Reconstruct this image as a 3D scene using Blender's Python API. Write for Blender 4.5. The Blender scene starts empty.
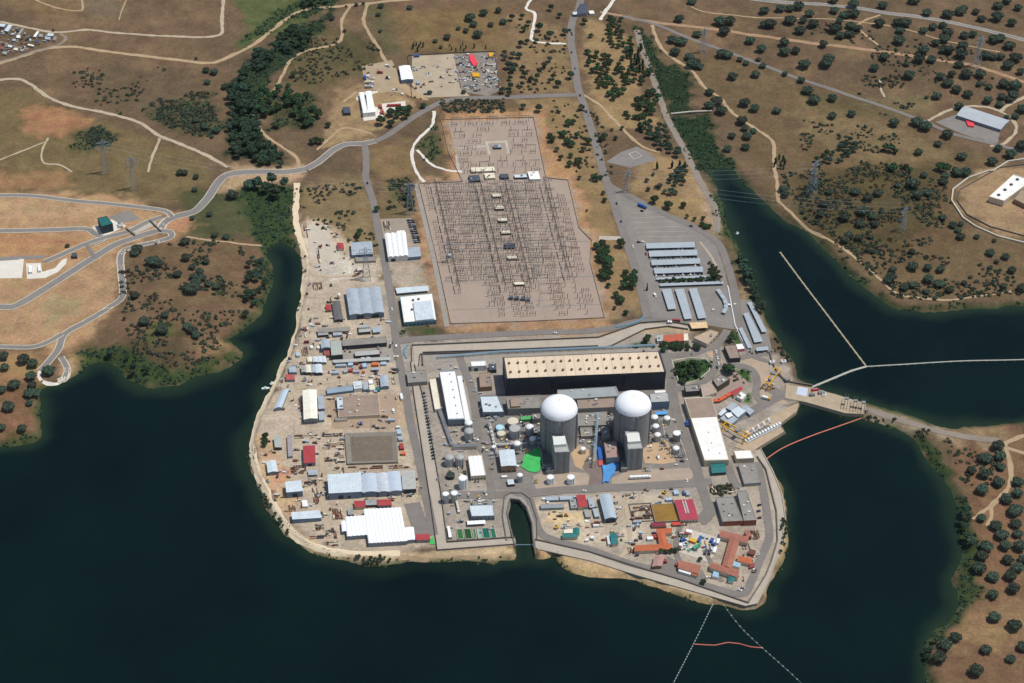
import bpy, bmesh, math, random
import numpy as np
from mathutils import Vector, Matrix
from mathutils.geometry import tessellate_polygon

R = math.radians
rng = random.Random(7)
nrng = np.random.RandomState(11)
scene = bpy.context.scene
col = scene.collection

# ------------------------------------------------------------------ camera
FOC = 2000.0                      # focal length in pixels of a 1024 wide frame
CX, CY = 512.0, 341.5
DEP, ROLL, DIST = R(39.0), R(0.8), 2200.0
_f = Vector((0, math.cos(DEP), -math.sin(DEP)))
_r0, _u0 = Vector((1, 0, 0)), Vector((0, math.sin(DEP), math.cos(DEP)))
CR = _r0 * math.cos(ROLL) + _u0 * math.sin(ROLL)
CU = -_r0 * math.sin(ROLL) + _u0 * math.cos(ROLL)
CAM = -_f * DIST
cam_d = bpy.data.cameras.new('camera')
cam = bpy.data.objects.new('camera', cam_d)
col.objects.link(cam)
m = Matrix.Identity(4)
for i in range(3):
    m[i][0], m[i][1], m[i][2], m[i][3] = CR[i], CU[i], -_f[i], CAM[i]
cam.matrix_world = m
cam_d.sensor_width = 36.0
cam_d.lens = 36.0 * FOC / 1024.0
cam_d.clip_start, cam_d.clip_end = 10.0, 60000.0
scene.camera = cam

# ------------------------------------------------------------------ light
HAZE = 4e-6
SUN_EL = R(68)
SHADOW = Vector((-0.985, -0.12, 0)).normalized()      # the way shadows fall on the ground
world = bpy.data.worlds.new('World')
scene.world = world
world.use_nodes = True
wn = world.node_tree
wn.nodes.clear()
sky = wn.nodes.new('ShaderNodeTexSky')
sky.sky_type = 'NISHITA'
sky.sun_disc = False
sky.sun_elevation = SUN_EL
sky.sun_rotation = math.atan2(-SHADOW.x, -SHADOW.y)
sky.altitude = 300
bg = wn.nodes.new('ShaderNodeBackground')
bg.inputs['Strength'].default_value = 0.10
wo = wn.nodes.new('ShaderNodeOutputWorld')
wn.links.new(sky.outputs[0], bg.inputs[0])
wn.links.new(bg.outputs[0], wo.inputs[0])
sun_d = bpy.data.lights.new('sun', 'SUN')
sun_d.energy = 3.15
sun_d.angle = R(0.5)
sun_d.color = (1.0, 0.97, 0.925)
sun = bpy.data.objects.new('sun', sun_d)
col.objects.link(sun)
sdir = (SHADOW * math.cos(SUN_EL) + Vector((0, 0, -math.sin(SUN_EL)))).normalized()
sun.rotation_euler = sdir.to_track_quat('-Z', 'Y').to_euler()
sun.location = (400, 400, 900)
scene.view_settings.view_transform = 'Standard'
scene.view_settings.look = 'None'
scene.view_settings.exposure = 0.0
scene.view_settings.gamma = 1.0
scene.view_settings.use_curve_mapping = False
scene.cycles.max_bounces = 4
scene.cycles.diffuse_bounces = 2
scene.cycles.glossy_bounces = 2
scene.cycles.transparent_max_bounces = 4
scene.cycles.volume_bounces = 0

# ------------------------------------------------------------------ helpers: photo point -> place on the ground
def ray(px, py):
    return (_f * FOC + CR * (px - CX) + CU * (CY - py)).normalized()

GX = GY = GZ = None
def gz(x, y):
    if GZ is None: return 0.0
    i = int(np.searchsorted(GX, x)) - 1; j = int(np.searchsorted(GY, y)) - 1
    i = min(max(i, 0), len(GX) - 2); j = min(max(j, 0), len(GY) - 2)
    a = min(max((x - GX[i]) / (GX[i+1] - GX[i]), 0), 1); b = min(max((y - GY[j]) / (GY[j+1] - GY[j]), 0), 1)
    return float((GZ[j, i]*(1-a) + GZ[j, i+1]*a)*(1-b) + (GZ[j+1, i]*(1-a) + GZ[j+1, i+1]*a)*b)

def at(px, py, z=0.0):
    d = ray(px, py); t = (z - CAM.z) / d.z
    return CAM + d * t
def P(px, py):
    q = at(px, py, 0)
    for _ in range(4):
        q = at(px, py, gz(q.x, q.y))
    return q

def srgb(r, g, b, k=1.0):
    f = lambda c: (c/255/12.92 if c/255 <= .04045 else ((c/255+.055)/1.055)**2.4) * k
    return (min(f(r), .95), min(f(g), .95), min(f(b), .95))

# ------------------------------------------------------------------ materials
def nm(name):
    mt = bpy.data.materials.new(name); mt.use_nodes = True
    nt = mt.node_tree; b = nt.nodes['Principled BSDF']
    return mt, nt, b
def nd(nt, t, **kw):
    n = nt.nodes.new(t)
    for k, v in kw.items():
        if hasattr(n, k): setattr(n, k, v)
        else: n.inputs[k].default_value = v
    return n
def noise(nt, vec, scale, detail=3, rough=.6):
    n = nd(nt, 'ShaderNodeTexNoise'); n.inputs['Scale'].default_value = scale
    n.inputs['Detail'].default_value = detail; n.inputs['Roughness'].default_value = rough
    nt.links.new(vec, n.inputs['Vector']); return n.outputs['Fac']
def ramp(nt, fac, a, b, p0=.3, p1=.7):
    r = nd(nt, 'ShaderNodeMapRange'); r.inputs['From Min'].default_value = p0; r.inputs['From Max'].default_value = p1
    r.inputs['To Min'].default_value = a; r.inputs['To Max'].default_value = b
    nt.links.new(fac, r.inputs['Value']); return r.outputs[0]
def mul(nt, c, fac):
    v = nd(nt, 'ShaderNodeVectorMath', operation='SCALE')
    nt.links.new(c, v.inputs[0]); nt.links.new(fac, v.inputs['Scale']); return v.outputs[0]
def mix(nt, fac, a, b):
    x = nd(nt, 'ShaderNodeMix', data_type='RGBA')
    for s, v in ((x.inputs[0], fac), (x.inputs[6], a), (x.inputs[7], b)):
        if isinstance(v, (tuple, float, int)): s.default_value = (*v, 1) if isinstance(v, tuple) else v
        else: nt.links.new(v, s)
    return x.outputs[2]
def rgb(nt, c):
    n = nd(nt, 'ShaderNodeRGB'); n.outputs[0].default_value = (*c, 1); return n.outputs[0]

MATS = {}
def surf(name, c, var=.12, scale=.15, rough=.8, dirt=None, dirt_amt=.4, stripes=0, sdepth=.12, spec=.3, fine=.08, metal=0, grid=None, objrand=0.0):
    """weathered paint / metal / concrete: base colour, broad patches, fine grain, stains, optional ribs along the UV u axis"""
    if name in MATS: return MATS[name]
    mt, nt, b = nm(name)
    tc = nd(nt, 'ShaderNodeTexCoord').outputs['Object']
    geo = nd(nt, 'ShaderNodeNewGeometry').outputs['Position']
    cc = rgb(nt, c)
    cc = mul(nt, cc, ramp(nt, noise(nt, geo, scale, 4), 1-var, 1+var))
    cc = mul(nt, cc, ramp(nt, noise(nt, geo, 1.1, 2), 1-fine, 1+fine))
    if dirt:
        cc = mix(nt, ramp(nt, noise(nt, geo, .22, 5, .7), 0, dirt_amt, .52, .72), cc, dirt)
    if stripes:
        uv = nd(nt, 'ShaderNodeUVMap').outputs[0]
        w = nd(nt, 'ShaderNodeTexWave', wave_type='BANDS', bands_direction='X'); w.inputs['Scale'].default_value = stripes
        w.inputs['Distortion'].default_value = 0
        nt.links.new(uv, w.inputs['Vector'])
        cc = mul(nt, cc, ramp(nt, w.outputs['Fac'], 1+sdepth*.4, 1-sdepth, .55, 1))
        bp = nd(nt, 'ShaderNodeBump'); bp.inputs['Strength'].default_value = .25; bp.inputs['Distance'].default_value = .2
        nt.links.new(w.outputs['Fac'], bp.inputs['Height']); nt.links.new(bp.outputs[0], b.inputs['Normal'])
    if grid:
        uv = nd(nt, 'ShaderNodeUVMap').outputs[0]
        br = nd(nt, 'ShaderNodeTexBrick'); br.offset = 0; br.inputs['Scale'].default_value = 1
        br.inputs['Brick Width'].default_value = grid[0]; br.inputs['Row Height'].default_value = grid[1]; br.inputs['Mortar Size'].default_value = grid[2]
        br.inputs['Color1'].default_value = (1, 1, 1, 1); br.inputs['Color2'].default_value = (.88, .88, .88, 1); br.inputs['Mortar'].default_value = (.45, .45, .45, 1)
        nt.links.new(uv, br.inputs['Vector'])
        mm = nd(nt, 'ShaderNodeMix', data_type='RGBA', blend_type='MULTIPLY'); mm.inputs[0].default_value = 1
        nt.links.new(cc, mm.inputs[6]); nt.links.new(br.outputs[0], mm.inputs[7]); cc = mm.outputs[2]
    if objrand:
        oi = nd(nt, 'ShaderNodeObjectInfo').outputs['Random']
        cc = mul(nt, cc, ramp(nt, oi, 1-objrand, 1+objrand, 0, 1))
    nt.links.new(cc, b.inputs['Base Color'])
    b.inputs['Roughness'].default_value = rough; b.inputs['Metallic'].default_value = metal
    b.inputs['Specular IOR Level'].default_value = spec
    MATS[name] = mt
    return mt

def link(o): col.objects.link(o); return o
def mesh_obj(name, verts, faces, mat, parent=None, kind=None, smooth=False, uvs=None, mats=None, midx=None):
    me = bpy.data.meshes.new(name)
    me.from_pydata([tuple(v) for v in verts], [], faces)
    if uvs is not None:
        ul = me.uv_layers.new(name='UVMap'); k = 0
        for uvf in uvs:
            for u in uvf: ul.data[k].uv = u; k += 1
    if mat: me.materials.append(mat)
    for x in (mats or []): me.materials.append(x)
    if midx is not None: me.polygons.foreach_set('material_index', midx)
    if smooth: me.polygons.foreach_set('use_smooth', [True]*len(me.polygons))
    me.update()
    o = link(bpy.data.objects.new(name, me))
    if parent: o.parent = parent
    if kind: o['kind'] = kind
    return o

# ------------------------------------------------------------------ shoreline of the lake and of the cooling canal (photo points at water level)
WZ = -4.0
LAKE = [(0,447),(20,446),(35,444),(41,436),(40,425),(41,405),(41,392),(46,387),(55,385),(68,380),(78,374),(88,366),(98,362),(108,362),(118,366),(124,374),(130,381),
 (145,387),(165,388),(180,386),(197,378),(215,374),(230,368),(240,359),(243,353),(239,345),(228,340),(240,331),(256,321),(268,301),(274,283),(271,263),(265,248),(272,244),(281,243),(291,246),(298,253),(302,262),(303,278),
 (300,301),(296,321),(292,340),(287,356),(280,367),(277,379),(271,388),(266,398),(256,417),(252,429),(248.5,442),(248,456),(251.7,473),(257,487),(263.5,501.5),
 (271,517),(279,527),(290,539),(305,550),(325,558),(350,562),(365,566),(385,566),(400,564),(409,562),(431,561.5),(447,562),(470,561),(488,563),(494,565),(500,561),(516,560),(515,549),
 (514.4,544),(511,530),(508,516),(510.5,502),(519,502),(525.4,510),(531,525),(532.4,544),(535.6,558),(541,560),(555,557),(562,568),(572,573),(589,577),(617,578),(636,580),(645,586),
 (655.7,588),(679,596),(699.6,603),(718,605),(737,610),(756,610),(764,602.5),(770,582),(778,571),(786,558.6),(788,541),(787.5,522),(785,498),(779,480),(773,470),(767,462),(760,456),
 (757,450.6),(786,433.5),(781,424.5),(797,411.5),(800,404.5),(812,404),(824,405),(845,415),(860.5,419),(881,426),(904,432),(915,440),(920,450),(930,466),(945.6,481),(953,497),(957,513),
 (962,535),(960,562),(953,580),(956,596.5),(960,607),(953,618),(934,631),(923.5,642),(922,666),(925,683),(932,740),(960,900),(960,1100),(-900,1100),(-900,470)]
CANAL = [(712,172),(722,166),(735,172),(745,184),(757,195),(768,206),(783,220),(803,231),(818,243.5),(835.5,261),(850.5,276),(868,291),(883,301),(898,310),(930,312),(968,310),(1024,306),
 (1200,300),(1800,320),(1800,420),(1200,425),(1024,422),(992,424.5),(956,428),(935,424.5),(904,414),(868,402.6),(837,395),(815,387),(810,386),(801,380),(798,373),(791.7,361),(784,348),(777,335.7),
 (766.6,320),(762,306),(756,291),(749,271),(740,253),(731,231),(724,208),(718,190)]
def wpoly(pts, z=0.0, water=False):
    if water: return np.array([(at(x, y, WZ).x, at(x, y, WZ).y) for x, y in pts])
    return np.array([(P(x, y).x, P(x, y).y) for x, y in pts])

def axis(lo, hi, step, far):
    a = list(np.arange(lo, hi + .01, step)); s = step; b = []
    v = a[-1]
    while v < far: s *= 1.35; v += s; b.append(v)
    s = step; c = []; v = a[0]
    while v > -far: s *= 1.35; v -= s; c.append(v)
    return np.array(c[::-1] + a + b)
GX = axis(-780, 780, 2.2, 20000)
GY = axis(-540, 860, 2.2, 20000)
XX, YY = np.meshgrid(GX, GY)
NX, NY = len(GX), len(GY)

def vnoise(x, y, s, seed):
    """smooth value noise, feature size s metres"""
    r = np.random.RandomState(seed).rand(256, 256)
    u, v = x/s, y/s; i = np.floor(u).astype(int); j = np.floor(v).astype(int)
    a, b = u-i, v-j; a = a*a*(3-2*a); b = b*b*(3-2*b)
    q = lambda di, dj: r[(j+dj) % 256, (i+di) % 256]
    return (q(0,0)*(1-a)+q(1,0)*a)*(1-b)+(q(0,1)*(1-a)+q(1,1)*a)*b

def inside(x, y, poly):
    r = np.zeros(x.shape, bool); n = len(poly)
    for k in range(n):
        x0, y0 = poly[k]; x1, y1 = poly[(k+1) % n]
        if y0 == y1: continue
        c = ((y0 > y) != (y1 > y))
        if c.any(): r ^= c & (x < (x1-x0)*(y-y0)/(y1-y0)+x0)
    return r
def seg_dist(x, y, x0, y0, x1, y1):
    dx, dy = x1-x0, y1-y0; L = dx*dx+dy*dy+1e-9
    t = np.clip(((x-x0)*dx+(y-y0)*dy)/L, 0, 1)
    return np.hypot(x-x0-t*dx, y-y0-t*dy)
def box_slices(x0, x1, y0, y1):
    return slice(np.searchsorted(GX, x0), np.searchsorted(GX, x1)+1), slice(np.searchsorted(GY, y0), np.searchsorted(GY, y1)+1)

D = np.full(XX.shape, 60.0)
SIGN = np.zeros(XX.shape, bool)
for pp in (LAKE, CANAL):
    w = wpoly(pp, water=True)
    SIGN |= inside(XX, YY, w)
    for k in range(len(w)):
        (x0, y0), (x1, y1) = w[k], w[(k+1) % len(w)]
        sx, sy = box_slices(min(x0, x1)-60, max(x0, x1)+60, min(y0, y1)-60, max(y0, y1)+60)
        if D[sy, sx].size:
            D[sy, sx] = np.minimum(D[sy, sx], seg_dist(XX[sy, sx], YY[sy, sx], x0, y0, x1, y1))
SD = np.where(SIGN, -D, D)                      # + on land, - in water
def pmask(pts, feather=3.0, warp=0.0, wx=None):
    """0..1 mask of a photo polygon, soft edge, optionally a wandering edge"""
    w = wpoly(pts); pad = feather*2+warp*2+6
    sx, sy = box_slices(w[:,0].min()-pad, w[:,0].max()+pad, w[:,1].min()-pad, w[:,1].max()+pad)
    x, y = XX[sy, sx], YY[sy, sx]
    if x.size == 0: return None
    d = np.full(x.shape, 1e3)
    for k in range(len(w)):
        d = np.minimum(d, seg_dist(x, y, *w[k], *w[(k+1) % len(w)]))
    d = np.where(inside(x, y, w), d, -d)
    if warp: d = d + (vnoise(x+500, y+900, 14, 5)-.5)*2*warp + (vnoise(x+100, y+300, 5, 6)-.5)*warp
    t = np.clip(d/feather*.5+.5, 0, 1)
    return sy, sx, t*t*(3-2*t)
flat = pmask([(505,498),(520,495),(538,505),(545,530),(545,556),(505,556)], 4)
STEEP = np.zeros(XX.shape); STEEP[flat[0], flat[1]] = flat[2]
for q in ([(745,395),(800,380),(830,398),(830,412),(800,420),(790,440),(760,460),(745,455)],):
    f2 = pmask(q, 6); STEEP[f2[0], f2[1]] = np.maximum(STEEP[f2[0], f2[1]], f2[2])
nz = (vnoise(XX+4000, YY+4000, 16, 1)-.5)*5 + (vnoise(XX+4000, YY+4000, 6, 2)-.5)*2.5
PEN = np.zeros(XX.shape)
pm = pmask([(310,240),(298,250),(302,290),(285,360),(250,430),(250,470),(290,540),(360,570),(500,568),(520,500),(560,575),(720,610),(765,605),(795,540),(770,450),(800,400),(770,330),(600,300)], 20)
PEN[pm[0], pm[1]] = pm[2]
SD = SD + nz*(1-.55*PEN)*(1-STEEP)
wid = (11-5*PEN)*(1-STEEP)+2.2*STEEP
t = np.clip(SD/wid, 0, 1); t = t*t*(3-2*t)
GZ0 = np.where(SD > 0, WZ + 4*t, WZ + np.maximum(SD*.35, -5))
# gentle relief of the open country; the works themselves stand on a level platform
hills = (vnoise(XX+9000, YY+9000, 210, 21)-.45)*15 + (vnoise(XX+9000, YY+9000, 90, 22)-.5)*5 + (vnoise(XX+9000, YY+9000, 30, 23)-.5)*1.2
lev = np.ones(XX.shape)
for q, f in (([(285,150),(365,140),(430,100),(340,120),(340,40),(520,50),(560,90),(600,0),(660,60),(720,180),(800,360),(1000,430),(800,640),(240,600),(230,420)], 60),
             ([(-60,180),(220,165),(180,250),(130,270),(125,310),(70,390),(-60,390)], 40), ([(940,180),(1060,140),(1060,250),(960,225)], 40), ([(920,120),(970,95),(1040,105),(1000,150)], 40),
             ([(-30,10),(70,20),(60,50),(-30,70)], 30)):
    a = pmask(q, f); lev[a[0], a[1]] *= (1-a[2])
bank = np.clip(SD/45, 0, 1)
GZ = np.where(SD > 14, np.maximum(GZ0 + hills*lev*bank*bank*(3-2*bank), -1.2), GZ0 + np.maximum(hills*lev*bank*bank*(3-2*bank), -.5))
SEP = [(700,530),(755,455),(772,474),(781,497),(784,520),(781,541),(775,561),(769,580),(756,605),(745,606),(680,587),(590,560),(540,549),(540,540),(600,545)]
a = pmask(SEP, 2); GZ[a[0], a[1]] *= 1-a[2]
# ------------------------------------------------------------------ what grows or lies where (real ground colours)
COLR = np.zeros(XX.shape + (3,))
base = np.array(srgb(110, 90, 69)); b2 = np.array(srgb(93, 80, 62)); b3 = np.array(srgb(122, 101, 76))
n1 = vnoise(XX+3000, YY+3000, 120, 31)[..., None]; n2 = vnoise(XX+3000, YY+3000, 38, 32)[..., None]
COLR[:] = base*(1-n1) + b2*n1
COLR += (b3-COLR)*np.clip((n2-.55)*2.0, 0, .7)
GREEN = np.zeros(XX.shape)
def paint(pts, c, feather=9, warp=9, k=1.0):
    if min(p[1] for p in pts) > 325 and 240 < min(p[0] for p in pts) and max(p[0] for p in pts) < 800: feather, warp = 4, 3
    r = pmask(pts, feather, warp)
    if r is None: return
    sy, sx, m_ = r; m_ = (m_*k)[..., None]
    COLR[sy, sx] = COLR[sy, sx]*(1-m_) + np.array(srgb(*c))*m_
ZONES = [
 # open country, top
 ([(-40,-20),(80,-20),(85,12),(40,14),(-40,0)], (118,98,70)), ([(84,0),(120,0),(122,20),(88,12)], (112,98,78)),
 ([(-40,85),(30,90),(60,108),(100,118),(150,138),(190,155),(215,172),(195,205),(120,200),(60,195),(-40,190)], (110,96,66)),
 ([(22,110),(50,105),(95,118),(85,130),(45,138),(25,128)], (150,112,80)), ([(100,65),(180,70),(215,95),(200,130),(140,115),(95,95)], (98,84,64)),
 ([(385,10),(500,5),(512,50),(480,55),(400,50)], (116,97,66)), ([(230,-10),(330,-10),(300,25),(262,40),(235,52),(245,25)], (84,92,58)),
 ([(300,30),(345,25),(385,60),(350,80),(300,100),(285,80)], (96,86,60)), ([(370,5),(385,5),(400,50),(385,55),(368,25)], (94,88,62)),
 ([(590,20),(640,40),(640,90),(660,130),(600,130),(580,60)], (142,120,86)), ([(512,10),(570,30),(575,95),(512,95)], (128,108,78)),
 ([(512,98),(580,98),(605,170),(620,240),(590,240),(545,130)], (134,113,80)), ([(585,240),(625,240),(648,310),(610,325)], (138,116,84)),
 ([(640,150),(700,170),(720,225),(690,222),(640,190)], (150,126,90)),
 # right dehesa
 ([(640,45),(770,68),(900,125),(1000,160),(1040,250),(1040,300),(890,300),(770,200),(740,130),(700,80)], (104,88,64)),
 ([(790,90),(900,130),(960,160),(880,170),(800,130)], (116,100,72)), ([(850,95),(930,95),(930,118),(880,110)], (110,98,70)),
 ([(770,170),(940,160),(970,240),(900,270),(820,235)], (98,82,58)), ([(940,425),(1040,430),(1040,700),(915,700),(925,640),(962,600),(965,520)], (112,88,66)),
 ([(965,610),(1040,600),(1040,640),(935,650)], (132,108,78)), ([(990,480),(1010,500),(1000,600),(975,560)], (122,94,70)),
 # works site on the far bank (bare earth)
 ([(-40,190),(120,196),(160,212),(165,235),(120,250),(122,300),(70,360),(40,345),(-40,350)], (164,133,99)),
 ([(-40,196),(100,205),(115,218),(-40,222)], (168,140,106)), ([(-40,234),(90,236),(98,250),(50,258),(-40,256)], (164,126,91)), ([(10,278),(60,270),(95,250),(118,255),(119,295),(85,322),(40,335),(-40,330),(-40,300)], (160,131,99)),
 ([(45,300),(80,296),(75,315),(45,322)], (150,134,100)), ([(-40,176),(60,172),(72,184),(40,190),(-40,192)], (140,110,78)),
 ([(68,345),(97,345),(95,362),(80,372),(68,365)], (128,106,74)), ([(-40,350),(50,350),(40,380),(-40,392)], (150,120,84)), ([(62,360),(72,360),(80,372),(68,380)], (176,148,112)),
 ([(-40,392),(40,380),(40,447),(-40,450)], (118,90,66)),
 # hill between the inlets
 ([(125,245),(240,240),(270,260),(272,285),(240,330),(240,360),(180,386),(110,365),(85,360),(118,310)], (107,88,66)),
 ([(180,190),(250,185),(290,200),(285,240),(180,240)], (78,80,54)), ([(165,220),(180,210),(200,225),(180,240),(165,240)], (168,128,94)), ([(195,345),(235,345),(230,365),(195,372)], (128,104,76)),
 ([(130,340),(180,335),(200,375),(160,385),(125,370)], (82,72,52)), ([(235,165),(300,165),(300,184),(220,190)], (168,142,112)),
 # works platform
 ([(300,185),(365,175),(390,250),(375,262),(330,245),(302,215)], (124,108,78)), ([(340,90),(400,80),(420,110),(360,140),(320,150)], (148,126,94)),
 ([(370,150),(410,140),(425,180),(415,215),(385,220)], (122,102,72)), ([(378,195),(415,190),(422,215),(385,215)], (110,98,70)),
 ([(300,215),(330,222),(350,245),(382,258),(392,300),(410,355),(425,470),(437,545),(400,560),(330,556),(285,530),(256,480),(252,440),(270,395),(298,330)], (184,166,142)),
 ([(302,222),(328,225),(332,240),(345,262),(378,272),(380,280),(330,282),(312,260)], (196,184,164)),
 ([(380,295),(400,295),(415,360),(392,360)], (160,148,134)), ([(255,435),(272,440),(285,470),(300,500),(290,520),(262,480)], (190,158,120)), ([(330,395),(425,395),(430,425),(330,430)], (186,160,128)),
 ([(385,260),(425,262),(436,300),(396,300)], (170,154,132)), ([(275,470),(290,470),(290,483),(276,483)], (192,140,106)),
 ([(395,340),(660,325),(700,340),(780,355),(800,405),(757,455),(766,510),(745,595),(540,545),(440,548),(420,470)], (160,148,133)),
 ([(530,500),(690,492),(700,520),(660,570),(600,550),(545,538)], (184,168,144)), ([(548,512),(585,512),(585,522),(560,526),(545,522)], (212,186,140)), ([(645,545),(670,560),(640,560)], (206,186,150)),
 ([(700,556),(752,545),(765,560),(745,580),(705,580)], (200,184,158)),
 ([(418,346),(600,336),(640,326),(690,327),(690,333),(640,334),(612,344),(598,350),(418,352)], (176,152,120)),
 ([(412,182),(450,180),(440,120),(440,112),(545,110),(560,165),(580,180),(592,235),(604,240),(600,268),(615,322),(612,332),(448,333),(436,325)], (166,130,94)),
 ([(418,183),(463,182),(448,122),(534,118),(546,178),(568,180),(580,228),(592,240),(592,262),(605,318),(450,325)], (152,136,120)),
 ([(640,150),(660,160),(700,200),(715,215),(712,235),(690,225),(630,190)], (140,118,84)),
 ([(700,190),(712,195),(722,225),(722,240),(708,230)], (160,138,112)), ([(736,250),(760,300),(770,330),(765,345),(745,300)], (150,130,100)),
 ([(694,236),(710,245),(722,262),(724,285),(716,270),(704,255)], (170,150,110)),
 # sandy margins of the peninsula below the wall
 ([(280,520),(330,552),(400,552),(515,549),(516,562),(440,566),(330,562),(285,540)], (188,164,126)),
 ([(535,545),(600,560),(680,583),(752,606),(756,612),(690,602),(590,580),(536,562)], (186,156,112)),
 ([(757,607),(770,581),(776,562),(782,541),(785,520),(782,497),(773,474),(761,453),(775,468),(790,520),(790,560),(764,606)], (176,146,104)),
 ([(820,390),(1000,436),(1000,446),(900,436),(860,422),(818,408)], (150,134,112)), ([(930,424),(1000,428),(1010,445),(960,440)], (132,112,84)),
 # right compound
 ([(955,185),(990,168),(1050,165),(1050,240),(1000,235),(968,215)], (150,126,96)),
]
for z in ZONES: paint(*z)
paint(SEP, (170, 156, 136), 2, 0)
GREENS = [
 # thick waterside growth and stream woods
 ([(232,80),(250,60),(262,50),(330,10),(300,-5),(345,-5),(300,60),(270,80),(258,110),(262,140),(290,165),(262,166),(228,155)], (44,66,42), .9),
 ([(240,36),(262,20),(300,-4),(335,-4),(331,8),(294,20),(262,36),(246,48)], (66,84,50), .8), ([(265,95),(318,95),(318,128),(270,130)], (60,74,46), .7),
 ([(634,25),(655,40),(660,58),(690,75),(694,112),(672,116),(655,80),(640,55)], (40,62,38), .95), ([(670,118),(712,114),(716,140),(745,185),(775,215),(720,190),(700,175),(680,140)], (38,64,38), .95),
 ([(244,188),(296,183),(297,250),(262,250),(240,215)], (54,78,44), .9), ([(265,246),(274,262),(276,285),(250,330),(238,342),(228,340),(245,318),(262,285)], (46,68,38), .9),
 ([(85,345),(130,350),(170,372),(240,350),(242,360),(190,385),(140,392),(100,368),(75,378)], (56,80,42), .85),
 ([(712,180),(726,200),(742,250),(760,290),(768,325),(760,310),(740,270),(722,235),(714,200)], (50,74,42), .9),
 ([(768,206),(800,225),(850,270),(900,306),(890,312),(850,285),(800,238),(766,212)], (50,66,40), .8), ([(900,306),(1030,300),(1030,312),(900,314)], (72,78,50), .7),
 ([(915,432),(925,430),(950,470),(975,520),(985,600),(950,630),(935,660),(935,690),(915,690),(920,640),(955,610),(945,560),(950,510),(930,470)], (52,74,40), .9),
 ([(860,398),(940,422),(936,428),(860,408)], (70,82,48), .6), ([(0,440),(40,430),(42,440),(0,452)], (60,84,44), .9), ([(36,388),(46,386),(42,440),(36,436)], (64,84,46), .8),
 # lawns and plots
 ([(672,362),(690,358),(708,360),(712,368),(700,380),(680,384),(672,372)], (62,96,48), 1), ([(732,370),(745,369),(752,378),(750,386),(740,384),(733,376)], (70,104,50), 1), ([(746,393),(752,393),(753,406),(742,402)], (72,106,52), 1),
 ([(634,344),(648,336),(650,348),(632,349)], (74,104,52), 1), ([(420,329),(437,328),(437,335),(421,336)], (66,92,48), 1), ([(733,335),(738,330),(746,344),(736,344)], (70,104,50), 1),
 ([(418,143),(436,115),(446,165),(424,160)], (78,88,54), .8), ([(396,325),(416,325),(416,334),(400,336)], (84,96,60), .7), ([(398,300),(404,298),(408,325),(400,325)], (90,98,64), .7),
 ([(382,178),(412,176),(416,212),(395,200)], (86,84,56), .7), ([(145,115),(160,105),(215,95),(222,130),(205,138),(175,135)], (74,80,54), .7), ([(74,130),(100,126),(118,138),(90,154),(70,148)], (76,82,52), .7),
 ([(800,90),(880,100),(900,118),(820,112)], (98,94,62), .5), ([(800,180),(870,165),(940,170),(940,220),(900,250),(830,240),(790,215)], (80,76,48), .6), ([(350,30),(384,45),(372,70),(318,62),(325,50)], (84,82,54), .6),
 ([(152,325),(165,322),(170,335),(146,342)], (74,98,50), .8), ([(2,64),(8,64)],(0,0,0),0),
]
for g in GREENS:
    if len(g[0]) < 3: continue
    paint(g[0], tuple(c*.87 for c in g[1]), 8, 8, g[2])
    r = pmask(g[0], 8, 8); GREEN[r[0], r[1]] = np.maximum(GREEN[r[0], r[1]], r[2]*g[2])
# waterside fringe: natural shores green, under water muddy
fr = np.clip(1-SD/9, 0, 1)*(SD > -3)*(1-PEN)*(.35+.65*(vnoise(XX+100, YY+100, 22, 41) > .35))
COLR = COLR*(1-fr[..., None]*.85) + np.array(srgb(52, 66, 42))*fr[..., None]*.85
fp = np.clip(1-SD/5, 0, 1)*(SD > -3)*PEN*(1-STEEP)*np.clip(vnoise(XX+700, YY+100, 18, 43)*2.6-.75, 0, 1)
COLR = COLR*(1-fp[..., None]) + np.array(srgb(72, 78, 48))*fp[..., None]
lum = COLR.mean(-1, keepdims=True); wgt = np.clip((COLR[..., :1]-COLR[..., 1:2])*30, 0, 1); COLR += (lum-COLR)*.04*wgt
uw = np.clip(-SD/2, 0, 1)[..., None]
COLR = COLR*(1-uw) + np.array((.012, .03, .026))*uw
COLR *= 1+(np.array([1.11, 1.055, .98])-1)*(1-PEN[..., None])
COLR[SD > 0] *= (1+(vnoise(XX+50, YY+50, 9, 44)-.5)*.22)[SD > 0][:, None]

verts = np.stack([XX, YY, GZ], -1).reshape(-1, 3).astype(np.float32)
ii = np.arange(NX*NY).reshape(NY, NX)
quads = np.stack([ii[:-1, :-1], ii[:-1, 1:], ii[1:, 1:], ii[1:, :-1]], -1).reshape(-1, 4)
me = bpy.data.meshes.new('ground')
me.vertices.add(len(verts)); me.vertices.foreach_set('co', verts.ravel())
me.loops.add(quads.size); me.loops.foreach_set('vertex_index', quads.ravel().astype(np.int32))
me.polygons.add(len(quads)); me.polygons.foreach_set('loop_start', np.arange(0, quads.size, 4, dtype=np.int32))
me.polygons.foreach_set('use_smooth', np.ones(len(quads), bool))
ca = me.color_attributes.new('Col', 'FLOAT_COLOR', 'POINT')
rgba = np.ones((NX*NY, 4), np.float32); rgba[:, :3] = COLR.reshape(-1, 3)
ca.data.foreach_set('color', rgba.ravel())
me.update(calc_edges=True)
mt, nt, b = nm('ground_soil')
vc = nd(nt, 'ShaderNodeVertexColor', layer_name='Col').outputs['Color']
geo = nd(nt, 'ShaderNodeNewGeometry').outputs['Position']
c = mul(nt, vc, ramp(nt, noise(nt, geo, .035, 6, .65), .80, 1.2))
c = mul(nt, c, ramp(nt, noise(nt, geo, .28, 4, .7), .80, 1.2))
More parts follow.
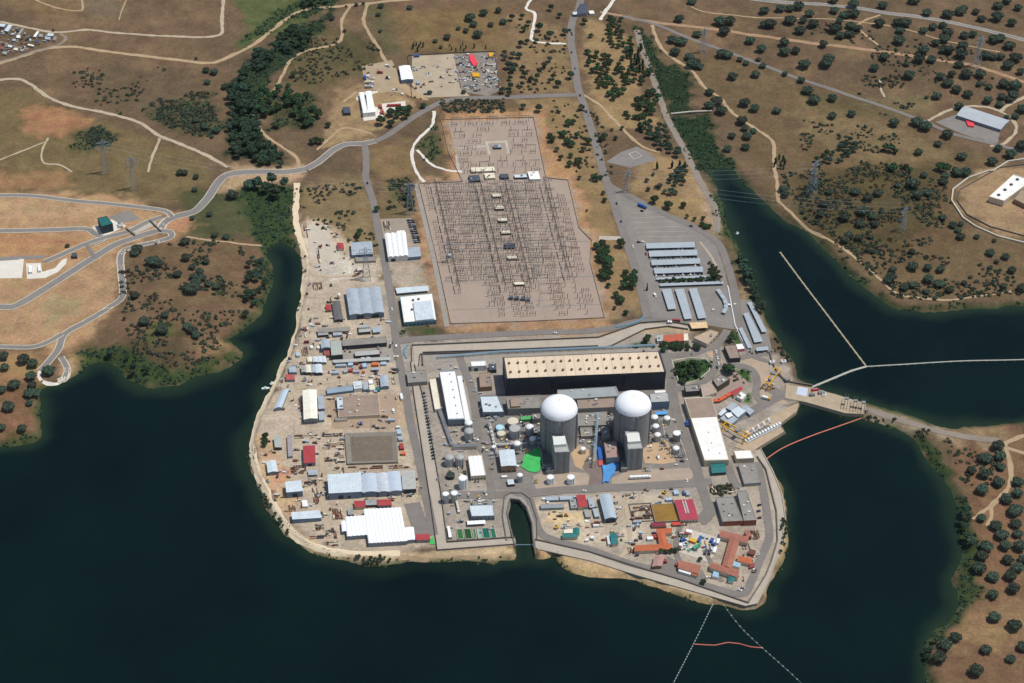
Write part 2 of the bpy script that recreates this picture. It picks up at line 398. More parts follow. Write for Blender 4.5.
c = mul(nt, c, ramp(nt, noise(nt, geo, 1.1, 3, .7), .82, 1.18))
c = mix(nt, ramp(nt, noise(nt, geo, .16, 6, .8), 0, .55, .58, .72), c, rgb(nt, srgb(74, 70, 46)))
hs = nd(nt, 'ShaderNodeHueSaturation'); nt.links.new(ramp(nt, noise(nt, geo, .06, 4), .485, .515), hs.inputs['Hue']); hs.inputs['Saturation'].default_value = 1.0
nt.links.new(c, hs.inputs['Color'])
nt.links.new(hs.outputs[0], b.inputs['Base Color'])
b.inputs['Roughness'].default_value = .95; b.inputs['Specular IOR Level'].default_value = .1
bp = nd(nt, 'ShaderNodeBump'); bp.inputs['Strength'].default_value = .5; bp.inputs['Distance'].default_value = .6
nt.links.new(noise(nt, geo, .7, 4, .7), bp.inputs['Height']); nt.links.new(bp.outputs[0], b.inputs['Normal'])
me.materials.append(mt)
ground = link(bpy.data.objects.new('ground', me)); ground['kind'] = 'structure'

# water
mt, nt, b = nm('lake_water')
geo = nd(nt, 'ShaderNodeNewGeometry').outputs['Position']
c = mix(nt, ramp(nt, noise(nt, geo, .006, 4), 0, 1, .35, .65), (.0010, .0070, .0071), (.0022, .0108, .0103))
c = mix(nt, nd(nt, 'ShaderNodeVertexColor', layer_name='Shallow').outputs['Color'], c, (.017, .034, .018))
nt.links.new(c, b.inputs['Base Color'])
b.inputs['Roughness'].default_value = .16; b.inputs['IOR'].default_value = 1.33; b.inputs['Specular IOR Level'].default_value = .2
bp = nd(nt, 'ShaderNodeBump'); bp.inputs['Strength'].default_value = .22; bp.inputs['Distance'].default_value = .35
nt.links.new(noise(nt, geo, .35, 3), bp.inputs['Height']); nt.links.new(bp.outputs[0], b.inputs['Normal'])
# the lake sheet: weedy shallows are really greener, so the sheet carries its depth
wx, wy = GX[::3], GY[::3]; ws = SD[::3, ::3]; wm = wx.size; X2, Y2 = np.meshgrid(wx, wy)
wv = np.stack([X2, Y2, np.full(X2.shape, WZ)], -1).reshape(-1, 3).astype(np.float32); ii = np.arange(wv.shape[0]).reshape(X2.shape)
wq = np.stack([ii[:-1, :-1], ii[:-1, 1:], ii[1:, 1:], ii[1:, :-1]], -1).reshape(-1, 4)
me = bpy.data.meshes.new('water'); me.vertices.add(len(wv)); me.vertices.foreach_set('co', wv.ravel()); me.loops.add(wq.size); me.loops.foreach_set('vertex_index', wq.ravel().astype(np.int32)); me.polygons.add(len(wq)); me.polygons.foreach_set('loop_start', np.arange(0, wq.size, 4, dtype=np.int32))
sh = np.clip(1+ws/(8+16*vnoise(X2+800, Y2+800, 40, 61)), 0, 1)*(1-.75*PEN[::3, ::3]); rgba = np.ones((len(wv), 4), np.float32); rgba[:, 0] = rgba[:, 1] = rgba[:, 2] = sh.ravel()
me.color_attributes.new('Shallow', 'FLOAT_COLOR', 'POINT').data.foreach_set('color', rgba.ravel()); me.update(calc_edges=True); me.materials.append(mt)
water = link(bpy.data.objects.new('water', me)); water['kind'] = 'structure'

# ------------------------------------------------------------------ roads, tracks and paved areas
LAYER = [0.06]
def smooth_line(pts, step=3.5):
    q = [P(*p) for p in pts]; q = [Vector((v.x, v.y)) for v in q]; out = []
    for i in range(len(q)-1):
        a, b_, c_, d_ = q[max(i-1, 0)], q[i], q[i+1], q[min(i+2, len(q)-1)]
        n = max(2, int((c_-b_).length/step))
        for k in range(n):
            s = k/n
            out.append(.5*((2*b_) + (c_-a)*s + (2*a-5*b_+4*c_-d_)*s*s + (3*b_-a-3*c_+d_)*s**3))
    out.append(q[-1]); return out
def ribbon(name, pts, w, mat, jit=0.0, off=None, smooth=True, side=0.0, kind='structure'):
    q = smooth_line(pts) if smooth else [Vector((P(*p).x, P(*p).y)) for p in pts]
    if off is None: LAYER[0] += .0025; off = LAYER[0]
    vs, us = [], []; L = 0
    for i, v in enumerate(q):
        tg = (q[min(i+1, len(q)-1)] - q[max(i-1, 0)]).normalized(); nrm = Vector((-tg.y, tg.x))
        if i: L += (q[i]-q[i-1]).length
        jl = jr = 0
        if jit:
            jl = (math.sin(L*.13+len(pts))+math.sin(L*.31+1.3))*.25*jit + rng.uniform(-1, 1)*jit*.35
            jr = (math.sin(L*.11+2+len(pts))+math.sin(L*.27+.4))*.25*jit + rng.uniform(-1, 1)*jit*.35
        for k, s in enumerate((-w/2-jl, -w/6, w/6, w/2+jr)):
            x = v + nrm*(s+side); vs.append((x.x, x.y, gz(x.x, x.y)+off)); us.append((L, s))
    fs = [(4*i+k, 4*i+4+k, 4*i+5+k, 4*i+1+k) for i in range(len(q)-1) for k in range(3)]
    return mesh_obj(name, vs, fs, mat, kind=kind, uvs=[[us[j] for j in f] for f in fs])
def pad(name, pts, mat, off=None, kind='structure', level=None):
    if off is None: LAYER[0] += .0025; off = LAYER[0]
    v = [P(*p) for p in pts]
    tri = tessellate_polygon([[Vector((q.x, q.y, 0)) for q in v]])
    vs = [(q.x, q.y, (gz(q.x, q.y) if level is None else level)+off) for q in v]
    fs = []
    for t_ in tri:
        a, b_, c_ = [Vector(vs[k]) for k in t_]
        fs.append(tuple(t_) if (b_-a).cross(c_-a).z > 0 else tuple(reversed(t_)))
    return mesh_obj(name, vs, fs, mat, kind=kind, uvs=[[(vs[k][0], vs[k][1]) for k in f] for f in fs])
dirt_m = surf('track_dirt', srgb(178, 152, 118), .14, .08, .95, dirt=srgb(158,128,92), dirt_amt=.5, fine=.1)
dirt_red = surf('track_red_dirt', srgb(168, 136, 104), .14, .08, .95, dirt=srgb(150,116,84), dirt_amt=.5, fine=.1)
pale_m = surf('track_pale_gravel', srgb(184, 166, 138), .1, .1, .95, fine=.1)
grey_gravel = surf('road_grey_gravel', srgb(142, 130, 116), .12, .07, .95, dirt=srgb(165,148,122), fine=.1)
asph = surf('road_asphalt', srgb(128, 121, 113), .1, .06, .9, dirt=srgb(146,136,122), dirt_amt=.5, fine=.1)
asph_dark = surf('road_new_asphalt', srgb(132, 127, 120), .1, .06, .9, dirt=srgb(124,118,110), fine=.08)
asph_pale = surf('road_old_asphalt', srgb(134, 128, 120), .1, .06, .9, dirt=srgb(168,154,134), fine=.1)
conc = surf('ground_concrete', srgb(186, 176, 160), .1, .08, .9, dirt=srgb(146,134,116), dirt_amt=.4, fine=.08, spec=.2)
conc_white = surf('ground_new_concrete', srgb(222, 214, 198), .06, .1, .9, dirt=srgb(190,176,152), fine=.06)
conc_grey = surf('ground_grey_concrete', srgb(158, 150, 138), .1, .1, .9, dirt=srgb(120,112,100), dirt_amt=.4, fine=.08)
kerb_m = surf('kerb_concrete', srgb(204, 192, 170), .08, .2, .9)
seawall_m = surf('seawall_concrete', srgb(180, 168, 150), .08, .06, .9, dirt=srgb(150,138,120), dirt_amt=.35, fine=.06)
line_m = surf('road_paint', srgb(222, 218, 208), .1, .5, .8)

TR = [
 ([(-30,17),(0,22),(25,27),(50,32),(65,32),(90,30),(130,34),(190,37),(215,36),(222,32),(222,18),(224,-6)], 5.5, pale_m),
 ([(-30,72),(0,63),(20,57),(45,49),(75,47),(110,52),(160,58),(208,63),(235,54),(256,43),(271,31),(298,12),(320,8),(351,5),(381,2),(440,-3)], 7, dirt_m),
 ([(60,34),(66,38),(60,44),(40,50),(0,62)], 4.5, grey_gravel), ([(-20,40),(0,42),(12,46),(28,49)], 4, grey_gravel),
 ([(0,80),(18,79),(30,84),(50,98),(75,107),(110,114),(138,122),(160,136),(185,146),(210,157),(228,167)], 6, pale_m),
 ([(-20,80),(0,80)], 6, pale_m), ([(25,-8),(40,2),(62,9),(78,11),(83,8),(80,-8)], 3.5, dirt_m), ([(128,-5),(122,10),(119,20)], 2.5, dirt_m),
 ([(351,5),(342,20),(342,37),(333,45),(306,51),(291,60),(283,74),(275,89),(262,97),(253,110),(255,120),(265,135),(282,147),(296,157),(299,166)], 5, dirt_m),
 ([(368,3),(363.5,20),(370,35),(378.5,47.5),(386,62.5),(396,82),(411,95),(428,100)], 5.5, dirt_m),
 ([(434,111),(432,125),(416,142),(412,155),(416,171),(424,182)], 4.5, conc_white), ([(417,150),(431,164),(446,170),(462,172)], 4.5, conc_white),
 ([(297,183),(296,221),(303.5,251),(306,271),(302,296),(296.5,321),(289,352),(280,372),(271,392),(262,410),(255,425),(252,445),(255,465),(261,480),(271,498),(282,520),(297,537),(320,548),(350,553),(400,553.5)], 8.5, surf('track_lakeside', srgb(222,202,168), .08, .1, .95, fine=.08)),
 ([(400,558),(440,556),(480,556),(516,556)], 4, dirt_m),
 ([(652,25),(659.5,45),(672,57.5),(692,71),(704.5,87.5),(719.5,97.5),(729.5,110),(749.5,125),(767,136),(774,146),(774,165),(777,182),(778,201)], 5.5, dirt_m),
 ([(778,201),(805.5,227),(843,248.5),(875.5,275),(893,291),(910.5,297),(948,300),(980.5,296),(1005.5,292),(1050,290)], 4, dirt_m),
 ([(632,19),(667,24),(699.5,27.5),(737,32.5),(768,37),(818,44),(868,50),(913,56),(943,61),(980.5,67.5),(1020.5,81),(1060,98)], 8, dirt_red),
 ([(928,121),(943,113),(960,107),(985,107),(1003,113),(1014,122),(1015.5,132.5),(1003,144),(990,146)], 5, pale_m), ([(1001,111),(1012,103),(1030,95)], 6, pale_m),
 ([(1008,162),(1024,159),(1050,158)], 4, pale_m), ([(1040,436),(1024,436),(1015,439),(1005,445),(1008,455),(1011,473),(1007.5,489),(992,505),(984,511),(974,520)], 6, dirt_m), ([(1007,448),(1024,453),(1040,454)], 6, dirt_m),
 ([(990.5,506),(991,518),(987,526)], 5, dirt_m), ([(632,19),(622,16),(600,12)], 6, dirt_red),
 ([(637,30),(642,50),(652,75),(662,105),(672,127.5),(684.5,150),(694.5,171),(709,198),(717,214),(716,232)], 10, grey_gravel),
 ([(880,15),(862,22),(860,30),(878,45)], 4, dirt_m), ([(688,5),(705,12),(740,16),(768,18),(840,20),(900,28),(950,42),(1000,52)], 3, dirt_m),
 ([(880,80),(881,90),(885,97)], 3.5, pale_m), ([(186,237),(215,241),(250,245),(262,246)], 3.5, dirt_m), ([(48,138),(42,152),(44,163),(60,165),(72,172)], 3, pale_m), ([(0,160),(20,152),(45,142)], 3, pale_m), ([(160,138),(152,158),(148,172)], 4, pale_m),
 ([(583,95),(600,105),(612,118),(640,145),(660,152)], 5, dirt_m), ([(535,-4),(526,8),(535,14),(533,28),(532,40),(545,43),(566,44)], 5, conc_white), ([(400,82),(412,92),(425,98)], 9, dirt_m),
 ([(343,102),(352,96),(357,92)], 5, dirt_m), ([(317,150),(330,138),(345,128),(372,134)], 4, dirt_m), ([(700,242),(712,258),(720,274)], 3, pale_m), ([(600,20),(608,8),(618,-6)], 6, conc_white),
 ([(684,510),(690,520),(690,545)], 3, conc_grey), ([(616,563),(627,549),(630,535),(628,520),(626,506)], 5, pale_m), ([(302,270),(320,276),(350,276),(381,276)], 5, pale_m), ([(297,388),(330,381),(365,378),(392,376)], 8, pale_m),
 ([(322,445),(322,480),(323,500),(326,525),(332,545)], 6, pale_m), ([(280,487),(297,477),(318,476)], 4, pale_m),
]
PADS = [
 ('parking_lot', [(612,186),(637,200),(667,215),(692,226),(715,241),(722,262),(728,285),(737,300),(752,300),(768,332),(772,350),(750,352),(738,330),(700,324),(652,322),(640,283)], asph_pale),
 ('parking_lot', [(622,207),(640,203),(668,217),(692,231),(702,241),(640,243)], surf('parking_gravel', srgb(140,132,122), .1, .06, .9, fine=.1)),
 ('helipad', [(606,162),(621,152),(637,146.5),(648,152),(657,160),(630,167.5)], asph_pale),
 ('yard_slab', [(361,92),(378,91),(380,110),(384,118),(364,121),(356,98)], conc_white), ('yard_slab', [(380,104),(405,101),(406,106),(385,113)], conc_white),
 ('sand_yard', [(412,56),(454,54),(460,88),(470,96),(420,98),(412,84)], surf('yard_sand', srgb(178,162,136), .12, .06, .95, dirt=srgb(164,140,108), dirt_amt=.6, fine=.1)),
 ('scrap_yard', [(454,54),(495,52),(500,90),(488,96),(462,92)], surf('scrap_ground', srgb(140,130,118), .2, .12, .95, dirt=srgb(96,90,84), dirt_amt=.6, fine=.15)),
 ('sand_yard', [(362,66),(392,60),(402,82),(425,96),(400,104),(376,90),(365,88)], surf('yard_dust', srgb(170,150,122), .12, .06, .95, dirt=srgb(156,130,100), dirt_amt=.5, fine=.1)),
 ('concrete_pad', [(92,227),(113,219),(126,226),(104,237)], conc_white), ('concrete_pad', [(-20,258),(45,255),(44,258.5),(-20,262)], asph_pale), ('gravel_pad', [(108,217),(128,210),(141,219),(120,224)], asph_pale),
 ('concrete_slab', [(-30,260),(24,259),(22,278),(-30,279)], conc_white), ('concrete_slab', [(26,263.5),(41,263),(42,272),(55,268),(62,260),(67,258),(66,264),(58,272),(45,278),(27,279)], conc_white),
 ('concrete_pad', [(128,228),(152,220),(158,224),(136,234)], conc), ('barn_yard', [(935,122),(955,115),(1000,131),(998,143),(990,143),(960,133)], asph_pale),
 ('gravel_yard', [(302,226),(328,225),(331,243),(342,258),(330,262),(314,256)], surf('yard_pale_gravel', srgb(196,184,164), .1, .1, .95, dirt=srgb(170,152,128), dirt_amt=.6, fine=.12)),
 ('workshop_yard', [(380,219),(412,218),(420,245),(420,262),(388,262)], surf('yard_worn', srgb(158,144,128), .12, .08, .95, dirt=srgb(180,160,130), fine=.12)),
 ('work_floor', [(330,347),(390,340),(394,362),(332,366)], conc_grey), ('work_floor', [(413,344),(600,337),(612,346),(598,350),(662,346),(668,372),(505,394),(480,392),(478,360),(424,362)], conc_grey),
 ('site_yard', [(330,395),(396,394),(398,428),(332,428)], surf('yard_brown', srgb(168,146,122), .1, .08, .95, dirt=srgb(190,166,130), dirt_amt=.6, fine=.1)),
 ('asphalt_yard', [(404,504),(420,502),(432,536),(415,538)], asph), ('asphalt_yard', [(440,365),(456,360),(476,420),(470,430),(458,430)], conc_grey), ('plant_floor', [(477,395),(668,385),(676,430),(692,470),(696,482),(560,489),(494,490),(480,430)], surf('plant_floor', srgb(132,125,117), .12, .1, .9, dirt=srgb(160,148,132), dirt_amt=.6, fine=.12)),
 ('gravel_bed', [(533,476),(545,471),(586,473),(594,480),(592,484),(567,489),(536,489)], surf('bed_gravel', srgb(172,154,134), .1, .1, .95, fine=.12)), ('gravel_bed', [(612,478),(630,470),(690,468),(694,474),(690,481),(612,485)], surf('bed_gravel', (0,0,0))),
 ('tiled_yard', [(570,450),(580,445),(589,450),(590,462),(583,470),(575,466)], surf('yard_tan', srgb(190,160,126), .08, .1, .9)), ('tiled_yard', [(640,444),(668,442),(676,462),(662,464),(645,463)], surf('yard_tan', (0,0,0))),
 ('lane', [(588,456),(600,452),(604,485),(588,486),(590,474),(582,468)], surf('lane_brown', srgb(128,112,104), .1, .1, .9)),
 ('concrete_yard', [(683,540),(688,529),(720,538),(714,556),(708,562),(679,552)], surf('yard_white_concrete', srgb(200,188,170), .08, .1, .9, dirt=srgb(170,150,128), fine=.1)),
 ('asphalt_yard', [(657,573),(668,556),(678,562),(702,570),(708,580),(690,580)], asph), ('depot_yard', [(738,355),(768,362),(768,390),(790,404),(762,405),(752,398),(757,380)], surf('yard_tan2', srgb(176,156,132), .1, .08, .95, fine=.1)),
 ('tiled_yard', [(722,376),(736,372),(751,384),(740,392),(716,398),(712,394)], surf('yard_pink', srgb(158,136,122), .1, .1, .9)), ('plaza', [(706,353),(718,350),(724,366),(720,372),(716,362)], surf('yard_tan', (0,0,0))),
 ('access_ramp', [(599,236),(621,236.5),(622,240),(599,240)], conc), 
 ('switchyard_gravel', [(419,184),(463,182.5),(448,122.5),(533,118.5),(545.5,178.5),(567.5,180.5),(579,228),(590,241),(590,262),(604,318),(451,324)], surf('switchyard_gravel', srgb(166,147,130), .07, .03, .95, dirt=srgb(176,162,146), dirt_amt=.5, fine=.12)),
 ('concrete_path', [(457,147),(486,145.5),(486,147),(457,148.5)], conc), ('concrete_path', [(485,141.5),(507,140.5),(510,153.5),(507.5,154),(505,142.5),(488,143.5),(491,154.5),(488.5,155)], conc), ('concrete_path', [(455,155),(457,155),(460,171),(457,171)], conc),
 ('seawall_strip', [(535,540),(590,552.5),(635,567),(680,580),(748,603.5),(766,575),(772,560),(777.5,541),(776.5,512),(771,490),(766,470),(757,457),(755,452),(760,452),(773,474),(782,497),(785,520),(782,541),(776,561),(770,580),(757,605.5),(745,606.5),(680,588),(640,577),(590,561),(540,550),(535.5,549)], seawall_m),
 ('security_strip', [(411,362),(414,362),(424,402),(433,450),(440,490),(447,543),(515,541.5),(516,548.5),(437.5,551.5),(430,498),(421,440),(414,395)], seawall_m),
 ('security_strip', [(413,346),(600,338),(640,324),(668,322),(690,326),(690,330),(668,327),(645,330),(610,347),(598,349),(420,355),(420,366),(415,366)], seawall_m),
 ('basin_apron', [(505,497),(510,494),(522,494),(530,500),(536,520),(536,542),(532.4,542),(531,525),(525.4,510),(519,502),(510.5,502),(508,516),(511,541),(507,541),(503,516)], conc_grey),
]
for n_, p_, m_ in PADS: pad(n_, p_, m_, level=0 if n_ in ('seawall_strip', 'security_strip', 'basin_apron', 'intake_apron', 'dam_crest') else None)
TR += [([(41,370),(39,377),(44,382),(54,384),(62,382),(66,377)], 5, conc_white)]
for p_, w_, m_ in TR: ribbon('track', p_, w_*.84, m_, jit=min(1.3, w_*.25))
RD = [
 ([(-40,309),(0,307),(15,306),(37.5,293.5),(65,276),(92.5,258.5),(115,245),(140,236),(160,230)], 9, 1), ([(160,230),(165,222),(175,217),(195,211),(207.5,198.5),(217.5,183.5),(227.5,175),(250,172),(285,172),(306,169)], 10, 1),
 ([(306,169),(318.5,162),(333.5,150),(346,144.5),(363.5,143.5),(376,141)], 9, 1), ([(376,141),(388.5,135),(406,122.5),(426,110),(446,101),(476,98),(506,97.5),(542,96),(576,95)], 9, 0),
 ([(364,143),(366,155),(366,171),(366,178.5),(373.5,203.5),(378.5,233.5),(385,263.5),(390,291),(393.5,316),(396,342),(399,359),(406.6,398),(411,425),(418,455),(425,490),(434,535)], 8.5, 0),
 ([(-30,195),(0,195.5),(32.5,196),(75,201),(105,203.5),(137.5,207),(165,211),(172,217)], 6, 1), ([(-30,231),(0,231),(50,230),(85,229),(94,233.5),(103,239),(92,244)], 7, 1),
 ([(45,262),(70,251),(87.5,243.5),(107.5,237),(130,231),(147.5,222),(162.5,217)], 7, 1), ([(160,231),(170,232),(171,237),(160,241),(130,248),(121,255),(121,271),(122.5,296),(110,307),(87.5,321),(65,334),(58,350),(47.5,363),(40,371)], 7, 1),
 ([(61,357),(67.5,369.5),(64,379),(58,382)], 5.5, 1), ([(-30,348),(0,347),(32.5,347),(50,341),(62,334)], 6, 1), ([(86,244),(92,253),(94,258)], 5, 0),
 ([(582,-4),(578,10),(572,22.5),(571,42.5),(574.5,62.5),(578,87.5),(586,112.5),(594.5,140),(603,171),(608,186),(619.5,221),(629.5,251),(639.5,283.5),(648,318)], 10, 0),
 ([(604,178),(612,187),(637,200),(667,215),(692,226),(717,242),(727,263.5),(734.5,291),(738,318),(738,330)], 9, 0),
 ([(399,341.5),(424,338.5),(470,336),(540,332.5),(583,331.5),(612,328),(642,321),(687,322)], 9, 0),
 ([(622,16),(657,25),(687,37.5),(724.5,51),(762,65),(805.5,81),(855.5,97.5),(893,110),(923,121),(953,134),(993,144),(1040,156)], 6, 0),
 ([(715,-9),(768,1),(843,6.5),(893,14),(943,21),(980.5,29),(1040,45)], 7.5, 2),
 ([(440,494),(470,495),(520,494),(567,490),(630,487),(677,484),(712,482)], 11, 0), ([(458,352),(463,366),(472,390.5),(477,427),(484,455),(492,492)], 8, 0),
 ([(662,349),(669,367),(672.5,390.5),(677,414),(688,444),(696,467),(701,484),(709,514),(700,522)], 10, 0),
 ([(666,356),(691,354),(705,349),(716,345),(724,336),(727,330)], 9, 0), ([(716,348),(717,362),(711,376),(695,386),(679,389),(672,388)], 8, 0), ([(716,366),(740,366),(752,370),(757,380),(756,395),(762,402)], 8, 0),
 ([(505,497),(527,497),(534,515),(541,533),(559,541.5),(590.5,550),(630,563.5),(677,575.5),(710.5,587),(742,594),(752,580),(759,562),(769,538),(767,514),(762,483),(757,462)], 8, 0),
 ([(700,520),(684,523),(677,536),(676,552),(680,565),(672,573)], 5.5, 0), ([(727,462),(733,480),(739,488)], 9, 0), ([(738,330),(745,345),(752,356),(770,362)], 6, 0), ([(740,358),(765,353),(775,352)], 8, 0),
 ([(764,385),(780,394),(795,398)], 12, 0), ([(795,396),(830,402),(860,408),(900,420),(950,434),(1000,441)], 8, 3), ([(728,420),(745,415),(765,404),(785,394)], 11, 0), ([(704,550),(714,568),(722,582)], 4.5, 0), ([(700,522),(708,514),(716,503)], 14, 0)]
for p_, w_, e_ in RD:
    if e_ == 1: ribbon('kerb', p_, w_+1.9, kerb_m, jit=.3)
    if e_ == 2: ribbon('verge', p_, w_+3.5, surf('verge_gravel', srgb(132,122,106), .12, .1, .95), jit=1)
    ribbon('road', p_, w_, asph_dark if e_ == 1 else (grey_gravel if e_ == 3 else asph if e_ != 2 else asph_pale), jit=.25)
    if e_ == 2:
        for s_ in (-w_/2+.5, w_/2-.5): ribbon('road_marking', p_, .35, line_m, side=s_)
ribbon('parking_marking', [(629,154),(636,151.5),(642,156),(634,159.5),(629,154)], .7, line_m, smooth=False)
ribbon('service_road', [(415.6,184),(425,222),(434,260),(447,327)], 5.5, conc_grey)
for u_ in ([(470,183),(478,230),(488,290),(492,318)], [(520,182),(531,240),(541,290),(546,318)], [(424,205),(576,202)], [(434,245),(590,241)], [(441,282),(596,276)], [(448,310),(600,304)]): ribbon('cable_trench', u_, 1.6, conc_grey)
for k in range(7):
    a, b_ = (629+k*1.6, 209+k*4.7), (650+k*7.4, 207+k*4.9)
    if k: ribbon('parking_marking', [a, b_], .22, line_m, smooth=False)
# ------------------------------------------------------------------ mesh builder and thing helpers
def tag(o, label, cat, group=None):
    o['label'] = label; o['category'] = cat
    if group: o['group'] = group
    return o
def thing(name, label, cat, loc, group=None, rz=0.0):
    o = link(bpy.data.objects.new(name, None)); o.location = loc; o.rotation_euler = (0, 0, rz); o.empty_display_size = 1
    return tag(o, label, cat, group)
class MB:
    def __init__(s): s.v, s.f, s.uv = [], [], []
    def face(s, pts, u=None, vdir=None):
        i = len(s.v); s.v += [Vector(p) for p in pts]; s.f.append(tuple(range(i, i+len(pts))))
        p0 = Vector(pts[0])
        if u is None:
            u = (Vector(pts[1])-p0); u = u.normalized() if u.length > 1e-6 else Vector((1, 0, 0))
        n = Vector((0, 0, 0))
        for k in range(1, len(pts)-1): n += (Vector(pts[k])-p0).cross(Vector(pts[k+1])-p0)
        w = n.normalized().cross(u) if n.length > 1e-9 else Vector((0, 0, 1))
        s.uv.append([((Vector(p)).dot(u), (Vector(p)-p0).dot(w)) for p in pts])
    def prism(s, poly, z0, z1, top=True, bottom=False, u=None):
        """poly: xy counter-clockwise; z1 may be a list"""
        n = len(poly); zs = z1 if isinstance(z1, (list, tuple)) else [z1]*n
        A = [Vector((p[0], p[1], z0)) for p in poly]; B = [Vector((p[0], p[1], zs[i])) for i, p in enumerate(poly)]
        for i in range(n):
            j = (i+1) % n; s.face([A[i], A[j], B[j], B[i]])
        if top: s.face(B, u)
        if bottom: s.face(A[::-1])
    def box(s, c, sx, sy, sz, rz=0.0):
        """box standing on c (base centre)"""
        ca, sa = math.cos(rz), math.sin(rz)
        q = [(c[0]+x*ca-y*sa, c[1]+x*sa+y*ca) for x, y in ((-sx/2,-sy/2),(sx/2,-sy/2),(sx/2,sy/2),(-sx/2,sy/2))]
        s.prism(q, c[2], c[2]+sz, bottom=True)
    def lathe(s, c, prof, n=24):
        rings = [[Vector((c[0]+r*math.cos(2*math.pi*k/n), c[1]+r*math.sin(2*math.pi*k/n), c[2]+z)) for k in range(n)] for r, z in prof]
        for a, b_ in zip(rings[:-1], rings[1:]):
            for k in range(n):
                j = (k+1) % n
                s.face([a[k], a[j], b_[j], b_[k]])
        if prof[-1][0] > 1e-3: s.face(rings[-1])
    def tube(s, a, b_, r, n=6):
        a, b_ = Vector(a), Vector(b_); d = (b_-a).normalized()
        x = d.orthogonal().normalized(); y = d.cross(x)
        A = [a+(x*math.cos(2*math.pi*k/n)+y*math.sin(2*math.pi*k/n))*r for k in range(n)]
        B = [p+(b_-a) for p in A]
        for k in range(n): s.face([A[k], A[(k+1) % n], B[(k+1) % n], B[k]])
        s.face(A[::-1]); s.face(B)
    def path(s, pts, r, n=6):
        for a, b_ in zip(pts[:-1], pts[1:]): s.tube(a, b_, r, n)
    def build(s, name, mat, parent=None, smooth=False, origin=None):
        o = (parent.matrix_world.translation if False else None)
        off = Vector(origin) if origin is not None else Vector((0, 0, 0))
        return mesh_obj(name, [p-off for p in s.v], s.f, mat, parent, smooth=smooth, uvs=s.uv)

def bslope(x, y): return (x-60)/(y+1450)
def grid_quad(x0, y0, w, h, asl=-.04):
    f = lambda x, y: (x+bslope(x, y)*h, y+h)
    fl, fr = (x0, y0), (x0+w, y0+asl*w)
    nl, nr = f(*fl), f(*fr)
    return [fl, fr, nr, nl]
def quad_world(roof, h):
    """photo corners of a roof (far-left, far-right, near-right, near-left) -> corners on the ground plan, base height"""
    if len(roof) == 4 and not isinstance(roof[0], tuple): roof = grid_quad(*roof)
    cx = sum(p[0] for p in roof)/len(roof); cy = sum(p[1] for p in roof)/len(roof)
    base = 0.0
    for _ in range(3):
        q = at(cx, cy, base+h); base = gz(q.x, q.y)
    return [at(x, y, base+h) for x, y in roof], base

def lerp(a, b_, t): return a+(b_-a)*t
# shared finishes
W_GREY = surf('clad_grey', srgb(132, 140, 146), .08, .2, .6, stripes=.25, sdepth=.06); W_BLUE = surf('clad_blue_grey', srgb(120, 136, 150), .08, .2, .6, stripes=.25, sdepth=.06)
W_WHITE = surf('render_white', srgb(222, 220, 212), .06, .2, .8, dirt=srgb(180,172,160), dirt_amt=.3); W_CREAM = surf('render_cream', srgb(206, 192, 166), .06, .2, .8, dirt=srgb(160,146,124), dirt_amt=.3)
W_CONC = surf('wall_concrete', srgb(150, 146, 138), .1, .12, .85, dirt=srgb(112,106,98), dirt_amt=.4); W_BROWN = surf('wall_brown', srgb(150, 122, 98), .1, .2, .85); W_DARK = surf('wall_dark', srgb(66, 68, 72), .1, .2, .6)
W_BRICK = surf('wall_brick', srgb(150, 92, 76), .1, .3, .85)
R_GREYBLUE = surf('roof_blue_grey', srgb(170, 179, 184), .08, .12, .5, dirt=srgb(140,146,148), dirt_amt=.75, stripes=.16, sdepth=.1); R_GREY = surf('roof_grey', srgb(158, 160, 156), .1, .1, .7, dirt=srgb(126,122,114), dirt_amt=.75, stripes=.2, sdepth=.08)
R_WHITE = surf('roof_white', srgb(246, 246, 240), .04, .1, .5, dirt=srgb(214,208,196), dirt_amt=.45, stripes=.075, sdepth=.14); R_WHITEFLAT = surf('roof_white_flat', srgb(244, 240, 230), .05, .1, .6, dirt=srgb(206,196,180), dirt_amt=.5)
R_PALE = surf('roof_pale', srgb(206, 216, 218), .06, .12, .55, dirt=srgb(170,174,172), dirt_amt=.65, stripes=.14, sdepth=.08); R_CREAM = surf('roof_cream', srgb(232, 222, 196), .06, .12, .6, dirt=srgb(190,172,140), dirt_amt=.5, stripes=.12, sdepth=.06)
R_RED = surf('roof_red', srgb(170, 66, 68), .1, .2, .6, dirt=srgb(140,52,52), dirt_amt=.4, stripes=.2, sdepth=.12); R_TILE = surf('roof_orange_tile', srgb(190, 104, 68), .1, .3, .8, dirt=srgb(166,84,52), dirt_amt=.5, stripes=.35, sdepth=.16); R_OLDTILE = surf('roof_old_tile', srgb(166, 108, 88), .12, .25, .8, dirt=srgb(132,88,74), dirt_amt=.5, stripes=.3, sdepth=.14)
R_TEAL = surf('roof_teal', srgb(46, 116, 112), .08, .2, .5, dirt=srgb(30,96,94), dirt_amt=.4, stripes=.16, sdepth=.15); R_FLATGREY = surf('roof_felt_grey', srgb(146, 140, 130), .12, .1, .9, dirt=srgb(112,104,96), dirt_amt=.5, fine=.1); R_FLATBROWN = surf('roof_gravel_brown', srgb(156, 136, 120), .1, .1, .95, dirt=srgb(126,108,94), dirt_amt=.5, fine=.1)
R_DARK = surf('roof_dark', srgb(76, 82, 92), .1, .2, .6, stripes=.2); R_LIGHTGREY = surf('roof_light_grey', srgb(178, 178, 170), .08, .1, .8, dirt=srgb(146,140,130), dirt_amt=.5, fine=.08)
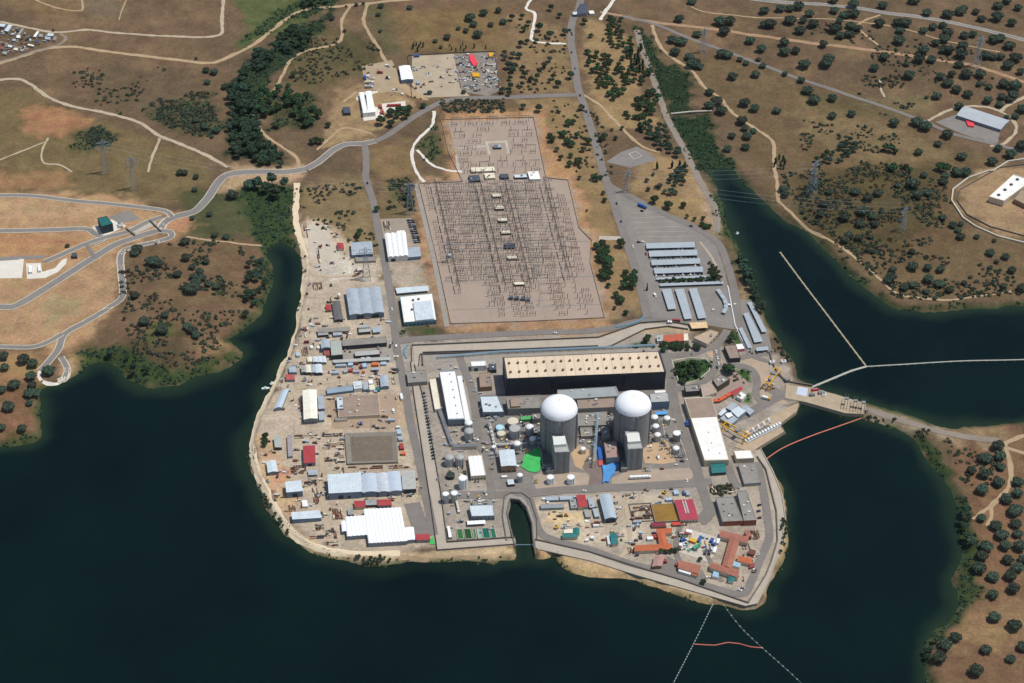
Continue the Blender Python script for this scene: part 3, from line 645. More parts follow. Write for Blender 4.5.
M_STEEL = surf('steel_grey', srgb(150, 152, 152), .08, .5, .45, metal=.3); M_DARKSTEEL = surf('steel_dark', srgb(74, 74, 76), .1, .5, .5, metal=.2); M_DOOR = surf('door_dark', srgb(52, 60, 68), .1, .5, .6); M_GLASS = surf('window_glass', (.012, .016, .02), .1, .5, .08, spec=.8); M_PIPE = surf('pipe_pale', srgb(200, 200, 194), .06, .4, .4); M_RUST = surf('rusty_steel', srgb(122, 78, 58), .2, .4, .85, dirt=srgb(80,56,46), dirt_amt=.6)
M_YELLOW = surf('paint_yellow', srgb(226, 168, 36), .08, .4, .5, dirt=srgb(160,112,40), dirt_amt=.3); M_REDP = surf('paint_red', srgb(190, 40, 44), .1, .4, .5); M_BLUEP = surf('paint_blue', srgb(40, 92, 170), .1, .4, .5); M_WHITEP = surf('paint_white', srgb(240, 240, 236), .05, .4, .45); M_GREENP = surf('paint_green', srgb(60, 150, 110), .1, .4, .5)
M_RUBBER = surf('tyre_rubber', (.02, .02, .02), .1, 1, .9)

ALLB = []
def bld(name, label, roof, h, wall, roofm, style='flat', cat='building', group=None, door=None, units=0, win=None, n=1, rise=1.6, ridge='b', seed=0, parapet=True, skylights=0, open_front=False, base_drop=0.6, front=None):
    c, base = quad_world(roof, h)
    ctr = sum(c, Vector())/len(c)
    org = Vector((ctr.x, ctr.y, base))
    t = thing(name, label, cat, org, group)
    L = [Vector((p.x-org.x, p.y-org.y, 0)) for p in c]                # fl, fr, nr, nl about the base
    fl, fr, nr, nl = L[0], L[1], L[2], L[3]
    ccw = [nl, nr, fr, fl]
    ua = (fr-fl).normalized(); ub = (nl-fl).normalized()
    rr = random.Random(int(abs(org.x*7+org.y*13))+seed)
    Z = Vector((0, 0, 1))
    if style == 'flat':
        mb = MB(); mb.prism([(p.x, p.y) for p in ccw], -base_drop, h, top=False); mb.build('wall', wall, t)
        mb = MB(); mb.prism([(p.x*.985, p.y*.985) for p in ccw], h-.5, h-.12, u=ua); mb.build('roof', roofm, t)
        if parapet:
            mb = MB(); k = max(.9, 1-.35/max(.5, min((fr-fl).length, (nl-fl).length)/2))
            o_ = [p*1.004 for p in ccw]; i_ = [p*k for p in ccw]
            for a in range(4):
                b_ = (a+1) % 4
                mb.face([o_[a]+Z*(h-.3), o_[b_]+Z*(h-.3), o_[b_]+Z*(h+.35), o_[a]+Z*(h+.35)])
                mb.face([o_[a]+Z*(h+.35), o_[b_]+Z*(h+.35), i_[b_]+Z*(h+.35), i_[a]+Z*(h+.35)])
                mb.face([i_[b_]+Z*(h-.2), i_[a]+Z*(h-.2), i_[a]+Z*(h+.35), i_[b_]+Z*(h+.35)])
            mb.build('parapet', wall, t)
    elif style in ('gable', 'vault', 'mono', 'saw'):
        e = 1.02
        if ridge == 'a': A0, A1, B0, B1, us = fl, nl, fr, nr, ua      # section runs a->b across b direction
        else: A0, A1, B0, B1, us = fl, fr, nl, nr, ub
        # section profile from A0 to A1 at one end, B0 to B1 at the other
        prof = []
        for i in range(n):
            if style == 'gable': ps = [(0, 0), (.5, rise), (1, 0)]
            elif style == 'mono': ps = [(0, rise), (1, 0)]
            elif style == 'saw': ps = [(0, 0), (.12, rise), (1, 0)]
            else: ps = [(k/8, rise*math.sin(math.pi*k/8)) for k in range(9)]
            prof += [((i+s_)/n, z_) for s_, z_ in ps if not (i and s_ == 0 and style != 'mono')]
        q0 = [lerp(A0, A1, s_)+Z*(h+z_) for s_, z_ in prof]; q1 = [lerp(B0, B1, s_)+Z*(h+z_) for s_, z_ in prof]
        flip = ridge == 'a'
        mb = MB()
        def wf(pts): mb.face(pts)
        D_ = Z*-base_drop
        g0 = [A0+D_, *[q for q in q0], A1+D_]; g1 = [B0+D_, *[q for q in q1], B1+D_]
        mb.face(g0 if not flip else g0[::-1]); 
        if not open_front: mb.face(g1[::-1] if not flip else g1)
        for X0, X1, z0_, z1_ in ((A0, B0, q0[0], q1[0]), (B1, A1, q1[-1], q0[-1])):
            ff = [X0+D_, X1+D_, z1_, z0_]
            mb.face(ff[::-1] if not flip else ff)
        mb.build('wall', wall, t)
        # roof sheet with a little overhang and thickness
        mb = MB(); ov = .35
        d01 = (q1[0]-q0[0]).normalized()
        r0 = [q-d01*ov+Z*.12 for q in q0]; r1 = [q+d01*ov+Z*.12 for q in q1]
        dd = (A1-A0).normalized()*ov
        r0[0] = r0[0]-dd; r1[0] = r1[0]-dd; r0[-1] = r0[-1]+dd; r1[-1] = r1[-1]+dd
        for a in range(len(r0)-1):
            ff = [r0[a], r0[a+1], r1[a+1], r1[a]] if not flip else [r1[a], r1[a+1], r0[a+1], r0[a]]
            mb.face(ff[::-1], u=us)
            lo = [p-Z*.2 for p in ff]; mb.face(lo, u=us)
        for seq in (r0, r1):
            for a in range(len(seq)-1): mb.face([seq[a], seq[a+1], seq[a+1]-Z*.2, seq[a]-Z*.2])
        for a in (0, -1): mb.face([r0[a], r1[a], r1[a]-Z*.2, r0[a]-Z*.2])
        mb.build('roof', roofm, t)
    elif style == 'canopy':
        mb = MB(); mb.prism([(p.x, p.y) for p in ccw], h-.22, h, bottom=True, u=ua); mb.build('roof', roofm, t)
        la, lb = (fr-fl).length, (nl-fl).length
        na = max(2, int(la/8)+1) if la > lb else 2; nb = max(2, int(lb/8)+1) if lb >= la else 2
        for i in range(na):
            for j in range(nb):
                s_ = .06+.88*i/(na-1) if na > 1 else .5; q_ = .1+.8*j/(nb-1) if nb > 1 else .5
                p = lerp(lerp(fl, fr, s_), lerp(nl, nr, s_), q_)
                mb = MB(); mb.box((p.x, p.y, -base_drop), .22, .22, h-.22+base_drop); mb.build('post', M_STEEL, t)
    ALLB.append((t, org, L, h))
    up = Vector((0, 0, 1)); nb_ = (nr-nl).normalized(); outn = Vector((nb_.y, -nb_.x, 0))
    wl = (nr-nl).length
    if front:
        for p, a, b_ in ((nl, nl, nr),):
            mb = MB(); mb.prism([tuple((a+outn*.12)[:2]), tuple((b_+outn*.12)[:2]), tuple(b_[:2]), tuple(a[:2])], -.4, h+.4, bottom=True); mb.build('brick_front', front, t)
    if door:
        for k, (s_, w_, h_) in enumerate(door if isinstance(door[0], tuple) else [door]):
            p = lerp(nl, nr, s_)+outn*.06
            mb = MB(); a = p-nb_*w_/2; b_ = p+nb_*w_/2
            mb.prism([(a.x, a.y), (b_.x, b_.y), (b_.x-outn.x*.1, b_.y-outn.y*.1), (a.x-outn.x*.1, a.y-outn.y*.1)], 0.02, min(h_, h-.4), bottom=True); mb.build('door', M_DOOR, t)
    if win:
        rows, cols, which = win if len(win) == 3 else (*win, 'n')
        edges = {'n': [(nl, nr)], 'r': [(nr, fr)], 'nr': [(nl, nr), (nr, fr)]}[which]
        for a, b_ in edges:
            d = (b_-a).normalized(); o_ = Vector((d.y, -d.x, 0))
            for r_ in range(rows):
                for k in range(cols):
                    p = lerp(a, b_, (k+.5)/cols)+o_*.05; ww = (b_-a).length/cols*.55; z0 = .9+(h-1)*(r_)/rows+.2; z1 = z0+min(1.6, (h-1)/rows*.6)
                    q0_, q1_ = p-d*ww/2, p+d*ww/2
                    mb = MB(); mb.prism([(q0_.x, q0_.y), (q1_.x, q1_.y), (q1_.x-o_.x*.08, q1_.y-o_.y*.08), (q0_.x-o_.x*.08, q0_.y-o_.y*.08)], z0, z1, bottom=True); mb.build('window', M_GLASS, t)
    for k in range(units):
        p = lerp(lerp(fl, fr, rr.uniform(.12, .88)), lerp(nl, nr, rr.uniform(.12, .88)), rr.uniform(.15, .85))
        mb = MB(); sx, sy, sz = rr.uniform(1.2, 3), rr.uniform(1.2, 2.4), rr.uniform(.8, 1.7)
        rz = math.atan2(ua.y, ua.x); mb.box((p.x, p.y, h-.14), sx, sy, sz, rz); mb.lathe((p.x, p.y, h-.14+sz), [(min(sx, sy)*.38, 0), (min(sx, sy)*.38, .18)], 10)
        mb.build('roof_unit', rr.choice([M_STEEL, W_WHITE, W_CONC]), t)
    for k in range(skylights):
        s0 = (k+.5)/skylights
        e0, e1 = (lerp(fl, fr, s0), lerp(nl, nr, s0))
        a, b_ = lerp(e0, e1, .12), lerp(e0, e1, .88); w_ = ua*.8
        zz = h + (rise if style != 'flat' else 0)*.5+.25
        mb = MB(); mb.prism([tuple((b_-w_)[:2]), tuple((b_+w_)[:2]), tuple((a+w_)[:2]), tuple((a-w_)[:2])], zz-.4, zz, bottom=True); mb.build('skylight', R_LIGHTGREY, t)
    return t

def px2m(px, py, z=0.0):
    return (at(px, py, z)-CAM).length/FOC
def tank(label, px, py, rpx, h, shell, top='flat', roofm=None, group=None, name='storage_tank', rail=True):
    q = at(px, py, h); r = rpx*px2m(px, py, h)
    t = thing(name, label, 'tank', (q.x, q.y, 0), group)
    roofm = roofm or shell
    mb = MB(); mb.lathe((0, 0, 0), [(r, 0), (r, h)], 28); mb.build('shell', shell, t, smooth=False)
    mb = MB()
    pr = {'flat': [(r*1.02, h-.15), (r*1.02, h+.12), (0.01, h+.45)], 'dome': [(r*math.cos(a), h+r*.55*math.sin(a)) for a in [k*math.pi/2/7 for k in range(8)]], 'open': [(r*1.02, h), (r*.95, h), (r*.95, h-.6), (0.01, h-.6)]}[top]
    mb.lathe((0, 0, 0), pr, 28); mb.build('lid', roofm, t, smooth=(top == 'dome'))
    if rail:
        mb = MB()
        for k in range(20):
            a = 2*math.pi*k/20; mb.tube((r*1.02*math.cos(a), r*1.02*math.sin(a), h), (r*1.02*math.cos(a), r*1.02*math.sin(a), h+1.1), .05, 4)
        for k in range(20):
            a, b_ = 2*math.pi*k/20, 2*math.pi*(k+1)/20; mb.tube((r*1.02*math.cos(a), r*1.02*math.sin(a), h+1.1), (r*1.02*math.cos(b_), r*1.02*math.sin(b_), h+1.1), .05, 4)
        mb.build('rail', M_STEEL, t)
        mb = MB(); mb.box((r*.7, -r*.78, 0), .6, .3, h+1); mb.build('ladder', M_STEEL, t)
    return t
# ------------------------------------------------------------------ the turbine hall
TH = [(502.7,357.6),(659.5,351.3),(666,372),(506,378.8)]
hall_roof = surf('hall_roof_cream', srgb(228, 206, 176), .05, .05, .85, dirt=srgb(204,172,134), dirt_amt=.5, fine=.06, grid=(10, 60, .18))
hall_wall = surf('hall_dark_cladding', srgb(58, 63, 71), .1, .1, .6, dirt=srgb(46,50,56), dirt_amt=.4, grid=(4, 3, .16))
hall = bld('turbine_hall', 'long dark clad turbine hall with cream roof carrying two rows of round vents', TH, 24, hall_wall, hall_roof, parapet=True)
c4, _b = quad_world(TH, 24); o_ = hall.location
vent_m = surf('vent_rusty', srgb(120, 92, 72), .15, .4, .8)
for r_, (t0, t1) in enumerate(((.30, .32), (.72, .70))):
    for k in range(18):
        s_ = .035+.93*k/17
        p = lerp(lerp(c4[0], c4[1], s_), lerp(c4[3], c4[2], s_), t0) - o_
        mb = MB(); mb.lathe((p.x, p.y, 23.85), [(1.0, 0), (1.0, .9), (1.4, 1.0), (1.4, 1.7), (1.1, 2.1), (.01, 2.3)], 12); mb.build('roof_vent', vent_m, hall)
for s_ in (.29, .735):
    p = lerp(c4[3], c4[2], s_) - o_; d = (c4[2]-c4[3]).normalized()
    mb = MB()
    for dx in (-2.6, 2.6): mb.box((p.x+d.x*dx, p.y+d.y*dx-.5, 8), .7, .7, 15.4)
    for z_ in np.arange(8.5, 23, 1.8): mb.box((p.x, p.y-.5, z_), 5.2, .5, .35)
    mb.build('louvre_tower', M_DARKSTEEL, hall)
mb = MB()
for (sx, z_) in ((0, .3),): mb.box(((c4[0].x+c4[1].x)/2-o_.x+20, (c4[0].y+c4[1].y)/2-o_.y+2.5, 0), 150, 4, 9)
# ------------------------------------------------------------------ two reactor buildings
react_m = surf('reactor_concrete', srgb(144, 144, 141), .07, .08, .85, dirt=srgb(120,120,116), dirt_amt=.5, grid=(5.5, 7.5, .14))
dome_m = surf('dome_white', srgb(255, 254, 248), .01, .05, .55, fine=.02)
tower_m = surf('tower_concrete', srgb(144, 144, 140), .08, .08, .85, dirt=srgb(126,124,118), dirt_amt=.4, stripes=.045, sdepth=.16)
def reactor(label, px, py, rpx):
    H = 48.5; q = at(px, py, H); r = rpx*px2m(px, py, H)
    t = thing('reactor_building', label, 'reactor', (q.x, q.y, 0), 'twin reactor buildings')
    mb = MB(); mb.lathe((0, 0, 0), [(r, -.5), (r, H)], 64)
    n = len(mb.f)
    for k in range(len(mb.uv)): mb.uv[k] = [(2*math.pi*r*((k % 64)+d)/64, z) for d, z in ((0, 0), (1, 0), (1, H), (0, H))] if len(mb.uv[k]) == 4 else mb.uv[k]
    mb.build('wall', react_m, t)
    mb = MB()
    for k in range(6):
        a = R(-150+k*60+12); mb.box((r*math.cos(a), r*math.sin(a), 0), 2.6, 1.6, H-1.2, a)
    mb.build('buttress', react_m, t)
    mb = MB(); c_ = 11.2; mb.lathe((0, 0, H), [(r*1.015, -.8), (r*1.015, 0)] + [(r*1.005*math.cos(a), c_*math.sin(a)) for a in [k*math.pi/2/16 for k in range(1, 16)]] + [(.3, c_)], 64)
    mb.build('dome', dome_m, t, smooth=True)
    mb = MB(); mb.tube((0, 0, H+c_-.2), (0, 0, H+c_+1.6), .25); mb.build('lightning_rod', M_STEEL, t)
    mb = MB(); mb.tube((r*.25, -r*.985, 30), (r*.25, -r*.985, H+.5), .35); mb.tube((r*.02, -r*1.0, H-6), (r*.02, -r*1.0, H+.3), .5); mb.build('downpipe', M_PIPE, t)
    return t
reactor('white domed reactor beside the green sheeting, nearer the tank farm', 559.3, 408.7, 18.2)
reactor('white domed reactor beside the flat topped pink grey block and blue tarpaulin', 633.2, 404.5, 17.9)
def fuel_tower(label, quad, H, house, hh):
    t = bld('fuel_building', label, quad, H, tower_m, R_LIGHTGREY, cat='tower block', group='fuel buildings in front of the reactors')
    ho, _ = quad_world(house, H+hh); o = t.location
    L = [(p.x-o.x, p.y-o.y) for p in ho]; mb = MB(); mb.prism([L[3], L[2], L[1], L[0]], H-.12, H+hh); mb.build('roof_house', surf('roofhouse_pale', srgb(222,222,212), .05, .2, .7), t)
    c = [p for p in quad_world(quad, H)[0]]
    for a, b_ in ((3, 2),):
        for s_ in (.34, .67):
            p = lerp(c[a], c[b_], s_)-o; mb = MB(); mb.box((p.x, p.y-.15, 0), .5, .5, H-1); mb.build('pilaster', W_CONC, t)
    return t
fuel_tower('tall grey concrete block with pale roof house beside the green sheeting', [(550.5,427.6),(561.8,427),(569.9,452),(554.9,452.7)], 29, [(552.8,436.5),(565,436),(566.5,444),(553.8,445)], 3.5)
fuel_tower('tall grey concrete block with pale roof house above the blue tarpaulin', [(623.7,424.5),(634.5,424),(643.2,448.5),(628,449.5)], 29, [(626.5,433.2),(639,432.5),(640.5,441),(627.8,442)], 3.5)
# ------------------------------------------------------------------ blocks round the reactors
bld('control_building', 'grey flat roofed block between the white roof block and the first dome', [(506,397),(539.5,395.5),(541,408),(508,408.8)], 9.5, W_CONC, R_FLATGREY, units=5, seed=3)
bld('roof_hut', 'brown plant hut on the roof level of the grey flat block by the turbine hall', [(510,398.2),(519.5,397.6),(520.5,406),(511,406.6)], 11.5, W_BROWN, R_FLATBROWN, parapet=False, cat='hut')
bld('electrical_building', 'long grey sloping roof block tucked under the dark turbine hall wall', [(557.5,390),(616,386.5),(620,396),(557,400)], 13, W_CONC, surf('roof_slate_grey', srgb(156,162,160), .06, .1, .7, fine=.06), units=3)
bld('auxiliary_building', 'brown flat roofed block between the two white domes', [(577,399.5),(613.5,397),(617,407),(578.5,408.8)], 11, W_CONC, R_FLATBROWN, units=4)
bld('auxiliary_building', 'low concrete block with pipework between the two domes, nearest the lane', [(578,413),(607,411.5),(608,425),(578,426)], 6, W_CONC, R_FLATGREY, units=8, seed=5)
bld('auxiliary_building', 'grey roofed block with blue awning beside the second dome', [(649.5,393.5),(668,392.5),(669.5,401.5),(651,402.5)], 11, W_BLUE, R_LIGHTGREY, units=2)
bld('annex', 'small white roofed annex at the foot of the turbine hall end wall', [(654.5,390.5),(665.5,390),(666,393.5),(655,394)], 6, W_WHITE, R_WHITEFLAT, parapet=False)
bld('awning', 'bright blue awning against the grey block by the second dome', [(655,411.5),(667.5,410.8),(668,414),(655.5,414.8)], 3.2, M_BLUEP, surf('awning_blue', srgb(96,160,214), .05, .3, .6), style='canopy', cat='awning')
for a in [('low grey block filling the gap left by the first tower at the road', [(545.6,464),(553,463.6),(554,471),(546.4,471.4)], 5), ('low grey block in the shade beside the second tower', [(620.6,462),(626.6,461.6),(627.6,468.6),(621.4,469)], 5), ('tall narrow stair block against the first reactor wall', [(572.4,422),(577,421.6),(578,428),(573.2,428.4)], 14), ('tall narrow stair block against the second reactor wall', [(609,416),(614,415.6),(615,422.6),(610,423)], 13), ('low pipe gallery roof joining the first reactor and tank farm', [(532,414),(541,413.4),(541.6,418.4),(532.6,419)], 7), ('flat concrete block under the pale blue pipe gantry', [(580,427.6),(592,427),(593,436),(581,436.6)], 4), ('flat concrete block on the shaded side of the second reactor', [(601,427),(609,426.6),(610,438),(602,438.4)], 5)]: bld('auxiliary_building', a[0], a[1], a[2], W_CONC, R_FLATGREY, units=3)
bld('workshop_block', 'square block with pink grey roof between the blue tarpaulin and second tower', [(604,442.8),(616,441.5),(619.4,457),(606.6,458)], 9.5, W_CONC, surf('roof_pink_grey', srgb(168,138,124), .1, .15, .8, dirt=srgb(200,190,180), dirt_amt=.4), units=4, seed=2)
bld('diesel_building', 'white roofed block with brown corner plant, left of the grey control block', [(480,396.5),(497.5,396),(504,412),(483,412.4)], 7, W_GREY, R_PALE, units=3, door=((.2, 4, 4), (.6, 4, 4)))
bld('plant_shed', 'small white box shed between the long white hall and turbine hall', [(470.8,361.6),(485.6,361),(486.6,365.6),(471.6,366.4)], 7, W_WHITE, R_WHITE, door=(.3, 4, 4))
bld('plant_block', 'brown grey flat roofed block with its shaded side beside the turbine hall end', [(478.8,373),(490.4,372.4),(492,386.5),(480,387.4)], 6, W_BROWN, R_FLATBROWN, units=2)
bld('transformer_hut', 'dark grey hut behind the white box shed at the turbine hall corner', [(488.5,364),(496,363.5),(496.5,369.5),(489.5,370)], 5, W_DARK, R_DARK, parapet=False, units=2)
bld('long_hall', 'long white ribbed hall with small ridge vents, largest of the white halls by the gate', [(439.2,371),(455.2,370.2),(464.8,419.4),(448.2,420)], 9, W_GREY, surf('roof_white_ribbed', srgb(246,246,242), .03, .1, .5, dirt=srgb(220,216,208), dirt_amt=.25, stripes=.06, sdepth=.1), units=0, win=(1, 4))
t = ALLB[-1][0]; L = ALLB[-1][2]
for k in range(6):
    p = lerp(lerp(L[0], L[1], .62), lerp(L[3], L[2], .62), .08+.16*k); mb = MB(); mb.lathe((p.x, p.y, 8.8), [(.5, 0), (.5, .7), (.8, .8), (.01, 1.2)], 8); mb.build('roof_vent', M_DARKSTEEL, t)
bld('lean_to', 'narrow white lean-to running along the long white hall', [(456.8,375.4),(461.6,375),(471.2,423),(465.6,423.5)], 5, W_WHITE, R_WHITE, parapet=False)
bld('store', 'narrow cream roofed store along the shaded side of the long white hall', [(429.4,379.2),(435.6,378),(440.6,408.6),(434.9,409.6)], 4, W_CREAM, R_CREAM, parapet=False)
bld('gatehouse', 'grey flat gatehouse across the double security fence', [(406.6,371.5),(425.5,370),(427.5,381.5),(408,383)], 5, W_CONC, R_FLATGREY, units=3)
bld('workshop', 'white ribbed roof workshop beside the grey paired tanks', [(467.8,456),(481.9,454.8),(486,475.4),(471,476.4)], 6, W_CREAM, R_WHITE, win=(1, 5))
bld('workshop', 'brown walled workshop with white roof beside the green sheeting', [(499,450.4),(514,449.8),(516.4,465.6),(501.4,466.2)], 9, surf('wall_tan_brick', srgb(164,132,104), .08, .3, .85), R_PALE, style='gable', rise=.8, ridge='b', win=(1, 3))
bld('hut', 'small white hut beside the green dome roofed tank and road', [(507,479.4),(513.4,479),(514.6,484),(508,484.6)], 3.5, W_DARK, R_PALE, parapet=False, cat='hut')
bld('hut', 'flat white cabin just in front of the brown walled workshop', [(501.2,475.4),(507,475),(507.4,476.8),(501.8,477.2)], 2.5, W_WHITE, R_WHITEFLAT, parapet=False, cat='hut')
bld('water_works', 'white roofed hall with notched rear beside the green settling basins', [(468.8,505.6),(493.2,504.6),(494.6,515.8),(471.6,516.4)], 6, W_GREY, R_PALE, win=(1, 6), units=0)
bld('canopy', 'low white canopy between the settling basins and the notched white hall', [(467,521),(485,520),(485.6,523.5),(467.4,524.6)], 3.5, W_WHITE, R_WHITE, style='canopy', cat='canopy')
bld('plant_block', 'jumbled rooftop plant behind the notched white hall by the road', [(472,500),(492,499),(493,504.6),(472.6,505.6)], 4, W_CONC, R_FLATGREY, units=9, parapet=False)
bld('cabin', 'long white cabin standing across the yard from the settling basins', [(447,526),(449.6,525.8),(452,537),(448.8,537.4)], 3, W_GREY, R_WHITE, parapet=False, cat='cabin')
# settling basins
g = quad_world([(456.4,529),(494.4,527.6),(496.6,537.6),(458,539)], 1.4)[0]; ctr = sum(g, Vector())/4
t = thing('settling_basins', 'row of green water settling basins with pale concrete walls', 'basins', (ctr.x, ctr.y, 0))
gl = [p-ctr for p in g]
splits = [0, .15, .19, .37, .41, .49, .53, .63, .66, .84, .88, 1]; cols_ = [srgb(60,110,60), None, srgb(40,84,40), None, srgb(84,130,80), None, srgb(150,180,164), None, srgb(30,104,84), None, srgb(40,110,80)]
mbw = MB()
for i in range(11):
    a, b_ = splits[i], splits[i+1]
    q = [lerp(gl[0], gl[1], a), lerp(gl[0], gl[1], b_), lerp(gl[3], gl[2], b_), lerp(gl[3], gl[2], a)]
    if cols_[i] is None: continue
    mb = MB(); mb.prism([(p.x, p.y) for p in (q[3], q[2], q[1], q[0])], 0, .8); mb.build('basin_water', surf('basin_green_%d' % i, cols_[i], .05, .2, .25), t)
    for e0, e1 in ((q[0], q[1]), (q[3], q[2]), (q[0], q[3]), (q[1], q[2])):
        d = (e1-e0).normalized()*.3; n_ = Vector((-d.y, d.x, 0)); e0_, e1_ = e0-d, e1+d
        mbw.prism([(e0_.x-n_.x, e0_.y-n_.y), (e1_.x-n_.x, e1_.y-n_.y), (e1_.x+n_.x, e1_.y+n_.y), (e0_.x+n_.x, e0_.y+n_.y)], 0, 1.3+.003*i)
mbw.build('basin_wall', conc, t)
# tanks
T_GREY = surf('tank_grey', srgb(176, 176, 170), .06, .2, .55, dirt=srgb(140,132,122), dirt_amt=.4); T_WHITE = surf('tank_white', srgb(240, 240, 236), .03, .2, .5); T_DOME = surf('tank_dome_white', srgb(236, 236, 230), .05, .2, .5); T_CONC = surf('tank_concrete', srgb(150, 144, 134), .08, .2, .8)
T_BLUE = surf('tank_pale_blue', srgb(176, 218, 226), .04, .2, .5); T_CREAM = surf('tank_cream', srgb(214, 204, 176), .05, .2, .6); T_DARK = surf('tank_dark_green', srgb(50, 60, 50), .1, .3, .7)
for a in [('white topped tall grey tank, first at the end of the long white hall', 468.6, 423, 4.2, 9, T_GREY, 'dome', T_DOME), ('bigger grey tank at the end of the long white hall, nearer the road crossing', 469, 431.3, 4.9, 9.5, T_GREY, 'dome', T_GREY),
 ('grey tank beside the white ribbed workshop, on the fence side of a pair', 449.3, 457.4, 4.7, 9.5, T_GREY, 'dome', T_GREY), ('grey tank of a pair, standing next to the white ribbed workshop', 459.6, 457.4, 4.7, 9.5, T_GREY, 'dome', T_GREY),
 ('tall white tank by the road, standing alone with white sides', 463, 478, 4.4, 12, T_WHITE, 'flat', T_WHITE), ('pale silo beside the white tank truck, on the fence side', 445.8, 493.8, 3.3, 11, T_GREY, 'flat', T_WHITE), ('pale silo beside the white tank truck, at its rear end', 454.5, 493, 3.5, 11, T_GREY, 'flat', T_WHITE),
 ('low dark green tank behind the tall lone white tank', 450.6, 474.5, 4.2, 4, T_DARK, 'flat', T_DARK), ('low dark tank between the white ribbed workshop and rusty pipe yard', 464.5, 472, 2.2, 3, T_DARK, 'flat', T_DARK),
 ('pale blue topped round tank in front of the white roof block', 500, 427.2, 4.1, 5, T_BLUE, 'flat', T_BLUE), ('cream topped low tank touching the pale blue tank', 501.4, 433.2, 4.2, 4, T_CREAM, 'flat', T_CREAM),
 ('broad cream topped tank under the control block wall', 513, 421, 5.6, 8, T_CONC, 'flat', T_CREAM), ('broad grey tank with flat top in the middle of the tank farm', 515, 428.2, 5.6, 11, T_GREY, 'flat', T_GREY),
 ('dome topped tank in the shadow of the first reactor, larger of two', 529.6, 427, 4.3, 10, T_GREY, 'dome', T_DOME), ('dome topped tank in the shadow of the first reactor, smaller of two', 532.8, 438.8, 3.5, 6, T_GREY, 'dome', T_DOME),
 ('white domed tank in front of the broad grey tank', 517, 443.6, 4, 7, T_GREY, 'dome', T_DOME), ('small white tank at the edge of the tank farm by the lane', 494, 446.6, 2.3, 4, T_GREY, 'flat', T_WHITE), ('domed grey tank between the small hut and the green sheeting', 519.8, 475.2, 3.2, 8, T_GREY, 'dome', T_DOME),
 ('white tank on the gravel bed, nearer the green sheeting', 550.6, 477, 3.7, 7.5, T_WHITE, 'flat', T_WHITE), ('white tank on the gravel bed, nearer the blue tarpaulin', 571, 477, 3.9, 7.5, T_WHITE, 'flat', T_WHITE), ('small white tank on the tan tiled yard beside the first tower', 583, 448.8, 3.0, 5, T_CREAM, 'dome', T_WHITE),
 ('white domed tank against the second dome, under the blue awning', 654.5, 417.2, 3.8, 7, T_GREY, 'dome', T_DOME), ('white domed tank under the blue awning, nearer the street', 667, 418.2, 3.6, 7, T_GREY, 'dome', T_DOME), ('middle white domed tank beside the second reactor wall', 655.8, 426.2, 3.6, 7, T_GREY, 'dome', T_DOME),
 ('lowest white domed tank beside the second reactor wall', 657.6, 434.8, 3.5, 7, T_GREY, 'dome', T_DOME), ('white capped tank inside a square pipe frame by the street bend', 676, 448.2, 3.6, 6, T_GREY, 'dome', T_DOME), ('square looking white topped tower tank by the street', 677, 433, 3.9, 10, T_CONC, 'flat', T_WHITE)]:
    tank(a[0], a[1], a[2], a[3], a[4], a[5], a[6], a[7])
for i, (x, y) in enumerate([(490.5,427.5),(491.5,431.5),(492.5,435.2),(493,439),(493.6,442)]):
    tank('small white round vessel in the row along the tank farm lane', x, y, 1.2, 3, T_WHITE, 'dome', T_WHITE, group='row of small white vessels', name='vessel', rail=False)
# pipe bridges and pipe clutter of the tank farm: each bridge a thing
def pipe_bridge(label, pts, h, n=4, w=2.4, mat=None, cat='pipe bridge', post=M_STEEL):
    q = [P(*p) for p in pts]; c = sum(q, Vector())/len(q); t = thing('pipe_bridge', label, cat, (c.x, c.y, 0))
    for a, b_ in zip(q[:-1], q[1:]):
        d = (b_-a).normalized(); s = Vector((-d.y, d.x, 0))
        for k in range(n):
            mb = MB(); off = s*(k/(max(n-1, 1))-.5)*w - c; mb.tube(a+off+Vector((0, 0, h+.3)), b_+off+Vector((0, 0, h+.3)), .22+.08*(k % 3)); mb.build('pipe', mat or [M_PIPE, M_STEEL, W_CREAM, M_PIPE][k % 4], t)
        m_ = max(2, int((b_-a).length/9)+1)
        for k in range(m_):
            p = lerp(a, b_, k/(m_-1))-c; mb = MB()
            for e in (-1, 1): mb.box((p.x+s.x*w*.6*e, p.y+s.y*w*.6*e, 0), .3, .3, h)
            mb.tube((p.x-s.x*w*.7, p.y-s.y*w*.7, h), (p.x+s.x*w*.7, p.y+s.y*w*.7, h), .16, 4); mb.build('trestle', post, t)
    return t
pipe_bridge('tall pale blue pipe gantry running between the two reactors', [(597,419),(595.5,447),(594,468)], 9, 3, 2, surf('pipe_blue_grey', srgb(150,176,190), .05, .3, .5))
pipe_bridge('pipe run along the tank farm edge beside the lane', [(489,424),(497,456)], 3, 4)
pipe_bridge('pipe run crossing the tank farm in front of the broad tanks', [(497,447),(527,446)], 3.5, 5)
pipe_bridge('long pipe run beside the shaded wall of the long white hall', [(439,411),(452,447)], 3, 6, 3.4, M_STEEL)
pipe_bridge('pipe run behind the turbine hall along the terrace', [(437,358.6),(500,353.6),(655,346.8)], 2.4, 3, 2.4, surf('pipe_blue_grey', (0, 0, 0)))
pipe_bridge('short pipe bridge between the grey tank pair and the white ribbed workshop', [(453,449),(478,448)], 4, 6, 4, M_STEEL)
pipe_bridge('pipe run under the second dome between its white tanks', [(660,421),(664,438)], 3, 3)
pipe_bridge('pipe frame looping round the white capped tank by the street bend', [(669,450),(672,458),(684,457),(681,447),(669,450)], 3, 1, 1, M_DARKSTEEL)
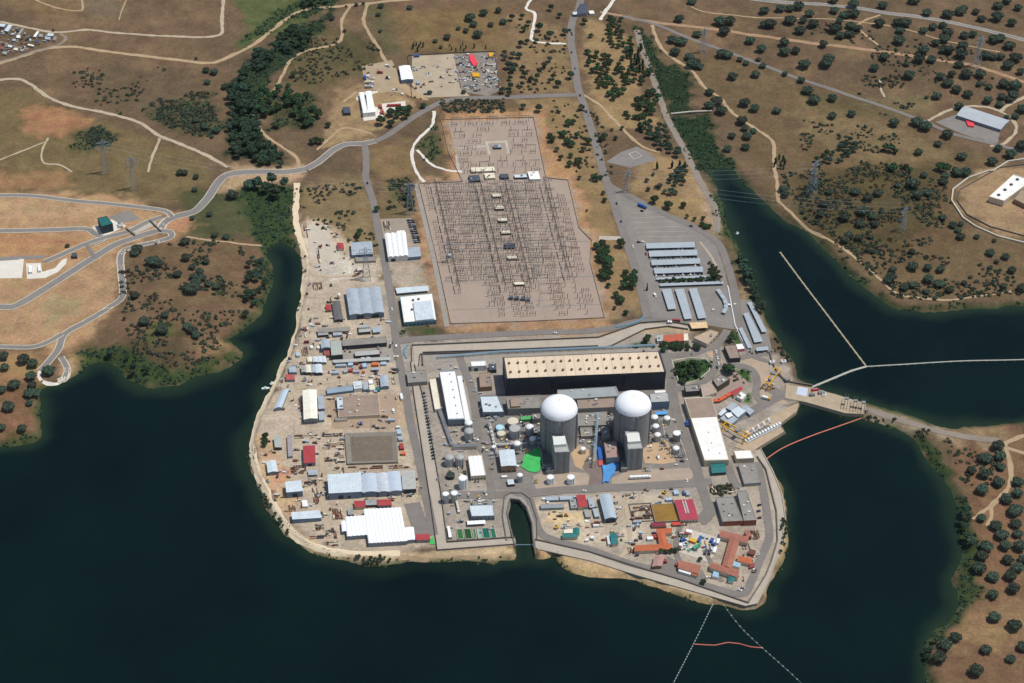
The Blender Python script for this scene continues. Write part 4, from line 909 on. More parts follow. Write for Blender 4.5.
def plant_unit(label, px, py, w, d, h, mats, seed, cat='plant unit', group=None):
    rr = random.Random(seed); q = P(px, py); t = thing('plant_unit', label, cat, (q.x, q.y, q.z), group)
    mb = MB(); mb.box((0, 0, 0), w, d, .5); mb.build('plinth', W_CONC, t)
    for k in range(4):
        x, y = rr.uniform(-.36, .36)*w, rr.uniform(-.36, .36)*d; mb = MB()
        if rr.random() < .5: mb.lathe((x, y, .4), [(rr.uniform(.6, 1.3), 0), (1.0, h*rr.uniform(.5, 1)), (.3, h)], 10)
        else: mb.box((x, y, .4), rr.uniform(1, 2.6), rr.uniform(1, 2.2), h*rr.uniform(.4, 1))
        mb.build('vessel', rr.choice(mats), t)
    mb = MB(); mb.path([(-w*.45, -d*.4, h*.5), (w*.4, -d*.4, h*.5), (w*.4, d*.4, h*.6), (-w*.2, d*.3, h*.6)], .18); mb.build('pipe', M_PIPE, t)
    return t
PU = [M_STEEL, T_WHITE, W_CONC, T_CREAM, M_YELLOW, M_DARKSTEEL]
for i, (x, y, lb) in enumerate([(505,441,'pipework skid beside the cream topped low tank'), (510,446,'crowded pump skid in front of the broad grey tank'), (523,449,'pump skid by the corner of the green sheeting'), (507,448,'grey valve skid next to the white roof workshop'), (527,452,'small skid under the dome topped pair of tanks'),
   (524,435,'valve skid between the broad grey tank and dome topped tanks'), (600,433,'plant skid between the reactors under the pale blue pipe gantry'), (585,437,'yellow and white plant skid beside the first dome'), (612,430,'dark plant skid in the second reactor shade'), (664,427,'dark plant skid among the white domed tanks'),
   (668,437,'pale plant skid at the foot of the white domed tanks'), (647,470,'low skid on the gravel bed by the second tower'), (476,440,'small skid on the tan plot beside the bigger grey tank'), (478,500,'skid by the road behind the notched white hall'), (545,468,'skid with tarpaulins on the green sheeting'),
   (540,424,'skid in the first reactor shade'), (572,432,'plant skid tight against the first reactor wall'), (590,462,'lone skid on the brown lane'), (535,482,'skid at the end of the gravel bed by the road'), (663,445,'skid on the tan tiled yard by the second tower')]):
    plant_unit(lb, x, y, 6+i % 3*1.5, 5+i % 2*1.5, 3+i % 3, PU, 40+i)
# sheets laid out on the ground
def sheet(name, label, pts, m_, z=.3, cat='sheeting'):
    q = [P(*p) for p in pts]; c = sum(q, Vector())/len(q); mb = MB()
    pl = [(p.x-c.x, p.y-c.y) for p in q]
    ar = sum(pl[i][0]*pl[(i+1) % len(pl)][1]-pl[(i+1) % len(pl)][0]*pl[i][1] for i in range(len(pl)))
    if ar < 0: pl = pl[::-1]
    mb.prism(pl, 0, z); o = mb.build(name, m_); o.location = (c.x, c.y, c.z+.5); tag(o, label, cat); return o
sheet('green_sheeting', 'bright green sheeting covering the ground beside the first reactor', [(520.8,467),(524,457),(530,451.5),(537.5,448),(541,452),(541.5,457),(541,469),(537,473),(529,472)], surf('sheet_green', srgb(70, 186, 92), .15, .2, .6, dirt=srgb(70,150,90), dirt_amt=.6), .5)
sheet('blue_tarpaulin', 'bright blue tarpaulin spread below the pink grey roofed block', [(602,466),(606,467),(611,464.6),(619,465),(618,469),(614.6,471.6),(615,474),(610.6,478),(608.6,483),(605,482.4),(602.4,484.4),(603.4,475)], surf('sheet_blue', srgb(84, 150, 208), .14, .2, .6, dirt=srgb(60,120,190), dirt_amt=.5), 1.6, 'tarpaulin')
sheet('blue_tarpaulin', 'dark blue tarpaulin bundle beside the pale blue pipe gantry', [(597,449),(604,447),(603,460),(599,462)], surf('sheet_dark_blue', srgb(46, 100, 170), .15, .3, .6), 2.2, 'tarpaulin')
sheet('red_tarpaulin', 'small red and white tarpaulin beside the bright blue tarpaulin', [(598,461),(603,459),(603,466),(599,467)], surf('sheet_red', srgb(200, 90, 90), .2, .4, .7), 1.2, 'tarpaulin')
sheet('green_sheeting', 'small green sheet beside the crimson roof by the double fence', [(430.5,539),(433,537),(435,544.5),(429.5,544.5)], surf('sheet_green', (0, 0, 0)), .3)
sheet('green_sheeting', 'green and yellow strip of sheeting under the control block wall', [(520,419.4),(533,418.4),(532,421.6),(521,422.6)], surf('sheet_green_dull', srgb(90, 170, 100), .2, .5, .7), 3.4)
# ------------------------------------------------------------------ eastern buildings
LB = [(684.3,398.4),(711.7,396.8),(729,460),(704.7,460.7)]
t = bld('long_hall', 'long hall with white roof and brown far end beside the plant street', LB, 8, W_CREAM, R_WHITEFLAT, units=0)
c, _ = quad_world(LB, 8); o_ = t.location; mb = MB(); k = .33
q = [lerp(c[0], c[0], 0), c[1], lerp(c[1], c[2], k), lerp(c[0], c[3], k)]; q = [(p.x-o_.x, p.y-o_.y) for p in q]; cq = (sum(p[0] for p in q)/4, sum(p[1] for p in q)/4); q = [(cq[0]+(p[0]-cq[0])*.95, cq[1]+(p[1]-cq[1])*.96) for p in q]
mb.prism(q[::-1], 7.7, 8.12); mb.build('brown_roof', R_FLATBROWN, t)
for s_, e_ in ((.5, .3), (.5, .6), (.3, .8), (.7, .9)):
    p = lerp(lerp(c[0], c[1], s_), lerp(c[3], c[2], s_), .4+.55*e_)-o_; mb = MB(); mb.box((p.x, p.y, 7.8), 1, 1, .9); mb.build('roof_unit', M_STEEL, t)
bld('annex', 'teal roofed annex at the end of the long white and brown hall', [(710.6,464.4),(724.6,463.6),(726.2,472),(712.2,473)], 4, W_DARK, R_TEAL, style='gable', rise=.6, ridge='a')
bld('store', 'cream walled block with tan white roof beside the long white hall', [(733.7,451),(750.6,450),(754.4,458.2),(736.6,459)], 6, W_CREAM, R_WHITEFLAT)
bld('store', 'low grey roofed store behind the seawall road, joined to the cream block', [(738,464),(756,462.6),(761.2,482.5),(744.2,484)], 4, W_CONC, R_FLATGREY, units=2)
bld('workshop', 'grey roofed block with brick end wall, on the plant street side of the court', [(715.6,497.4),(733.5,496.6),(743.4,520.8),(722.7,521.8)], 6, W_CONC, R_FLATGREY, units=6, seed=4, front=W_BRICK)
bld('workshop', 'grey roofed block with brick end wall, next to the seawall road', [(737,490.8),(746.5,490),(756.6,520.2),(744,520.8)], 7, W_CONC, R_FLATGREY, units=4, seed=9, front=W_BRICK)
bld('admin_building', 'grey roofed dark walled office beside the round green island', [(712.4,379.6),(721,374.3),(730,379),(717.4,387)], 8, surf('wall_dark_brown', srgb(92,80,70), .1, .3, .8), R_FLATGREY, win=(2, 7, 'nr'), units=2)
bld('admin_building', 'low grey roofed office curving under the round green island', [(684.4,385.5),(698,384),(700,391),(685.6,392)], 7, W_DARK, R_FLATGREY, win=(2, 6), units=2)
bld('admin_building', 'tan link block with dark window openings between the two grey offices', [(700.5,385.5),(714,382),(717,392),(703,397)], 5, W_CREAM, surf('roof_tan_pink', srgb(176,156,140), .1, .2, .85), win=(1, 4, 'n'))
bld('admin_building', 'red tiled office behind the hedge trees near the turbine hall', [(663.5,335.4),(683,334.2),(683.4,340.6),(664,342)], 4, W_CREAM, surf('roof_red_tile', srgb(190,98,72), .1, .3, .8, dirt=srgb(160,80,60), stripes=.3, sdepth=.12), style='gable', rise=1.2, ridge='a', win=(1, 6))
bld('admin_building', 'white flat annex at the end of the red tiled office', [(656.6,335.8),(662.8,335.4),(663.2,340.6),(657.4,341.2)], 4, W_WHITE, R_LIGHTGREY, units=1)
bld('admin_building', 'cream flat annex on the roadside end of the red tiled office', [(683.6,333.6),(688,333.2),(689,340.6),(684,341)], 4, W_CREAM, R_CREAM)
bld('reception_building', 'tan roofed entrance building with shaded side at the main gate', [(693.4,337.6),(710.6,329.8),(718.4,332.4),(707.2,344)], 6, W_CREAM, surf('roof_tan', srgb(186,162,136), .08, .15, .9, dirt=srgb(150,128,106)), units=2, win=(1, 4, 'nr'))
bld('gate_canopy', 'yellow and white roofed gate canopy on the parking lot side of the entrance', [(689,322.6),(706.5,321.6),(708,327.6),(692,328.6)], 4, W_CREAM, surf('roof_yellow_tan', srgb(222,188,138), .15, .3, .8, dirt=srgb(240,234,224), dirt_amt=.7), style='canopy', cat='canopy')
bld('exhibit_building', 'brown grey block with dark curved side by the avenue bend', [(724,345.4),(735.8,344.6),(740.6,358),(729.8,358.8)], 6, W_DARK, R_FLATBROWN, units=1)
bld('exhibit_building', 'small white block with red front beside the brown grey block', [(735,344.2),(742,343.6),(744.8,348.4),(737.4,349.4)], 4, surf('wall_pink_red', srgb(214,120,130), .08, .3, .8), R_WHITEFLAT, parapet=False)
# cluster of pale stepped roofs by the intake yard, one building with several roof sheets
t = thing('pump_workshop', 'cluster of pale grey stepped roofs on the asphalt by the yellow gantry crane', 'building', tuple(at(737, 412, 0)))
for i, (q, h, m_) in enumerate([([(726,408),(732,402),(738,405),(732,411)], 5, R_GREYBLUE), ([(718,414),(724,408),(727,411),(721,416)], 4, R_PALE), ([(731,411),(738,406),(746,411),(738,417.5)], 6, R_PALE), ([(741,407),(746,405),(754.5,411),(750,415)], 3.5, R_GREYBLUE), ([(720,418.4),(728,412),(738.5,418.8),(730.6,424.8)], 4.5, R_GREYBLUE), ([(725,414),(731,412.4),(733,415.6),(728,418)], 6.5, R_WHITE)]):
    c, b0 = quad_world(q, h); L = [(p.x-t.location.x, p.y-t.location.y) for p in c]
    mb = MB(); mb.prism(L[::-1], -.5, h-.05, top=False); mb.build('wall', W_GREY, t)
    mb = MB(); mb.prism(L[::-1], h-.1, h+.14+i*.004); mb.build('roof', m_, t)
# red ramped walkway
def ribbon_deck(name, label, pts, w, h, m_, cat):
    q = [P(*p) for p in pts]; c = sum(q, Vector())/len(q); t = thing(name, label, cat, (c.x, c.y, 0)); mb = MB()
    for a, b_ in zip(q[:-1], q[1:]):
        d = (b_-a).normalized(); s = Vector((-d.y, d.x, 0))*w/2; a_, c_ = a-c-d*.3, b_-c+d*.3
        mb.prism([tuple((a_-s)[:2]), tuple((c_-s)[:2]), tuple((c_+s)[:2]), tuple((a_+s)[:2])], h-.3, h, bottom=True)
    mb.build('roof', m_, t)
    for p in q:
        for k in (-1, 1): mb = MB(); mb.box((p.x-c.x, p.y-c.y+k*w*.35, -.3), .3, .3, h); mb.build('post', M_STEEL, t)
    return t
ribbon_deck('covered_walkway', 'orange red covered walkway winding from the offices to the pale roofs', [(712.5,402.5),(719,402),(726,398),(731,394.5)], 4.4, 3, surf('roof_orange_red', srgb(206,92,58), .1, .3, .7), 'walkway')
bld('canteen', 'small crimson roofed building at the end of the orange covered walkway', [(730.5,391.5),(741,386.4),(743,389),(734,396)], 3.6, W_CREAM, R_RED, parapet=False, cat='building')
bld('canteen', 'white roofed box with dark roof opening beside the crimson roof', [(736.5,396.6),(741,391.6),(746.6,394.6),(742,399.6)], 4, W_WHITE, R_WHITEFLAT, units=2)
# ------------------------------------------------------------------ western yard
Y = bld
Y('workshop', 'blue grey twin roofed workshop beside the gravel clearing', [(351,242.8),(371.6,241.4),(372.8,253.6),(352,255)], 5, W_BLUE, R_GREYBLUE, style='gable', n=2, ridge='a', rise=1.2, door=(.3,4,3.5))
Y('hut', 'small red roofed hut in a fenced plot at the gravel clearing', (337,243.4,6,5.6), 3, W_CREAM, R_RED, style='gable', rise=.8, cat='hut')
Y('shed', 'low grey flat shed just below the blue grey twin roofed workshop', (355,257,20,4.4), 3, W_CONC, R_FLATGREY, parapet=False, cat='shed')
Y('storage_hall', 'white hall with scalloped roof beside the row of dark parked vehicles', [(384.8,234),(405.4,232.6),(408,255.6),(388.2,257.2)], 7, W_WHITE, R_WHITE, style='vault', n=4, rise=1.3, ridge='b', door=(.25,5,4.5))
Y('storage_hall', 'square white stub behind the scalloped white hall', [(396.6,230.6),(404.8,230),(405.6,234),(397,234.4)], 6, W_WHITE, R_WHITEFLAT, parapet=False)
Y('shed', 'blue grey shed attached to the side of the scalloped white hall', [(407.4,248.2),(419.6,247.4),(420.8,256),(408.4,257.2)], 5, W_BLUE, R_GREYBLUE, style='mono', rise=.6, ridge='a', cat='shed')
Y('warehouse', 'large blue grey ribbed warehouse with open bays beside the access road', [(346,289.6),(380,287.2),(384,312.4),(349.8,315)], 7, W_BLUE, R_GREYBLUE, style='vault', n=3, rise=1.3, ridge='b', door=((.3,8,5.5),(.75,8,5.5)))
Y('shed', 'narrow dark grey shed beside the large blue grey ribbed warehouse', [(332,301.6),(339.6,301),(343,319.4),(335,320)], 3.5, W_DARK, surf('roof_dark_grey', srgb(104,100,98), .1, .2, .8), style='gable', rise=.8, cat='shed')
Y('hut', 'little square red hut by the narrow dark grey shed', (325.6,305,5,5.2), 3, W_BROWN, R_RED, style='gable', rise=.6, cat='hut')
t = Y('office_block', 'white flat roofed block with teal front and parapet by the lawn', [(400,296.6),(432.4,293.4),(436.4,320),(404,322.6)], 6, surf('wall_teal_grey', srgb(120,150,156), .06, .2, .6), R_WHITEFLAT, win=(1, 8))
c, _ = quad_world([(413,302),(431,300.2),(434.4,318.6),(415.8,320.4)], 8); o_ = t.location
mb = MB(); mb.prism([(p.x-o_.x, p.y-o_.y) for p in c][::-1], 5.8, 8); mb.build('raised_block', R_PALE, t)
for s_ in ((.38,.2),(.55,.18),(.3,.55)):
    c0 = quad_world([(400,296.6),(432.4,293.4),(436.4,320),(404,322.6)], 6)[0]; p = lerp(lerp(c0[0], c0[1], s_[0]), lerp(c0[3], c0[2], s_[0]), s_[1])-o_; mb = MB(); mb.box((p.x, p.y, 5.8), 2.4, 2, 1.6); mb.build('roof_unit', M_DARKSTEEL, t)
Y('canopy', 'long pale blue canopy behind the white flat roofed block', [(395.6,288),(428,285.6),(429,290.6),(397,293.4)], 3.5, W_WHITE, R_PALE, style='canopy', cat='canopy')
Y('canopy', 'long grey canopy in the work yard behind the L shaped roof', [(317,328.6),(350,326.8),(350.4,330.8),(317.6,332.4)], 4, W_GREY, R_FLATGREY, style='canopy', cat='canopy')
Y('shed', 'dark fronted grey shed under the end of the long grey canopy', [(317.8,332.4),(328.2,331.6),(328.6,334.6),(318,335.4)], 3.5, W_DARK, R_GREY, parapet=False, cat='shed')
Y('shed', 'pale blue sheet roofed shed in front of the long grey canopy', [(332.6,331.4),(342,330.6),(342.4,334.8),(333,335.6)], 3, W_BLUE, R_GREYBLUE, parapet=False, cat='shed')
t = Y('cooling_plant', 'row of grey cooling units on a frame near the access road', [(358,325),(370,324),(370.6,331.4),(358.8,332.4)], 4, M_DARKSTEEL, R_LIGHTGREY, parapet=False, cat='plant')
L = ALLB[-1][2]
for k in range(5):
    p = lerp(lerp(L[0], L[1], .1+.2*k), lerp(L[3], L[2], .1+.2*k), .5); mb = MB(); mb.lathe((p.x, p.y, 3.9), [(1, 0), (1.1, 1.2), (.6, 1.3)], 10); mb.build('fan', M_STEEL, t)
Y('shed', 'blue grey open shed beside the row of cooling units', [(372.4,327.4),(380.6,326.6),(381.2,331.6),(373,332.6)], 3.5, M_DARKSTEEL, R_GREYBLUE, style='canopy', cat='shed')
Y('workshop', 'small blue vaulted workshop at the corner of the L shaped grey roof', [(320.8,340.2),(329.6,339.4),(330.6,347.6),(321.4,348.4)], 6, W_BLUE, R_GREYBLUE, style='vault', n=1, rise=1.4, door=(.5,5,4))
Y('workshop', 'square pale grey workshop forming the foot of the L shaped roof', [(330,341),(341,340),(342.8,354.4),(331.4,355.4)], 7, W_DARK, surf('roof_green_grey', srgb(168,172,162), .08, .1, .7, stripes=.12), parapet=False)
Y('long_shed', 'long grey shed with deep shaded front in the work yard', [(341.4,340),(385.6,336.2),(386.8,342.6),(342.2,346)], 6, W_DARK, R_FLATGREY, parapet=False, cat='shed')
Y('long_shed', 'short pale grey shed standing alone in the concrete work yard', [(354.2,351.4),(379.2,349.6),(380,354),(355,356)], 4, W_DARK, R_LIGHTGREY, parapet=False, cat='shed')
Y('canopy', 'thin pale canopy strip along the row of coloured containers', [(333,359.8),(390,356.8),(390.6,359.8),(333.6,362.8)], 3.5, W_GREY, R_LIGHTGREY, style='canopy', cat='canopy')
Y('shed', 'red brown shed between the blue vaulted workshop and pale grey foot', (323.4,350.4,7,5), 3.5, W_BROWN, surf('roof_red_brown', srgb(150,84,78), .12, .3, .8), parapet=False, cat='shed')
for i, (x, lb) in enumerate([(307.4,'cream small gabled cabin, first in the row of four by the sandy track'), (312.6,'grey white small gabled cabin, second in the row of four'), (317,'pale blue small gabled cabin, third in the row of four'), (321.4,'tallest pale gabled cabin, at the end of the row of four')]):
    Y('cabin', lb, (x, 357.4-i*.3, 4, 4.4+i*.5), 3, W_CREAM if i == 0 else W_GREY, [R_CREAM, R_PALE, R_PALE, R_PALE][i], style='gable', rise=.7, cat='cabin', group='row of four small cabins')
for i, (x, w, lb, m_) in enumerate([(301,4.6,'grey roofed bay shed, first of the striped row',R_GREY),(305.8,4.4,'cream white bay shed, second of the striped row',R_CREAM),(310.6,4.6,'blue grey bay shed, third of the striped row',R_GREYBLUE),(315.4,6,'largest pale bay shed closing the striped row',R_PALE)]):
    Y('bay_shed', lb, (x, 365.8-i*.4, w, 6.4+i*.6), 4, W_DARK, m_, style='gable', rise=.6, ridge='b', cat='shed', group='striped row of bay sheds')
Y('shed', 'blue grey shed near the waterside track with a white tank beside', (288.4,366.4,7.6,6), 3.5, W_BLUE, R_GREYBLUE, parapet=False, cat='shed')
Y('shed', 'faded red roofed shed next to the waterside track', (285.4,374.4,8.8,5.4), 3.5, W_GREY, surf('roof_faded_red', srgb(176,84,76), .15, .3, .8, dirt=srgb(150,150,150), dirt_amt=.5), parapet=False, cat='shed')
Y('shed', 'long pale blue vaulted shed leaning beside the waterside track', [(282.4,390.4),(288.4,390),(281.6,407.4),(274.6,408.4)], 4, W_GREY, surf('roof_pale_blue', srgb(186,200,210), .06, .2, .6, stripes=.1), style='vault', n=1, rise=1.2, cat='shed')
Y('warehouse', 'cream white warehouse with a brown stain on its roof', [(302.8,390.8),(316.4,389.8),(317.4,418.4),(304,419.4)], 7, W_GREY, surf('roof_cream_stained', srgb(240,236,216), .05, .05, .6, dirt=srgb(206,160,106), dirt_amt=.5, stripes=.1, sdepth=.05), style='gable', rise=1.2, ridge='b', win=(1, 4))
Y('lean_to', 'pale blue lean-to against the stained cream warehouse, nearer its rear', [(317.6,395.4),(323.6,395),(324.8,408.4),(318.4,409)], 3.5, W_BLUE, R_GREYBLUE, parapet=False)
Y('lean_to', 'pale blue lean-to against the stained cream warehouse, nearer its front', [(318.6,411.6),(323.8,411.2),(324.4,419.6),(319,420.2)], 3.5, W_BLUE, R_GREYBLUE, parapet=False)
Y('long_shed', 'flat blue grey strip roof with white air units at one end', [(326.6,388.2),(353,385.4),(353.4,390.2),(327,393.6)], 3.5, W_BLUE, surf('roof_steel_blue', srgb(146,160,172), .08, .1, .7), parapet=False, cat='shed')
Y('plant_room', 'white framed plant room in the middle of the blue grey strip roof', [(353.2,381.4),(361.6,380.6),(362.6,388),(354,389)], 5, W_WHITE, R_PALE, units=3)
Y('plant_room', 'blue grey flat room beside the white framed plant room', [(362.8,381.6),(368,381.2),(368.6,389),(363.4,389.6)], 4, W_BLUE, R_GREYBLUE, parapet=False)
Y('cabin', 'white cabin, upper of two beside the plant room', (368.2,379.6,4.4,4), 3.2, W_WHITE, R_WHITEFLAT, parapet=False, cat='cabin')
Y('cabin', 'cream white square cabin, lower of two beside the plant room', (368.8,384.6,5.4,5.2), 3.2, W_WHITE, R_CREAM, parapet=False, cat='cabin')
Y('hut', 'small teal hut between the cream cabin and the vaulted grey shed', (375.6,387,4,3.2), 2.8, R_TEAL, R_TEAL, parapet=False, cat='hut')
Y('shed', 'blue grey vaulted shed near the gatehouse and its road', [(379.8,376),(387.8,375.4),(389,386.2),(381,387)], 4, W_BLUE, R_GREYBLUE, style='vault', n=1, rise=1.2, cat='shed')
Y('office_block', 'wide brown roofed flat block with white edge trim in the sandy yard', [(337.6,397.4),(378.4,395),(380.2,414.8),(338.4,417)], 4, W_CREAM, R_FLATBROWN, units=6)
Y('lean_to', 'grey front strip of the wide brown roofed block', [(334.6,417.4),(347,416.6),(347.4,419.4),(335,420.4)], 3, W_CREAM, R_FLATGREY, parapet=False)
Y('lean_to', 'pale grey rear wing of the wide brown roofed block', [(336.4,396.8),(343,396.4),(343.8,409),(337.4,409.4)], 5, W_GREY, R_PALE, units=2)
Y('shed', 'small green grey shed on the beach side near the red roof', (274,437,6.6,10.4), 4, W_DARK, surf('roof_green_grey', (0,0,0)), style='mono', rise=.5, ridge='b', cat='shed')
Y('warehouse', 'bright red roofed warehouse among the stacked materials', [(303.2,446.2),(314.6,445.4),(315.4,462.2),(304,463)], 5, W_GREY, R_RED, style='gable', rise=.9, ridge='a', door=(.5,4,3.5))
Y('shed', 'pale grey gabled shed beside the orange earth heap', [(266.6,461.4),(275.4,460.6),(277.8,471.4),(268,472.6)], 4.5, W_GREY, R_PALE, style='gable', rise=1.1, ridge='b', cat='shed')
Y('warehouse', 'largest pale grey warehouse of the row above the white tent hall', [(327.6,474.8),(360.8,472.6),(362.2,491.4),(329,493.2)], 9, W_BLUE, R_PALE, style='gable', rise=1.4, ridge='a', door=((.35,5,5),(.6,3,4)), win=None)
Y('warehouse', 'pale blue vaulted warehouse next to the largest grey warehouse', [(362,474.6),(376,473.6),(377.4,491.6),(363,492.6)], 6.5, W_BLUE, surf('roof_light_blue', srgb(188,200,208), .05, .15, .55, stripes=.12), style='vault', n=1, rise=1.3)
Y('warehouse', 'vaulted grey warehouse with a patched white roof stripe', [(377,474),(387,473.2),(388.6,491.4),(378.2,492.2)], 6.5, W_GREY, surf('roof_patched', srgb(196,202,204), .12, .2, .6, dirt=srgb(176,120,104), dirt_amt=.4, stripes=.12), style='vault', n=1, rise=1.2)
Y('warehouse', 'pale vaulted warehouse fourth along the row above the tent hall', [(387.6,472.6),(399.8,471.6),(401.8,490.6),(389,491.8)], 6.5, W_GREY, surf('roof_light_blue', (0,0,0)), style='vault', n=1, rise=1.3)
Y('warehouse', 'cream grey warehouse at the road end of the row', [(401.4,471.6),(414.4,470.4),(416.2,488.6),(403,489.8)], 6, W_DARK, R_LIGHTGREY, style='mono', rise=.8, ridge='b')
Y('shed', 'crimson roofed shed at one end of the row behind the tent hall', (354.2,501.2,10,6), 3.5, W_CREAM, R_RED, style='gable', rise=.8, ridge='a', cat='shed')
Y('shed', 'grey shed between two crimson roofed sheds behind the tent hall', (364.8,499.8,11.6,5.4), 3.5, W_DARK, R_GREY, parapet=False, cat='shed')
Y('shed', 'longer crimson roofed shed beside the asphalt yard, behind the tent hall', (377,500,13.6,5.6), 3.5, W_GREY, R_RED, style='gable', rise=.8, ridge='a', cat='shed')
# big white ribbed hall: one thing of four connected bodies
t = thing('tent_hall', 'huge bright white ribbed hall with stepped outline near the lake shore', 'hall', tuple(at(380, 527, 0)))
for q, h, n_ in (([(363.4,509.4),(401,507.6),(407,541),(368.6,543.2)], 5.5, 10), ([(345.2,517),(364.4,515.6),(368,534.8),(347,536.4)], 5.2, 5), ([(341,521.2),(345.6,520.8),(347.2,531),(342,531.6)], 4.6, 1), ([(404.6,527.8),(413.6,527),(415.2,539.4),(406.4,540.4)], 4.8, 1)):
    c, _b = quad_world(q, h); o_ = t.location; L = [Vector((p.x-o_.x, p.y-o_.y, 0)) for p in c]; fl, fr, nr, nl = L
    mb = MB(); mb.prism([(p.x, p.y) for p in (nl, nr, fr, fl)], -.5, h, top=False); mb.build('wall', W_GREY, t)
    mb = MB(); hw = Vector((0, 0, h))
    for i in range(n_):
        for k in range(6):
            s0, s1 = (i+k/6)/n_, (i+(k+1)/6)/n_; z0, z1 = .75*math.sin(math.pi*k/6), .75*math.sin(math.pi*(k+1)/6)
            mb.face([lerp(nl, nr, s0)+hw+Vector((0, -.2, z0)), lerp(nl, nr, s1)+hw+Vector((0, -.2, z1)), lerp(fl, fr, s1)+hw+Vector((0, 0, z1)), lerp(fl, fr, s0)+hw+Vector((0, 0, z0))])
            mb.face([lerp(nl, nr, s0)+hw+Vector((0, -.2, -.1)), lerp(nl, nr, s1)+hw+Vector((0, -.2, -.1)), lerp(nl, nr, s1)+hw+Vector((0, -.2, z1)), lerp(nl, nr, s0)+hw+Vector((0, -.2, z0))])
    mb.build('roof', surf('roof_tent_white', srgb(250,250,248), .02, .1, .5, fine=.03), t)
Y('shed', 'crimson roofed grey fronted shed between the tent hall and green sheet', (415.6,535,13.4,5), 4, W_CONC, R_RED, style='mono', rise=.6, ridge='a', cat='shed')
Y('warehouse', 'tall pale warehouse with shaded front near the lakeside bend', [(285.4,482),(300.6,480.6),(302.6,490.8),(286.6,492.2)], 8, W_BLUE, R_PALE, style='gable', rise=1.1, ridge='a', door=(.5,5,5))
Y('long_shed', 'long pale grey shed closest to the lakeside track bend', [(291.6,513),(319.4,510.6),(321.4,517.6),(292.6,519.8)], 5, W_BLUE, R_PALE, style='mono', rise=.8, ridge='b', cat='shed')
Y('hut', 'white square hut between the tall pale warehouse and the long shed', (301.6,500,5.6,6.4), 3, W_WHITE, R_WHITEFLAT, parapet=False, cat='hut')
Y('hut', 'small grey hut beside the crimson shed near the tent hall', (347.2,508.6,6,6), 3, W_CONC, R_GREY, parapet=False, cat='hut')
Y('shed', 'open sheet roof shelter below the bright red roofed warehouse', (307.8,470,9.6,5), 3, M_STEEL, R_GREYBLUE, style='canopy', cat='shelter')
Y('shed', 'narrow grey shed along the rack of pipes behind the red roof', [(287,435.6),(291.6,435.2),(292.6,456),(288,456.6)], 3, W_GREY, surf('roof_mauve_grey', srgb(158,150,150), .1, .2, .8), parapet=False, cat='shed')
# walled sludge bed
g = quad_world([(344.4,433),(396.6,431.4),(398.4,462),(347,463.6)], 2.2)[0]; ctr = sum(g, Vector())/4; gl = [p-ctr for p in g]
t = thing('drying_bed', 'wide walled bed of brown earth with grey rim in the sandy yard', 'bed', (ctr.x, ctr.y, 0))
mb = MB(); o1 = [Vector((p.x, p.y, 2.2)) for p in gl]; i1 = [Vector((p.x*.8, p.y*.8, .7)) for p in gl]; o0 = [Vector((p.x, p.y, -.3)) for p in gl]; tp = [Vector((p.x*.96, p.y*.96, 2.2)) for p in gl]
for k in range(4):
    j = (k+1) % 4; mb.face([o0[k], o0[j], o1[j], o1[k]]); mb.face([o1[k], o1[j], tp[j], tp[k]]); mb.face([tp[k], tp[j], i1[j], i1[k]])
mb.build('rim', surf('bed_rim', srgb(136,128,114), .1, .1, .9, fine=.1), t)
mb = MB(); mb.face([p+Vector((0, 0, .02)) for p in i1]); mb.build('bed_soil', surf('bed_soil', srgb(116,104,89), .12, .08, .95, dirt=srgb(156,134,106), dirt_amt=.6, fine=.12), t)
# ------------------------------------------------------------------ south-eastern yard
Y('container_row', 'pale blue grey cabin row along the road, nearer the inlet basin', (545.4,496.4,12.6,4), 3, W_BLUE, R_GREYBLUE, parapet=False, cat='cabin')
Y('container_row', 'pale blue grey cabin row along the road, nearer the red roof', (559,495.8,13.4,4), 3, W_BLUE, R_GREYBLUE, parapet=False, cat='cabin')
Y('cabin', 'long low grey cabin standing on the pale yard by the inlet basin', (540,504.4,23,4), 3, W_GREY, surf('roof_mid_grey', srgb(146,150,150), .12, .3, .8), parapet=False, cat='cabin')
Y('shed', 'grey flat shed tucked beside the crimson pitched roof', [(569.6,499),(577,498.4),(579,507.4),(571,508)], 3.5, W_GREY, R_GREY, units=3, parapet=False, cat='shed')
Y('workshop', 'crimson pitched roof workshop by the plant road', [(576.4,495.4),(584.6,494.8),(587.6,506.4),(578.6,507)], 4.5, W_CREAM, R_RED, style='gable', rise=1, ridge='a')
Y('shed', 'grey flat shed with a white panel between red roof and arched shed', [(587.4,497.4),(592.6,497),(595.4,507),(589.8,507.6)], 3.5, W_GREY, R_GREYBLUE, parapet=False, units=1, cat='shed')
Y('cabin', 'slim grey cabin below the crimson pitched roof', (583.6,509.4,5,7.6), 3, W_GREY, R_GREY, parapet=False, cat='cabin')
Y('cabin', 'slim grey cabin beside the shaded side of the arched shed', (592.4,508.4,4.6,8.4), 3, W_GREY, R_GREYBLUE, parapet=False, cat='cabin')
Y('storage_hall', 'tall grey arched storage shed with dark open end', [(599.2,495.8),(611.2,495),(616.2,518),(605.2,519)], 6, W_BLUE, surf('roof_arch_grey', srgb(176,188,194), .05, .15, .5, stripes=.1), style='vault', n=1, rise=2, door=(.5,10,5.5))
Y('site_office', 'teal L shaped site office on the sandy yard, main wing', [(562.6,533.4),(577.6,533),(577.6,537),(562.6,537.4)], 3.5, W_CREAM, R_TEAL, style='gable', rise=.8, ridge='a')
